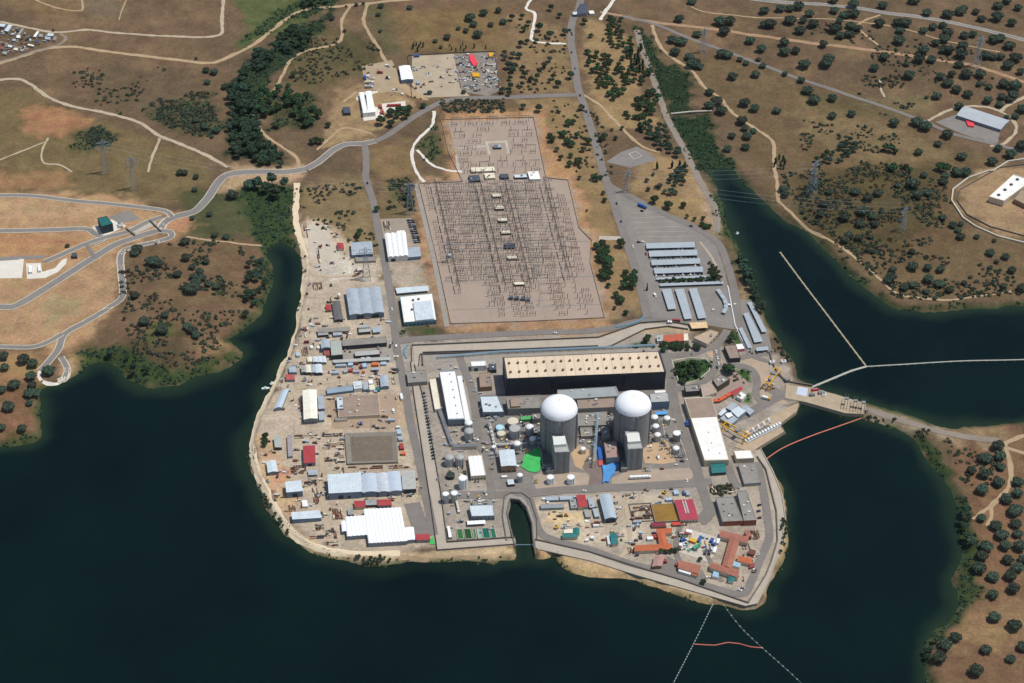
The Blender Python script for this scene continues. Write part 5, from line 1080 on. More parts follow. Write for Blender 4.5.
Y('site_office', 'teal wing of the L shaped site office beside the cream deck', [(573.4,528.4),(579,528),(579.4,533.6),(573.6,534)], 3.5, W_CREAM, R_TEAL, style='gable', rise=.8, ridge='b')
Y('site_office', 'cream decked roof inside the corner of the teal L shaped office', [(564.2,529.4),(573,528.6),(573.2,533),(563.4,533.8)], 3, W_CREAM, R_CREAM, parapet=False)
Y('shed', 'teal gabled shed standing alone near the seawall road', [(609.8,533.6),(615.8,533),(618.2,543.2),(611.8,544)], 4, W_CREAM, R_TEAL, style='gable', rise=.9, ridge='a', cat='shed')
Y('lean_to', 'pale blue lean-to against the lone teal shed', [(606.4,535.4),(609,535.2),(611,543.6),(608,544)], 3, W_WHITE, R_PALE, parapet=False)
t = Y('holding_tank', 'square mustard brown covered tank beside the crimson hall', [(651,504.6),(674,503.4),(680,520.6),(655,522)], 2.2, W_CONC, surf('cover_mustard', srgb(146,112,48), .12, .06, .7, dirt=srgb(98,76,40), dirt_amt=.6, fine=.08), cat='tank')
Y('hall', 'crimson roofed hall with two pale skylight strips', [(674.6,500.2),(692.4,499.4),(698.2,519),(680.4,520)], 5, W_CREAM, surf('roof_crimson', srgb(172,66,80), .06, .15, .6, stripes=.2, sdepth=.08), style='gable', rise=.9, ridge='a', skylights=0, win=(1, 6))
t = ALLB[-1][0]; L = ALLB[-1][2]
for s_ in (.42, .56):
    a, b_ = lerp(L[0], L[1], s_), lerp(L[3], L[2], s_); a, b_ = lerp(a, b_, .08), lerp(a, b_, .72); mb = MB()
    d = (L[1]-L[0]).normalized()*.7; mb.prism([tuple((b_-d)[:2]), tuple((b_+d)[:2]), tuple((a+d)[:2]), tuple((a-d)[:2])], 5.4, 6.1); mb.build('skylight', R_LIGHTGREY, t)
Y('shed', 'long dark red shed along the mustard brown tank', (650.6,522.6,14.6,4.2), 3, W_BROWN, surf('roof_dark_red', srgb(132,54,64), .1, .2, .7, stripes=.2), parapet=False, cat='shed')
Y('shed', 'bright red short shed between the mustard tank and crimson hall', (671.6,522,8.6,3), 3, W_BROWN, surf('roof_bright_red', srgb(204,74,60), .1, .2, .7, stripes=.2), parapet=False, cat='shed')
# tiled courts
t = thing('training_centre', 'orange tiled U shaped building round a sandy court', 'building', tuple(at(658, 540, 0)))
def wing(t, q, h, m_, ridge, rise=1.4, wall=W_CREAM, k=0):
    n0 = len(ALLB); b2 = bld('wing', 'x', q, h+.01*k, wall, m_, style='gable', rise=rise, ridge=ridge); 
    for ch in list(b2.children):
        ch.parent = t; ch.matrix_parent_inverse = Matrix.Identity(4); ch.location = b2.location - t.location
    bpy.data.objects.remove(b2); ALLB.pop()
wing(t, [(656.4,529.2),(671.4,528.2),(671.8,533),(657,534)], 4, R_TILE, 'a'); wing(t, [(657.4,532.8),(664.6,532.4),(668,547.4),(660.4,548)], 4, R_TILE, 'b', k=1); wing(t, [(635,545.6),(671.4,543.8),(672,549.6),(634.6,551)], 4, R_TILE, 'a', k=2)
t = thing('training_centre', 'red brown tiled building with cross wings beside the equipment yard', 'building', tuple(at(730, 552, 0)))
wing(t, [(721,530.6),(748.4,537),(747.4,543),(719.6,536.4)], 5, R_OLDTILE, 'a'); wing(t, [(730.6,536),(739.8,538),(731.4,568.6),(722.2,566)], 5, R_OLDTILE, 'b', k=1); wing(t, [(711,562.6),(739,570),(738,577.4),(709.8,567.6)], 5, R_OLDTILE, 'a', k=2)
Y('annex', 'red brick annex at the far end of the red brown tiled building', (744.6,530.6,5,6), 5, W_BRICK, R_OLDTILE, parapet=False)
Y('barn', 'dusty pink gabled barn beside the seawall road', [(654.6,556.4),(664.8,555),(661.6,566),(652.2,566.6)], 4, W_BROWN, surf('roof_dusty_pink', srgb(172,136,124), .1, .2, .8, stripes=.2), style='gable', rise=1.2, ridge='b', cat='barn')
Y('workshop', 'old tiled workshop with a white roof slab facing the seawall', [(679.2,560.4),(701,565.8),(698.4,573.6),(678,567.6)], 4.5, W_CREAM, R_OLDTILE, style='gable', rise=1, ridge='a')
Y('lean_to', 'white slab roof attached to the old tiled workshop', [(679.4,567.2),(691.6,570.4),(690.8,574.6),(678.4,570.8)], 3.4, W_WHITE, R_WHITEFLAT, parapet=False)
Y('lean_to', 'orange tiled end of the old tiled workshop by the seawall', [(692,570.4),(697.6,572.2),(696.8,576),(691.4,574.2)], 3.4, W_CREAM, R_TILE, parapet=False)
Y('pavilion', 'orange tiled pavilion in the small court beside the sea road', [(738.2,555.6),(752,558.6),(751,564),(737.4,560.8)], 4, W_CREAM, R_TILE, style='gable', rise=1, ridge='a', cat='pavilion')
Y('pavilion', 'pale blue roofed pavilion below the orange tiled pavilion', [(733.4,560.8),(741,563),(739.6,567.4),(732.4,565.4)], 3.5, W_WHITE, surf('roof_sky_blue', srgb(156,186,200), .08, .3, .6), parapet=False, cat='pavilion')
Y('pavilion', 'square brown roofed pavilion in the small court', [(749.4,548.6),(756,550.4),(754.2,554.8),(747.6,553)], 3.5, W_BRICK, surf('roof_brown', srgb(112,72,62), .1, .3, .8), parapet=False, cat='pavilion')
Y('hut', 'crimson hut at the corner of the small court by the sea road', [(749.6,563.4),(753.6,562),(754,566.4),(749.6,567.6)], 3, W_BRICK, R_RED, parapet=False, cat='hut')
Y('pavilion', 'teal roofed pavilion near the seawall corner', [(729.4,575.8),(735,577),(733.6,581.8),(728,580.4)], 3.5, W_WHITE, R_TEAL, style='gable', rise=.7, cat='pavilion')
Y('pavilion', 'pale blue square pavilion facing the seawall road', [(713.6,570.8),(719.4,572),(718.4,577.4),(712,576)], 3.5, W_WHITE, surf('roof_sky_blue', (0,0,0)), parapet=False, cat='pavilion')
# ------------------------------------------------------------------ parking canopies
PC = [([(645.9,243.2),(694.5,241.7),(695.1,247.2),(646.4,248.4)],'first long blue grey car park canopy, nearest the open gravel lot'), ([(648.8,250.8),(697,249.6),(697.5,255.2),(649.3,256.6)],'second long blue grey car park canopy with a red car at its end'), ([(651,260),(699.8,258),(700.4,263.4),(651.7,265.2)],'third long blue grey car park canopy, middle of the five'),
 ([(653.8,268.2),(702.7,266.4),(703.3,271.8),(654.6,273.6)],'fourth long blue grey car park canopy above the half width one'), ([(656.4,277.6),(705.6,275.2),(706.2,277.4),(656.5,279.6)],'half width pale car park canopy behind the strip of trees'), ([(660,283.4),(723.2,281.3),(723.8,283.6),(660.1,286)],'longest and thinnest car park canopy, below the strip of trees'),
 ([(661.8,289.3),(671,288.7),(676.4,308.6),(668.2,309.4)],'short slanting car park canopy with notched end near the avenue'), ([(675,289.2),(683.8,288.6),(692.4,318.4),(684.5,319.2)],'slanting car park canopy between the notched one and the last'), ([(688.8,288.6),(697,288.1),(706.6,317.6),(698.3,318.6)],'slanting car park canopy facing the open turning area'),
 ([(747.4,302.2),(752,302),(766.8,331.4),(762,332.2)],'narrow car park canopy closest to the canal bank'), ([(743.4,313.4),(748.4,312.4),(763.2,341.2),(754.4,342.4)],'broad slanting car park canopy between two narrow ones near the canal'), ([(738.4,328),(742,327.2),(752.2,347.4),(748,348.2)],'narrow car park canopy beside the lawn strip and fence'), ([(756,347.6),(768,346.2),(768.6,349.8),(756.6,351)],'small square grey canopy at the end of the canal side car park')]
for q, lb in PC: Y('carport', lb, q, 3, M_STEEL, surf('roof_carport', srgb(170,178,181), .05, .1, .5, dirt=srgb(140,152,158), dirt_amt=.4, stripes=.12, sdepth=.06), style='canopy', cat='carport', group='car park canopies')
cv = [(717.6,291.2),(720.8,296),(724.2,301),(726,306),(725.6,310),(723.4,314.6)]
ribbon_deck('carport', 'curved narrow car park canopy beside the avenue', cv, 4.6, 3, surf('roof_carport', (0,0,0)), 'carport')['group'] = 'car park canopies'
# ------------------------------------------------------------------ northern yard, far side works, barns
Y('warehouse', 'white roofed grey shed between the dusty yard and the sand yard', [(399,66.4),(409.8,65.6),(413.2,79),(401.6,80)], 6, W_BLUE, R_WHITE, style='gable', rise=1, ridge='b')
t = Y('fire_station', 'white hall with dark central slot on a white concrete slab', [(359,92),(363.6,91.7),(368,112.6),(363.2,113.2)], 6, W_WHITE, R_WHITE, parapet=False, cat='hall')
wing(t, [(366,91.4),(370.8,91),(375.4,111.8),(368.2,112.6)], 6, R_WHITE, 'b', rise=.2, wall=W_WHITE)
Y('shed', 'dark blue shed beside the white hall on the concrete slab', (342.6,107,7,6), 4, W_DARK, R_DARK, parapet=False, cat='shed')
Y('pumping_station', 'dark green cube shaped building with teal roof on a pale pad', [(97.4,218.4),(106.6,216.2),(112.8,223.6),(101.8,226.6)], 11, surf('wall_dark_green', srgb(42,62,66), .1, .2, .6), surf('roof_deep_teal', srgb(36,104,100), .06, .2, .6), cat='building')
Y('gate_hut', 'small dark hut by the fork of the new roads', (71.6,253,5.4,3.6), 3.4, W_DARK, R_DARK, parapet=False, cat='hut')
Y('hut', 'small white hut on the pale slab beside the big concrete slab', (28.6,265,3.6,7), 3, W_WHITE, R_WHITEFLAT, parapet=False, cat='hut')
Y('hut', 'second white hut closing the other side of the pale slab', (38,264.6,2.8,6), 3, W_WHITE, R_WHITEFLAT, parapet=False, cat='hut')
Y('transformer_hut', 'pale grey plant box behind the dark green cube', (118,222.4,5,4), 3, W_WHITE, R_LIGHTGREY, parapet=False, units=2, cat='hut')
Y('barn', 'long grey roofed barn on the asphalt apron in the dehesa', [(964.4,106),(1009.4,120.6),(1000.6,129.4),(956.8,115.2)], 5, W_GREY, surf('roof_barn', srgb(178,182,184), .06, .1, .6, stripes=.14), style='gable', rise=1.3, ridge='a', cat='barn')
t = Y('warehouse', 'white warehouse with four square roof units in the walled compound', [(1013.6,174.4),(1032,180.4),(1004,201),(989,196.6)], 8, W_CREAM, R_WHITEFLAT)
L = ALLB[-1][2]
for k in range(4):
    p = lerp(lerp(L[0], L[1], .4), lerp(L[3], L[2], .4), .14+.24*k); mb = MB(); mb.box((p.x, p.y, 7.85), 3, 3, 1.6, .4); mb.build('roof_unit', M_DARKSTEEL, t)
Y('shed', 'tan walled shed beside the white warehouse in the compound', [(1022,189),(1040,195),(1026,205),(1014,199)], 6, surf('wall_tan', srgb(150,124,98), .1, .2, .9), surf('roof_tan_brown', srgb(160,140,116), .1, .2, .9), cat='shed')
Y('gatehouse', 'dark roofed gatehouse spanning the avenue near the top of the site', [(579.4,4),(588.4,3.4),(587,13),(577,13.8)], 5, W_GREY, R_DARK, parapet=False)
Y('hut', 'white roofed kiosk beside the dark roofed gatehouse', (588.6,10.6,5,3), 3, W_WHITE, R_WHITEFLAT, parapet=False, cat='hut')
Y('canopy', 'pale strip canopy across the drive beside the dark gatehouse', (572.4,12,5,2.6), 4, W_WHITE, R_PALE, style='canopy', cat='canopy')
ALLOT = [([(8.6,24.4),(12.6,24.8),(8,31.4),(4,30.4)],'long pale blue greenhouse roof on the allotments',R_PALE,3.5), ([(0,23.4),(6,23.8),(4,26.8),(-2,26)],'white blue roof cut by the frame edge of the allotments',R_PALE,3.5), ([(37,31),(39.2,31.4),(35.6,37),(33,36.4)],'slim white shed in the middle allotment',R_WHITEFLAT,3), ([(48,33),(54,33.4),(53,36),(47,35.6)],'green grey double roof at the allotment corner, behind',R_PALE,3), ([(45.6,36.4),(51,36.8),(49.6,39.6),(44.6,39)],'green grey double roof at the allotment corner, in front',R_GREYBLUE,3),
 ([(22,28),(24,28.2),(18.6,36),(16.6,35.6)],'thin grey strip shed between two allotments',R_GREY,2.6), ([(16.6,35),(20.4,35.2),(20,38),(16,37.6)],'small pale hut below the thin strip shed',R_WHITEFLAT,2.8), ([(12.6,38.4),(16,38.8),(15.6,41),(12,40.6)],'small blue grey hut at the allotment lane',R_GREYBLUE,2.6), ([(28,43.6),(34,45),(33.6,46.4),(27.6,45)],'long white roof beside the allotment lane bend',R_WHITEFLAT,2.6), ([(39,33.4),(43,34),(42.4,37),(38.6,36.4)],'grey square shed beside the slim white shed',R_GREY,2.6),
 ([(53.6,36),(57,36.4),(55.6,40.4),(52.6,40)],'brown shed by the dark trees of the allotment corner',R_FLATBROWN,2.8), ([(8,44.6),(12.4,45.4),(11.6,47.4),(7.6,46.6)],'pale roof in the lower allotment block',R_PALE,2.8), ([(0,46),(4.6,46.6),(4,49.4),(-.6,48.6)],'dull red roof in the lower allotment block',surf('roof_dull_red',srgb(140,86,78),.1,.3,.8),2.8), ([(14,47.4),(18,48),(17.4,50.4),(13.4,49.6)],'cream roof in the lower allotment block',R_CREAM,2.6), ([(3,51),(7,51.6),(6.4,54.4),(2.4,53.6)],'green grey hut at the foot of the lower allotment',R_GREY,2.6),
 ([(35.4,39.6),(39,40.2),(38.6,42.6),(35,42)],'small dark hut amid the allotment clutter',R_DARK,2.6), ([(20,49.4),(24,48.6),(24.6,50.4),(20.6,51.2)],'grey hut at the tip of the lower allotment',R_GREY,2.4)]
for q, lb, m_, h in ALLOT: Y('allotment_shed', lb, q, h, W_CONC, m_, parapet=False, cat='shed')
# ------------------------------------------------------------------ water intake, dam, cranes
def solid(name, label, cat, pts, z0, z1, m_, kind=None):
    q = [at(*p, z1) for p in pts]; c = sum(q, Vector())/len(q); pl = [(p.x-c.x, p.y-c.y) for p in q]
    ar = sum(pl[i][0]*pl[(i+1) % len(pl)][1]-pl[(i+1) % len(pl)][0]*pl[i][1] for i in range(len(pl)))
    if ar < 0: pl = pl[::-1]
    mb = MB(); mb.prism(pl, z0, z1); o = mb.build(name, m_); o.location = (c.x, c.y, 0)
    if kind: o['kind'] = kind
    else: tag(o, label, cat)
    return o
tan_c = surf('intake_tan', srgb(182,160,132), .1, .1, .9, dirt=srgb(146,126,104), dirt_amt=.4, fine=.1)
solid('quay', '', '', [(735,447),(745,431),(768,417),(793,405),(799,403),(797,411),(779,424.5),(784,431.5),(758,447.5),(752,452)], -9, .6, tan_c, 'structure')
solid('quay', '', '', [(740,441.5),(744,437.5),(768,424.5),(772,427)], .5, .75, surf('channel_grey', srgb(120,114,106), .1, .2, .8), 'structure')
dam_m = surf('dam_concrete', srgb(178,160,134), .12, .08, .95, dirt=srgb(140,122,100), dirt_amt=.5, fine=.12)
solid('dam', 'short concrete dam with gate frames closing the cooling canal', 'dam', [(786,384.5),(812,387.5),(866,403.5),(864,414),(845,413),(806,402),(785,398)], -10, .75, dam_m)
t = thing('screen_house', 'line of white intake screens along the tan quay edge', 'intake screens', tuple(at(762, 434, .6)))
for k in range(13):
    p = lerp(at(745.6,441.5,.6), at(779.6,424.8,.6), k/12)-t.location; mb = MB(); mb.box((p.x, p.y, 0), 2.0, 3.4, 2.6, .42); mb.build('screen', M_WHITEP, t)
p0, p1 = at(746.5,443.4,.6)-t.location, at(780.4,426.6,.6)-t.location; mb = MB(); mb.tube(p0+Vector((0,0,1.2)), p1+Vector((0,0,1.2)), .5); mb.build('water_pipe', R_PALE, t)
for i, (x, y) in enumerate([(746.8,434.4),(752.4,431.2),(757.7,428.2),(763,425),(768.3,421.6)]):
    q = at(x, y, .6); t = thing('intake_pump', 'white upright pump in the row along the quay channel', 'pump', tuple(q), 'row of white intake pumps')
    mb = MB(); mb.lathe((0,0,0), [(2.1,0),(2.1,.5),(1.5,.6),(1.5,2.6),(1.1,2.8),(1.1,4.2),(.2,4.6)], 14); mb.build('casing', M_WHITEP, t); mb = MB(); mb.tube((0,0,1.4),(2.4,-3.2,1.2),.5); mb.build('pipe', M_PIPE, t)
def gantry(label, a, b_, h, w, m_):
    A, B = at(*a, .2), at(*b_, .2); c = (A+B)/2; t = thing('gantry_crane', label, 'gantry crane', tuple(c)); d = (B-A).normalized(); s = Vector((-d.y, d.x, 0)); L_ = (B-A).length
    for e in (-1, 1):
        o = s*w/2*e
        mb = MB(); mb.tube(A-c+o+Vector((0,0,h))-d*3, B-c+o+Vector((0,0,h))+d*3, .75, 4); mb.build('girder', m_, t)
        for q in (A, B):
            mb = MB(); mb.tube(q-c+o*1.7, q-c+o+Vector((0,0,h)), .5, 4); mb.build('leg', m_, t)
    for q in (A, B):
        mb = MB(); mb.tube(q-c+s*w*.85+Vector((0,0,.6)), q-c-s*w*.85+Vector((0,0,.6)), .5, 4); mb.tube(q-c+s*w*.5+Vector((0,0,h)), q-c-s*w*.5+Vector((0,0,h)), .5, 4); mb.build('cross_beam', m_, t)
    mb = MB(); mb.box(tuple(d*L_*.12+Vector((0,0,h+.5))), 4, w, 2.2, math.atan2(d.y, d.x)); mb.build('trolley', M_YELLOW if m_ is not M_YELLOW else M_STEEL, t)
    mb = MB(); mb.box(tuple(-d*L_*.3+s*w*.5+Vector((0,0,h-3))), 2.4, 2, 2.6); mb.build('cab', M_WHITEP, t)
    return t
gantry('yellow gantry crane spanning the quay channel beside the long white hall', (724,430), (745.5,442), 9, 6, M_YELLOW)
gantry('yellow gantry crane on the tan storage yard near the canal corner', (766.5,389), (776.4,374.5), 8, 6, M_YELLOW)
for i, (x, y, lb) in enumerate([(845,409,'first dark gate frame across the dam, nearest the works'), (854,411.5,'middle dark gate frame across the dam'), (862,413,'last dark gate frame across the dam, towards the earth causeway')]):
    A, B = at(x, y, .7), at(x+1.5, y-9.5, .7); t = thing('sluice_gantry', lb, 'sluice gantry', tuple((A+B)/2)); c = (A+B)/2
    for q in (A, B):
        for e in (-1.6, 1.6): mb = MB(); mb.tube(q-c+Vector((e,0,0)), q-c+Vector((e,0,8)), .3, 4); mb.build('leg', M_DARKSTEEL, t)
    mb = MB()
    for e in (-1.6, 1.6): mb.tube(A-c+Vector((e,0,8)), B-c+Vector((e,0,8)), .35, 4)
    mb.build('beam', M_DARKSTEEL, t); mb = MB(); mb.box((0,0,7.6), 4, 3, 1.4); mb.build('hoist', M_STEEL, t)
sheet('steel_plate', 'pale blue grey plate laid on the dam beside the red machinery', [(798,387),(808,389),(806.5,397),(796,394.5)], surf('plate_pale', srgb(196,206,214), .06, .2, .6), .3, 'plate')
for i, (x, y, w, d, h, m_, lb) in enumerate([(815,391,8,3,2.4,M_REDP,'red hoisting machine on the dam near the plate'), (821,394,6,4,3,M_STEEL,'grey machine house in the middle of the dam'), (812,396,5,4,3.4,W_CONC,'grey winch house on the lake side of the dam'), (824,396,4,3,2,M_WHITEP,'white control cabinet on the dam beside the grey machine house'), (772,363.6,5,4,3,M_WHITEP,'white cabin beside the yellow crane on the tan storage yard'), (787,381.5,6,4,2,M_DARKSTEEL,'dark stack of beams on the tan storage yard'), (783.5,363,5,4,3,M_WHITEP,'white hut on the canal bank under the power lines')]):
    q = P(x, y) if gz(P(x,y).x, P(x,y).y) > -.5 else at(x, y, .7); q.z = max(q.z, .6); t = thing('machine_house', lb, 'machine house', tuple(q)); mb = MB(); mb.box((0,0,-.2), w, d, h, .2); mb.build('housing', m_, t); mb = MB(); mb.box((0,0,h-.2), w*.5, d*.6, .6, .2); mb.build('lid', M_STEEL, t)
# ------------------------------------------------------------------ floating barriers
def water_line(pts, z=WZ, step=6):
    q = [at(*p, z) for p in pts]; out = []
    for i in range(len(q)-1):
        a, b_, c_, d_ = q[max(i-1,0)], q[i], q[i+1], q[min(i+2,len(q)-1)]; n = max(1, int((c_-b_).length/step))
        for k in range(n):
            s = k/n; out.append(.5*((2*b_)+(c_-a)*s+(2*a-5*b_+4*c_-d_)*s*s+(3*b_-a-3*c_+d_)*s**3))
    return out+[q[-1]]
boom_m = surf('boom_orange', srgb(206, 116, 94), .15, .3, .6)
def boom(label, pts, r):
    q = water_line(pts); c = q[0].copy(); mb = MB(); mb.path([p-c+Vector((0,0,.2)) for p in q], r, 8); o = mb.build('floating_boom', boom_m); o.location = c; tag(o, label, 'floating boom')
boom('long orange floating boom curving from the quay to the dam', [(764,461),(772,455),(786,446.5),(811.5,436),(837,427),(861,418.5)], .65)
boom('short orange floating boom strung between the two buoy lines', [(694.5,644.3),(705,645),(715,645.4),(728,642.6),(739,643.7),(750.6,647),(762,648)], .5)
buoy_m = surf('buoy_white', srgb(190, 200, 190), .1, .3, .6); rope_m = surf('rope_grey', srgb(120, 130, 126), .1, .3, .8)
def buoy_line(label, pts, sp, r):
    q = water_line(pts, step=sp); c = q[0].copy(); t = thing('buoy_line', label, 'buoy line', tuple(c)); mb = MB(); mb.path([p-c+Vector((0,0,.15)) for p in q], .22, 5); mb.build('rope', rope_m, t)
    for p in q[:95]:
        mb = MB(); mb.lathe(tuple(p-c), [(.1,-.4),(r,-.1),(r,.4),(.1,.9)], 8); mb.build('buoy', buoy_m, t)
buoy_line('straight line of small buoys running from the seawall point, with closer spacing', [(713,604),(693.7,643.7),(673,684),(650,730)], 3.6, .6)
buoy_line('bowed line of small buoys running from the seawall point, with wider spacing', [(721.6,602),(740,626.5),(762.4,648),(802,684),(850,735)], 6, .65)
walk_m = surf('walkway_tan', srgb(172, 160, 130), .1, .3, .8); walk_p = surf('walkway_pale', srgb(176, 174, 160), .08, .3, .8)
def walkway(label, pts, w, m_):
    q = water_line(pts, step=9); c = q[0].copy(); t = thing('floating_walkway', label, 'walkway', tuple(c))
    mb = MB()
    for a, b_ in zip(q[:-1], q[1:]):
        d = (b_-a).normalized(); s = Vector((-d.y, d.x, 0))*w/2; mb.prism([tuple((a-c-s)[:2]), tuple((b_-c-s)[:2]), tuple((b_-c+s)[:2]), tuple((a-c+s)[:2])], .35, .8, bottom=True)
    mb.build('deck', m_, t)
    for k, p in enumerate(q[::max(1, len(q)//45)]):
        tg = (q[min(k*max(1,len(q)//45)+1, len(q)-1)]-p); s = Vector((-tg.y, tg.x, 0)); s = s.normalized()*(w*.5+.7) if s.length > .1 else Vector((1,0,0))
        mb = MB()
        for e in (-1, 1): mb.lathe(tuple(p-c+s*e), [(.4,-.3),(.4,.4),(.1,.6)], 8)
        mb.build('float', walk_m, t)
walkway('long tan floating walkway slanting across the canal basin', [(780,252.5),(803,283.5),(827,315),(847,341.5),(866,366.5)], 1.6, walk_m)
walkway('wide pale floating walkway from the dam corner to the walkway junction', [(812,387.5),(835,378),(852,371),(866,367)], 2.6, walk_p)
walkway('floating walkway running from the junction across the open basin', [(866,367),(900,365),(960,361.5),(1024,360),(1100,357)], 1.4, walk_p)
def boat(label, x, y, L_=8, rz=.2):
    q = at(x, y, WZ); t = thing('motor_boat', label, 'boat', tuple(q), rz=rz); mb = MB()
    hull = [(-L_/2,-1.2),(L_*.2,-1.3),(L_/2,0),(L_*.2,1.3),(-L_/2,1.2)]; mb.prism(hull, -.3, .9); mb.build('hull', M_WHITEP, t); mb = MB(); mb.box((-L_*.08,0,.9), L_*.3, 1.8, 1.3); mb.build('cabin', R_PALE, t)
boat('white motor boat moored off the peninsula track', 266, 388.6, 9, .15); boat('small white motor boat pulled against the peninsula bank', 272, 383.5, 5, 1.0); boat('white survey boat lying in the upper canal', 737.5, 233.5, 4, .8)
mb = MB(); t = thing('basin_barrier', 'thin pale floating barrier across the mouth of the inlet basin', 'barrier', tuple(at(523, 545, WZ))); a, b_ = at(514,545,WZ)-t.location, at(533,545,WZ)-t.location; mb.tube(a+Vector((0,0,.3)), b_+Vector((0,0,.3)), .5); mb.build('boom', surf('barrier_blue', srgb(110,140,150), .1, .3, .7), t)
# ------------------------------------------------------------------ walls and fences
fence_m = surf('fence_dark', srgb(112, 107, 100), .1, .5, .8); fence_l = surf('fence_pale', srgb(164, 150, 136), .1, .5, .8); wall_p = surf('parapet_dark', srgb(112, 106, 98), .1, .3, .85)
def fence(name, label, pts, h, w, m_, posts=True, cat='fence', z=0.0, closed=False):
    q = [P(*p) for p in pts]
    for p in q: p.z = max(p.z, -.3)
    c = q[0].copy(); t = thing(name, label, cat, tuple(c)); mb = MB()
    for a, b_ in zip(q[:-1], q[1:]):
        d = b_-a; d.z = 0; d.normalize(); s = Vector((-d.y, d.x, 0))*w/2; a_, e_ = a-c, b_-c
        mb.face([a_-s, e_-s, e_-s+Vector((0,0,h)), a_-s+Vector((0,0,h))]); mb.face([e_+s, a_+s, a_+s+Vector((0,0,h)), e_+s+Vector((0,0,h))]); mb.face([a_-s+Vector((0,0,h)), e_-s+Vector((0,0,h)), e_+s+Vector((0,0,h)), a_+s+Vector((0,0,h))])
    mb.build('panel' if posts else 'wall', m_, t)
    if posts:
        n = 0
        for a, b_ in zip(q[:-1], q[1:]):
            k = max(1, int((b_-a).length/14))
            for i in range(k):
                if n > 90: break
                p = lerp(a, b_, i/k)-c; mb = MB(); mb.box(tuple(p), .45, .45, h+.4); mb.build('post', M_STEEL, t); n += 1
    return t
fence('security_fence', 'outer security fence along the western plant road', [(411,362),(414,395),(421,440),(430,498),(437.5,551),(516,548)], 2.2, .5, fence_m)
fence('security_fence', 'inner security fence beside the settling basins and parked dark cars', [(414.5,365),(424.5,402),(433.6,450),(440.6,490),(447.5,542.5),(515,541)], 2.2, .5, fence_m)
fence('security_fence', 'outer security fence along the road below the switchyard', [(412,362),(411.6,346),(598,338),(640,323.5),(668,321.6),(690,326)], 2.2, .5, fence_m)
fence('security_fence', 'inner security fence behind the turbine hall terrace', [(419,366),(420,355),(500,352.6),(600,348.6),(611,346.6),(645,330),(668,327),(688,330)], 2.2, .5, fence_m)
fence('terrace_wall', 'dark retaining wall behind the turbine hall pipe run', [(423,366),(422.6,353.6),(502,351),(598,347)], 2.6, 1.0, wall_p, posts=False, cat='wall')
fence('seawall_parapet', 'dark parapet between the ring road and the pale seawall strip', [(535,539.8),(590,552.3),(635,566.7),(680,579.8),(748,603.3),(766,574.8),(772,559.8),(777.5,541),(776.5,512),(771,490),(766,470),(757,457)], 1.8, 1.1, wall_p, posts=False, cat='wall')
fence('seawall_parapet', 'pale outer parapet of the seawall facing the lake', [(760,452),(773,474),(782,497),(785,520),(782,541),(776,561),(770,580),(757,605.5),(745,606.6),(680,588),(640,577),(590,561),(540,550)], 1.3, .9, seawall_m, posts=False, cat='wall')
fence('basin_wall', 'grey parapet wall round the inlet basin', [(516,550),(514,544.5),(510.3,530),(507,516),(510,501),(519.5,501),(526.4,509.5),(532,525),(533.4,544),(536,557)], 1.6, 1.2, wall_p, posts=False, cat='wall')
fence('basin_wall', 'outer dark wall round the inlet basin apron', [(506.5,541),(502.4,516),(504.5,496.6),(510,493.4),(522,493.4),(530.4,499.6),(537,520),(537,541)], 1.4, .8, wall_p, posts=False, cat='wall')
fence('switchyard_fence', 'long grey perimeter fence of the switchyard, west to south sides', [(441,120),(448.5,152),(462.6,182),(419,184),(437.6,262),(451,324),(530,321.6),(604.6,318)], 1.4, .4, fence_l)
fence('switchyard_fence', 'long grey perimeter fence of the switchyard, north to east sides', [(441,120),(533.6,117.6),(546,178),(568,180.4),(579,228),(592,241),(590,262),(604.6,318)], 1.4, .4, fence_l)
fence('compound_wall', 'pale wall curving round the compound of the white warehouse', [(1030,159),(1008,162),(993,171.5),(988,171.5),(968,178.5),(953,190),(951.6,201),(963,218.5),(975.5,227),(998,237),(1024,243.5),(1050,248)], 2.0, 1.8, surf('wall_pale_compound', srgb(196,186,166), .06, .2, .85), posts=False, cat='wall')
fence('compound_fence', 'dark fence inside the pale curving compound wall', [(1030,164),(1000,168),(985,176),(960,190),(957,201),(967,215),(990,227),(1026,237)], 1.8, .6, fence_m)
fence('yard_fence', 'fence round the sand yard and scrap yard at the top road', [(412,97),(408,56),(455,53),(495,52),(500,93)], 1.8, .4, fence_m)
fence('avenue_barrier', 'blue and white barrier on the road curve below the switchyard', [(616,327.5),(630,325),(640,321),(645,316)], 1.2, 1.2, surf('barrier_blue_paint', srgb(92,150,176), .1, .4, .6), posts=False, cat='barrier')
fence('avenue_barrier', 'blue barrier curving at the corner of the western road', [(408,345),(404.6,349),(404.4,354),(406.4,359)], 1.2, 1.2, surf('barrier_blue_paint', (0,0,0)), posts=False, cat='barrier')
fence('lot_fence', 'white kerb fence between the avenue and the canal side canopies', [(727.6,286),(730,298),(732.6,312),(735,325),(741,338),(748,351)], 1.0, .8, M_WHITEP, posts=False)
fence('yard_barrier', 'grey barrier wall beside the new road gate', [(126,229),(135,236)], 2.2, 1.2, wall_p, posts=False, cat='wall'); fence('yard_barrier', 'grey barrier wall at the junction of the new roads', [(150,221),(161,232)], 2.2, 1.2, wall_p, posts=False, cat='wall')
fence('canal_bridge', 'narrow pale footbridge wall across the reed filled channel', [(671,115),(690,113),(712,112)], 1.6, 2.4, conc, posts=False, cat='footbridge')
fence('quay_wall', 'grey wall along the canal side corner of the storage yard', [(770,353),(772,362),(778,374),(786,382),(812,387)], 2.0, 1.4, wall_p, posts=False, cat='wall')
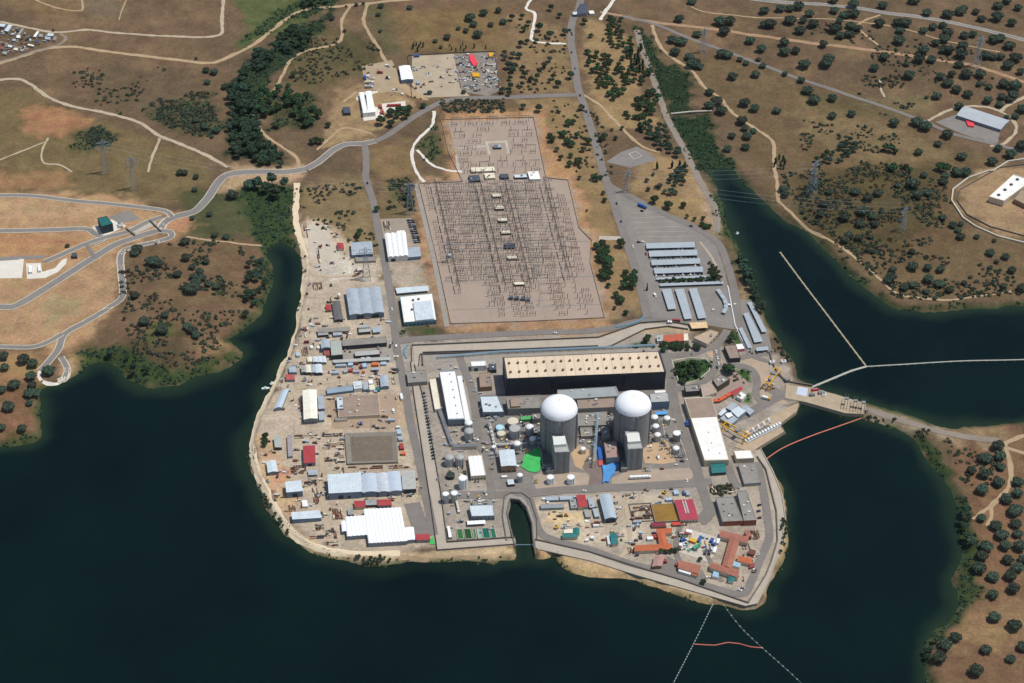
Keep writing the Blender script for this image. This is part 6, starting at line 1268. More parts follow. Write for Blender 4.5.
fence('screen_wall', 'grey screen wall along the shaded edge of the green sheeting', [(538,446.5),(541.4,452),(543.4,471)], 3, 1, W_CONC, posts=False, cat='wall'); fence('island_kerb', 'pale kerb wall ringing the round green island', [(672,361),(690,357.6),(706,359),(711,364),(709,371),(698,380),(684,384.6),(678,380),(672,361)], .5, .9, kerb_m, posts=False, cat='kerb')
fence('pipe_yard_wall', 'low walls of the empty pit beside the mustard brown tank', [(628.8,504.6),(650.6,503.6),(654,521),(633,522.4),(628.8,504.6)], 1.0, .7, fence_m, posts=False, cat='wall')
# ------------------------------------------------------------------ switchyard
ST = surf('gantry_steel', srgb(96, 92, 90), .1, .5, .6); INS = surf('insulator_brown', srgb(92, 72, 64), .1, .5, .4)
SWL = [at(419,184), at(568,181), at(604,318), at(451,324)]; SWU = [at(442,121), at(532,118.5), at(546,179), at(455,182)]
def SQ(u, v, S=SWL): return lerp(lerp(S[0], S[1], u), lerp(S[3], S[2], u), v)
def copy_tree(o, loc, rz=None, label=None, group=None, scale=None):
    c = o.copy(); col.objects.link(c); c.location = loc
    if rz is not None: c.rotation_euler = (0, 0, rz)
    if scale: c.scale = (scale, scale, scale)
    if label: c['label'] = label
    if group: c['group'] = group
    for ch in list(o.children):
        d = ch.copy(); col.objects.link(d); d.parent = c
        for g in ch.children:
            e = g.copy(); col.objects.link(e); e.parent = d
    return c
ux = (SWL[1]-SWL[0]).normalized(); rzs = math.atan2(ux.y, ux.x); vy = (SWL[3]-SWL[0]); rzv = math.atan2(vy.y, vy.x)
def make_gantry():
    t = thing('switchyard_gantry', 'dark steel busbar gantry in the long rows of the switchyard', 'gantry', (0,0,0), 'gantries of the switchyard')
    for y in (0, -15):
        mb = MB()
        for e in (-.9, .9): mb.tube((e*1.5, y, 0), (e*.3, y, 13), .26, 4)
        for z in range(2, 12, 3): mb.tube((-1.3+z*.08, y, z), (1.3-z*.08, y, z), .14, 4)
        mb.build('column', ST, t)
    mb = MB(); mb.tube((0,0,13),(0,-15,13),.4,4); mb.tube((0,0,11.9),(0,-15,11.9),.26,4); mb.build('beam', ST, t)
    mb = MB(); mb.tube((-1,-7,12.4),(8,-7,12.4),.24,4); mb.build('cross_arm', ST, t)
    for x in (2, 5, 8): mb = MB(); mb.lathe((x,-7,9.6), [(.12,0),(.3,.2),(.3,2.4),(.1,2.6)], 6); mb.build('insulator', INS, t)
    return t
g0 = make_gantry(); first = True
for u in (.10, .40, .565, .83):
    n = 11 if u < .8 else 10
    for k in range(n):
        p = SQ(u, .03+.072*k); p.z = .3
        if first: g0.location = p; g0.rotation_euler = (0,0,rzs+.10); first = False
        else: copy_tree(g0, p, rzs+.10)
def make_disc():
    t = thing('disconnector', 'three post disconnector switch standing on the switchyard gravel', 'switchgear', (0,0,0), 'disconnectors of the switchyard'); mb = MB()
    for x in (-3, 3): mb.box((x,0,0), .35, .35, 2.6)
    mb.tube((-3.6,0,2.6),(3.6,0,2.6),.18,4); mb.build('stand', ST, t)
    for x in (-3, 0, 3): mb = MB(); mb.lathe((x,0,2.6), [(.28,0),(.28,2.8),(.12,3)], 6); mb.build('insulator', INS, t)
    mb = MB(); mb.tube((-3.4,0,5.6),(3.4,0,5.6),.14,4); mb.build('blade', M_STEEL, t); return t
def make_ct():
    t = thing('instrument_transformer', 'slim instrument transformer on a steel pedestal in the switchyard', 'transformer', (0,0,0), 'instrument transformers of the switchyard'); mb = MB(); mb.box((0,0,0), .5, .5, 2.6); mb.build('pedestal', ST, t)
    mb = MB(); mb.lathe((0,0,2.6), [(.45,0),(.45,.8),(.3,.9),(.3,3.6)], 8); mb.build('insulator', INS, t); mb = MB(); mb.lathe((0,0,6.2), [(.55,0),(.6,.6),(.1,1)], 8); mb.build('head', M_STEEL, t); return t
d0, c0 = make_disc(), make_ct(); df = cf = True; nd_ = nc_ = 0
for iu in range(29):
    for iv in range(27):
        u, v = .05+.91*iu/28, .02+.95*iv/26
        if min(abs(u-x) for x in (.10,.40,.565,.83)) < .018: continue
        if u > .87 and v < .12 or (u > .93) or (v > .72 and (u < .25 or .62 < u < .7)) or (.62 < v < .7 and u < .12) or (v > .9 and not .3 < u < .9): continue
        if vnoise(np.array([u*40.0+3]), np.array([v*40.0]), 5, 77)[0] < .14: continue
        p = SQ(u+rng.uniform(-.004,.004), v+rng.uniform(-.004,.004)); p.z = .3
        if iu % 3 == 0 and nd_ < 292:
            nd_ += 1
            if df: d0.location = p; d0.rotation_euler = (0,0,rzs); df = False
            else: copy_tree(d0, p, rzs)
        elif nc_ < 296 and rng.random() < .7:
            nc_ += 1
            if cf: c0.location = p; cf = False
            else: copy_tree(c0, p, rzs)
for iu in range(14):
    for iv in range(9):
        u, v = .12+.8*iu/13, .1+.78*iv/8
        if rng.random() < .3 or (.42 < u < .62 and .25 < v < .6): continue
        p = SQ(u, v, SWU); p.z = .3
        if (iu+iv) % 3 == 0: copy_tree(d0, p, rzs, 'three post disconnector switch in the smaller upper bay of the switchyard', 'disconnectors of the upper bay')
        else: copy_tree(c0, p, rzs, 'slim instrument transformer in the smaller upper bay of the switchyard', 'instrument transformers of the upper bay')
def make_portal():
    t = thing('line_portal', 'thin steel line portal between the long gantry rows of the switchyard', 'portal', (0,0,0), 'line portals of the switchyard')
    for x in (-6, 6): mb = MB(); mb.tube((x,0,0),(x,0,10),.22,4); mb.build('column', ST, t)
    mb = MB(); mb.tube((-6.5,0,10),(6.5,0,10),.25,4); mb.build('beam', ST, t)
    for x in (-3, 0, 3): mb = MB(); mb.lathe((x,0,8), [(.1,0),(.25,.2),(.25,1.7),(.1,2)], 6); mb.build('insulator', INS, t)
    return t
p0_ = make_portal(); pf = True
for u in (.17, .25, .33, .48, .65, .73, .91):
    for k in range(14):
        v = .06+.062*k
        if (u > .9 and not .3 < v < .6) or (u < .3 and v > .72) or rng.random() < .12: continue
        p = SQ(u+rng.uniform(-.006,.006), v); p.z = .3
        if pf: p0_.location = p; p0_.rotation_euler = (0,0,rzs); pf = False
        else: copy_tree(p0_, p, rzs)
for u in (.15, .35, .55, .75, .9):
    for v in (.06, .3, .55, .8):
        if not (.3 < u < .7 and .2 < v < .6): p = SQ(u, v, SWU); p.z = .3; copy_tree(p0_, p, rzs, 'thin steel line portal in the smaller upper bay of the switchyard', 'line portals of the upper bay')
for k in range(38):
    v = .03+.022*k
    if v > .75: break
    a, b_ = SQ(.11, v), SQ(.86, v); c = (a+b_)/2; mb = MB(); mb.tube(a-c, b_-c, .15, 5); t = thing('busbar', 'long thin tubular busbar strung across the switchyard rows', 'busbar', (c.x, c.y, 9.2), 'busbars of the switchyard'); mb.build('conductor', M_STEEL, t)
    mb = MB()
    for s_ in (0, .33, .66, 1): mb.tube(lerp(a, b_, s_)-c, lerp(a, b_, s_)-c+Vector((0,0,-9.2)), .16, 5)
    mb.build('post_insulator', ST, t)
for i, (x, y, w, h, m_, wm, lb) in enumerate([(492,193.6,8.6,3,R_CREAM,W_DARK,'cream roofed relay kiosk, first in the switchyard row'), (494.8,206,8.6,3,R_CREAM,W_DARK,'cream roofed relay kiosk, second in the switchyard row'), (497.8,218.2,9,3,R_CREAM,W_DARK,'cream roofed relay kiosk, third in the switchyard row'), (500.8,230.4,9.4,3,R_CREAM,W_DARK,'cream roofed relay kiosk, fourth in the switchyard row'), (504,243,9.4,4.4,R_DARK,W_DARK,'blue grey relay kiosk among the cream ones'), (507,255.8,9.6,3,R_CREAM,W_DARK,'cream roofed relay kiosk below the blue grey one'), (514,282,9.6,2.6,R_CREAM,W_DARK,'cream roofed relay kiosk nearest the switchyard road side'),
   (512.6,282.2+0,.1,.1,R_CREAM,W_DARK,None), (514,174.6,12.6,3,R_PALE,W_DARK,'long pale kiosk beside the white control house of the switchyard'), (468.4,175.4,10.6,5.4,R_DARK,W_DARK,'dark blue grey house at the throat of the switchyard'), (499.6,174,8.4,3.8,R_DARK,W_DARK,'dark blue box between the cream and white switchyard roofs'), (470.4,167.4,24,4.2,R_CREAM,W_CREAM,'long cream roofed house at the throat of the switchyard'), (484,173,10,5.2,R_CREAM,W_CREAM,'square cream roofed house at the throat of the switchyard'), (527.4,171.4,11,8,R_WHITEFLAT,W_WHITE,'white control house at the edge of the switchyard throat'), (493,144.6,7.6,3,R_GREYBLUE,W_DARK,'grey transformer house inside the concrete path loop')]):
    if lb: bld('relay_house', lb, (x, y, w, h), 3.2, wm, m_, parapet=False, cat='hut', units=0 if w < 10 else 2)
for i, (x, y) in enumerate([(511,299),(517,299.4),(523,300),(528,301),(496,148.4),(449,257)]):
    q = at(x, y); t = thing('power_transformer', ['blue grey power transformer in the lower switchyard row','blue grey power transformer in the lower switchyard row','blue grey power transformer in the lower switchyard row','blue grey power transformer in the lower switchyard row','grey power transformer inside the concrete path loop','white and blue power transformer at the switchyard edge'][i], 'transformer', (q.x, q.y, .3), 'transformers of the lower switchyard' if i < 4 else None)
    mb = MB(); mb.box((0,0,0), 5, 3, 3.4); mb.build('tank', M_WHITEP if i == 5 else surf('transformer_blue', srgb(112,124,138), .1, .3, .6), t)
    for e in (-1, 1): mb = MB(); [mb.box((k*.9-1.8, e*2.1, .6), .3, .9, 2.4) for k in range(5)]; mb.build('radiator', M_STEEL, t)
    for k in (-1.4, 0, 1.4): mb = MB(); mb.lathe((k,0,3.4), [(.3,0),(.22,1.6),(.08,2)], 6); mb.build('bushing', INS, t)
# ------------------------------------------------------------------ pylons and lines
PY = surf('pylon_galvanised', srgb(150, 164, 170), .06, .5, .5, metal=.2)
def make_pylon(H=48):
    t = thing('lattice_pylon', 'x', 'pylon', (0,0,0), 'lattice pylons of the power lines'); w = lambda z: 4.2*(1-z/H*1.05)+.7 if z < H*.62 else 1.3
    mb = MB(); zs = [0, H*.16, H*.31, H*.45, H*.56, H*.66, H*.74, H*.82, H*.9]
    for sx in (-1, 1):
        for sy in (-1, 1): mb.path([(sx*w(z), sy*w(z), z) for z in zs]+[(0,0,H)], .26, 4)
    for a, b_ in zip(zs[:-1], zs[1:]):
        for i in range(4):
            c = [(-1,-1),(1,-1),(1,1),(-1,1)]; p, q = c[i], c[(i+1) % 4]
            mb.tube((p[0]*w(a), p[1]*w(a), a), (q[0]*w(b_), q[1]*w(b_), b_), .13, 4); mb.tube((q[0]*w(a), q[1]*w(a), a), (p[0]*w(b_), p[1]*w(b_), b_), .13, 4)
    mb.build('mast', PY, t)
    for z, l in ((.68, 8), (.8, 10.5), (.9, 7)):
        mb = MB()
        for e in (-1, 1): mb.tube((e*.8, .9, H*z), (e*l, 0, H*z+.4), .2, 4); mb.tube((e*.8, -.9, H*z), (e*l, 0, H*z+.4), .2, 4); mb.tube((e*.8, 0, H*z+2.2), (e*l, 0, H*z+.4), .16, 4)
        mb.build('cross_arm', PY, t)
        for e in (-1, 1): mb = MB(); mb.lathe((e*l, 0, H*z-2.6), [(.12,0),(.25,.3),(.25,2.6),(.1,2.9)], 6); mb.build('insulator', INS, t)
    return t
py0 = make_pylon()
PYL = [(106,172.6,1,.3,'grey lattice pylon above the new road works, behind the pale one'), (135,189,1,.3,'pale lattice pylon in its square clearing above the new roads'), (811.6,195,1.05,.9,'blue grey lattice pylon by the canal among olive scrub'), (976,66.6,1,.7,'blue grey lattice pylon beside the red dirt road in the dehesa'), (902,231,.75,.9,'small lattice pylon amid the canal side scrub'), (410,213,.95,.2,'dark lattice pylon between the access road and the switchyard'), (627,192,.7,.6,'lattice pylon beside the avenue fork above the parking lot'), (703,52.5,.8,.5,'lattice pylon on a concrete base near the grey country road'), (366.5,279,.95,.1,'pale lattice pylon over the sandy depot yard'), (448.6,262,.6,.1,'white lattice pylon just inside the switchyard fence')]
for i, (x, y, s_, rz, lb) in enumerate(PYL):
    p = P(x, y)
    if i == 0: py0.location = p; py0.rotation_euler = (0,0,rz); py0['label'] = lb
    else: copy_tree(py0, p, rz, lb, scale=s_)
wire_m = surf('wire_aluminium', srgb(190, 200, 206), .03, .5, .5)
def line_(label, a, b_, za, zb, sag=10, n=3, r=.06):
    A, B = P(*a), P(*b_); c = A.copy(); t = thing('power_line', label, 'power line', tuple(c)); d = (B-A); s = Vector((-d.y, d.x, 0)).normalized()
    for k in range(n):
        o = s*((k-(n-1)/2)*9); mb = MB(); pts = []
        for i in range(25):
            q = i/24; p = lerp(A, B, q)-c+o; p.z += lerp(za, zb, q)-sag*4*q*(1-q); pts.append(p)
        mb.path(pts, r, 4); mb.build('wire', wire_m, t)
line_('pair of power line wires crossing the upper canal from the avenue pylon', (627,192), (811,195), 30, 40, 8, 3); line_('power line wires crossing the canal below the scrub slope', (627,200), (902,231), 30, 34, 9, 3); line_('power line wires leading from the switchyard to the dam side bank', (568,190), (627,192), 14, 30, 2, 2); line_('power line wires running over the new road works', (106,172), (410,213), 38, 36, 12, 3)
# lamp posts and tall poles
def pole(label, x, y, h=12, arm=0, group=None):
    p = P(x, y); t = thing('lamp_post', label, 'lamp post', tuple(p), group); mb = MB(); mb.lathe((0,0,0), [(.22,0),(.14,h)], 8); mb.build('pole', M_STEEL, t); mb = MB(); mb.tube((0,0,h),(1.6,0,h+.3),.1,4); mb.box((1.8,0,h+.15), 1, .4, .2); mb.build('lamp', M_STEEL, t)
for x, y, lb in [(281,390,'tall lamp post beside the faded red shed by the track'), (294.5,437,'tall lamp post at the corner of the pipe racks'), (371,431,'tall lamp post behind the wide walled bed'), (340,385,'tall lamp post between container rows and the strip roof'), (353,446,'slim lamp post by the rusty racks beside the walled bed'), (402,502,'slim lamp post near the cream grey warehouse'), (299,345,'slim lamp post at the sandy corner near the light blue container')]: pole(lb, x, y, 15)
# ------------------------------------------------------------------ vehicles
def make_car(name, m_, van=False):
    t = thing(name, 'x', 'car', (0,0,-300)); L_, W_ = (4.3, 1.8) if not van else (5.6, 2.1)
    mb = MB(); s = [(-L_/2, .35), (-L_/2, .85), (-L_*.42, .95), (L_*.2, .95), (L_*.46, .78), (L_/2, .6), (L_/2, .35)] if not van else [(-L_/2,.35),(-L_/2,2.1),(L_*.28,2.1),(L_*.4,1.2),(L_/2,1.0),(L_/2,.35)]
    A = [(x, -W_/2, z) for x, z in s]; B = [(x, W_/2, z) for x, z in s]
    mb.face(A); mb.face(B[::-1])
    for i in range(len(s)): j = (i+1) % len(s); mb.face([A[j], A[i], B[i], B[j]])
    mb.build('body', m_, t)
    mb = MB(); s = [(-L_*.44, .94), (-L_*.3, 1.45), (L_*.05, 1.45), (L_*.22, .94)] if not van else [(L_*.2,1.25),(L_*.2,2.0),(L_*.31,1.95),(L_*.405,1.22)]
    A = [(x, -W_*.44, z) for x, z in s]; B = [(x, W_*.44, z) for x, z in s]
    mb.face(A); mb.face(B[::-1])
    for i in range(len(s)-1): mb.face([A[i+1], A[i], B[i], B[i+1]])
    mb.build('windscreen', M_GLASS, t)
    if not van: mb = MB(); mb.prism([(-L_*.29,-W_*.4),(L_*.05,-W_*.4),(L_*.05,W_*.4),(-L_*.29,W_*.4)], 1.4, 1.49); mb.build('roof_panel', m_, t)
    for x in (-L_*.31, L_*.31):
        for y in (-W_/2, W_/2): mb = MB(); mb.tube((x, y-.1, .33), (x, y+.1, .33), .33, 10); mb.build('wheel', M_RUBBER, t)
    return t
CARM = {'white': M_WHITEP, 'silver': surf('car_silver', srgb(176,180,184), .05, .5, .35, metal=.3), 'dark': surf('car_dark', srgb(36,40,48), .05, .5, .3), 'blue': surf('car_blue', srgb(38,62,104), .05, .5, .3), 'red': surf('car_red', srgb(160,36,36), .05, .5, .3), 'grey': surf('car_grey', srgb(96,100,106), .05, .5, .35)}
CARS = {k: make_car('parked_car', v) for k, v in CARM.items()}; CARS['van'] = make_car('parked_van', M_WHITEP, True)
USED = set()
def car(kind, x, y, ang, label, group=None):
    """ang: photo direction (dx, dy) the car points along"""
    p = P(x, y); q = P(x+ang[0], y+ang[1]); rz = math.atan2(q.y-p.y, q.x-p.x); p.z += .42
    o = CARS[kind]
    if kind not in USED: USED.add(kind); o.location = p; o.rotation_euler = (0,0,rz); o['label'] = label; r = o
    else: r = copy_tree(o, p, rz, label)
    if group: r['group'] = group
    elif 'group' in r: del r['group']
    if kind == 'van': r['category'] = 'van'
    return r
mixk = ['dark','grey','silver','dark','blue','grey','white','dark']
for k in range(22):
    s_ = k/21; car(mixk[k % 5], lerp(423.4,433.8,s_), lerp(394,459,s_), (6,-2), 'car parked in the long diagonal row inside the western security fence', 'diagonal row of cars by the western fence')
for r_ in range(2):
    for k in range(11):
        s_ = k/10; car(['dark','blue','grey','dark','silver'][(k+r_*2) % 5], lerp(408.5,415.5,s_)+r_*3.8, lerp(221,243,s_)-r_*.3, (6,-.5), 'dark vehicle stored in the double row beside the scalloped white hall', 'vehicles stored beside the scalloped hall')
for q, lb in PC[:4]:
    for k in range(13):
        if rng.random() < .18: continue
        s_ = .03+.94*k/12; a = q[3]; b_ = q[2]; car(rng.choice(mixk), lerp(a[0],b_[0],s_), lerp(a[1],b_[1],s_)+2.2, (1,6), 'car parked nose out beneath a long car park canopy', 'cars under the long canopies')
for i in (6, 7, 8, 9, 10, 11):
    q = PC[i][0]
    for k in range(9):
        if rng.random() < .25: continue
        s_ = .05+.9*k/8; a = q[0]; b_ = q[3]; car(rng.choice(mixk), lerp(a[0],b_[0],s_)+1.6, lerp(a[1],b_[1],s_)+2.4, (6,-1), 'car parked beneath a slanting car park canopy', 'cars under the slanting canopies')
for x, y, d, kd, lb in [(716,352,(1,4),'white','white car at the kerb by the round green island, farthest of three'), (717.6,358.5,(1,4),'white','white car at the kerb by the round green island, middle one'), (718.6,364,(1,4),'white','white car at the kerb by the round green island, nearest of three'), (717,368,(1,4),'dark','dark car at the end of the white cars by the green island'),
   (555,333.5,(6,-.3),'white','white car driving along the road below the switchyard'), (642,211.5,(4,1),'dark','dark car crossing the head of the parking lot'), (638.6,242.6,(5,0),'dark','dark car left alone beside the first canopy row'), (642.4,242.4,(5,0),'white','white car left alone beside the first canopy row'), (646,254.4,(1,4),'red','red car standing at the end of the second canopy'),
   (572,35,(0,5),'dark','dark car on the avenue, farthest up'), (571.6,53,(0,5),'dark','dark car on the avenue above the side road'), (575,69,(0,5),'grey','grey car on the avenue near the side road'), (580,96,(1,5),'dark','dark car waiting at the side road junction'), (586.6,112,(1,5),'dark','dark car on the avenue passing the roadside bush'), (602,160,(1,5),'dark','dark car on the avenue just above the fork'),
   (616.6,204,(1,5),'dark','dark car under the pylon at the avenue fork'), (621,222,(1,5),'blue','dark blue car on the avenue by the concrete ramp'), (691,226.6,(4,1),'dark','dark car at the bend of the diagonal road'), (633,247,(1,5),'white','white car on the avenue beside the parking lot'), (367.4,183.6,(1,4),'dark','dark car on the western access road at the top'), (392,309.6,(1,4),'white','white car leaving the ribbed warehouse on the access road'),
   (437.6,480,(1,5),'silver','silver car beside the security fence on the plant road'), (394,373.6,(5,-.3),'dark','dark car turning in from the gatehouse to the sandy yard'), (362.8,376.6,(5,-.5),'white','white pick-up sized car on the sandy yard road by the containers'), (379.4,375.4,(5,-.3),'white','white car beside the vaulted grey shed on the sandy road'), (584,491.5,(5,-.3),'white','white car on the plant road below the gravel bed'),
   (603.4,540.6,(4,0),'red','red car on the sandy site between the teal roofs'), (739.6,590.6,(4,1),'white','white car parked at the corner of the seawall road'), (743,588.6,(4,1),'silver','silver car parked at the corner of the seawall road'), (513,485.5,(4,0),'red','red car beside the small white hut and domed tank'), (662,469.4,(4,0),'red','red car in front of the tan tiled yard'), (592.2,540.2,(4,1),'silver','silver car among the white tanks of the sandy site'),
   (739,489,(1,4),'silver','silver car squeezed between the two brick ended blocks'), (711,471.4,(3,4),'white','white car under the teal annex wall'), (759.4,505.6,(4,-1),'dark','dark car by the seawall road, first of three'), (758.6,511.6,(4,-1),'blue','dark blue car by the seawall road, middle of three'), (759.6,518.4,(4,-1),'dark','dark car by the seawall road, last of three'), (734.6,305,(4,-2),'white','white car on the avenue facing the curved canopy'), (713,310.4,(4,-2),'white','white car turning in the open car park area'),
   (687,481,(1,4),'white','white car waiting at the plant street corner')]: car(kd, x, y, d, lb)
for x, y, d, lb in [(387.2,66,(5,0),'white van among the lorries of the dusty northern yard'), (393.6,412,(1,5),'white van parked beside the wide brown roofed block'), (729,306,(5,1),'white van near the car park kerb fence'), (655,296,(2,3),'white van at the avenue end of the notched canopy')]: car('van', x, y, d, lb)
CARS_LEFT = [k for k in CARS if k not in USED]
def truck(label, x, y, d, cabm, boxm, L_=9, tanker=False, cat='lorry'):
    p = P(x, y); q = P(x+d[0], y+d[1]); t = thing('lorry', label, cat, (p.x, p.y, p.z+.4), rz=math.atan2(q.y-p.y, q.x-p.x))
    mb = MB(); mb.box((L_/2-1.1,0,.5), 2.2, 2.4, 2.3); mb.build('cab', cabm, t); mb = MB(); mb.box((L_/2-.02,0,1.6), .08, 2.0, .9); mb.build('windscreen', M_GLASS, t)
    mb = MB()
    if tanker: mb.tube((-L_/2,0,2.0),(L_/2-2.6,0,2.0),1.25,14)
    else: mb.box((-1.3,0,.9), L_-2.9, 2.5, 2.5)
    mb.build('load_box', boxm, t); mb = MB(); mb.box((0,0,.55), L_*.95, 1.2, .35); mb.build('chassis', M_DARKSTEEL, t)
    for xx in (-L_*.38, -L_*.26, L_*.36):
        for y_ in (-1.1, 1.1): mb = MB(); mb.tube((xx,y_-.18,.5),(xx,y_+.18,.5),.5,10); mb.build('wheel', M_RUBBER, t)
truck('white tank lorry standing beside the two pale silos', 457.6, 508, (1.4,6), M_WHITEP, T_CREAM, 17, True)
truck('red lorry with an open bed in the dusty northern yard', 380, 73.6, (5,.2), M_REDP, M_RUST, 8); truck('white lorry beside the red lorry in the dusty northern yard', 388, 79, (5,.4), M_WHITEP, M_DARKSTEEL, 6)
truck('blue lorry at the edge of the dusty northern yard', 365, 79, (1,4), M_BLUEP, M_BLUEP, 8); truck('white trailer lorry parked beside another in the northern yard, behind', 369.4, 83.6, (6,0), M_WHITEP, T_CREAM, 11); truck('white trailer lorry parked beside another in the northern yard, in front', 369, 88, (6,0), M_WHITEP, R_LIGHTGREY, 11)
truck('blue coach at the head of the parking lot', 642, 207.4, (5,2.2), M_BLUEP, M_BLUEP, 12, cat='coach'); truck('red lorry on the junction below the car park', 676, 321.8, (6,0), M_REDP, surf('load_dull_red', srgb(150,70,76), .1, .3, .7), 9); truck('white lorry beside the red lorry below the car park', 669.6, 323.6, (6,0), M_WHITEP, M_WHITEP, 5)
truck('dark blue lorry in the shade of the long white hall', 687, 425, (1,4), M_BLUEP, M_BLUEP, 7); truck('yellow tipper lorry on the quay storage yard road', 766, 399.4, (6,1.6), M_YELLOW, M_WHITEP, 9); truck('white lorry trailer standing on the gravel bed by the plant road', 640, 478.6, (6,-.3), M_WHITEP, R_WHITE, 22)
# ------------------------------------------------------------------ containers, cabins, stacks
def container(label, x, y, d, m_, L_=6.1, W_=2.44, H_=2.6, cat='container'):
    p = P(x, y); q = P(x+d[0], y+d[1]); t = thing('shipping_container', label, cat, (p.x, p.y, p.z+.35), rz=math.atan2(q.y-p.y, q.x-p.x)); mb = MB(); mb.box((0,0,0), L_, W_, H_); mb.build('body', m_, t)
    mb = MB(); mb.box((L_/2+.01,0,.1), .08, W_*.9, H_*.9); mb.build('door', m_, t); mb = MB(); mb.prism([(-L_/2+.1,-W_/2+.1),(L_/2-.1,-W_/2+.1),(L_/2-.1,W_/2-.1),(-L_/2+.1,W_/2-.1)], H_-.02, H_+.08); mb.build('roof', m_, t)
    return t
C_BLUE = surf('container_blue', srgb(58,92,150), .1, .3, .6, stripes=.6, sdepth=.1); C_RED = surf('container_red', srgb(160,66,62), .1, .3, .6, dirt=srgb(130,60,50)); C_GREY = surf('container_grey', srgb(160,170,178), .08, .3, .6); C_ORANGE = surf('container_orange', srgb(204,112,66), .08, .3, .6); C_GREEN = surf('container_green', srgb(74,150,116), .1, .3, .6); C_YEL = surf('container_yellow', srgb(222,172,60), .08, .3, .6); C_WHITE = surf('container_white', srgb(236,236,230), .05, .3, .5); C_MAROON = surf('container_maroon', srgb(126,60,62), .1, .3, .7); C_LB = surf('container_light_blue', srgb(170,192,206), .08, .3, .6); C_DK = surf('container_dark', srgb(78,76,78), .1, .3, .7)
A_ = (6,-.25); B_ = (1.2,6)
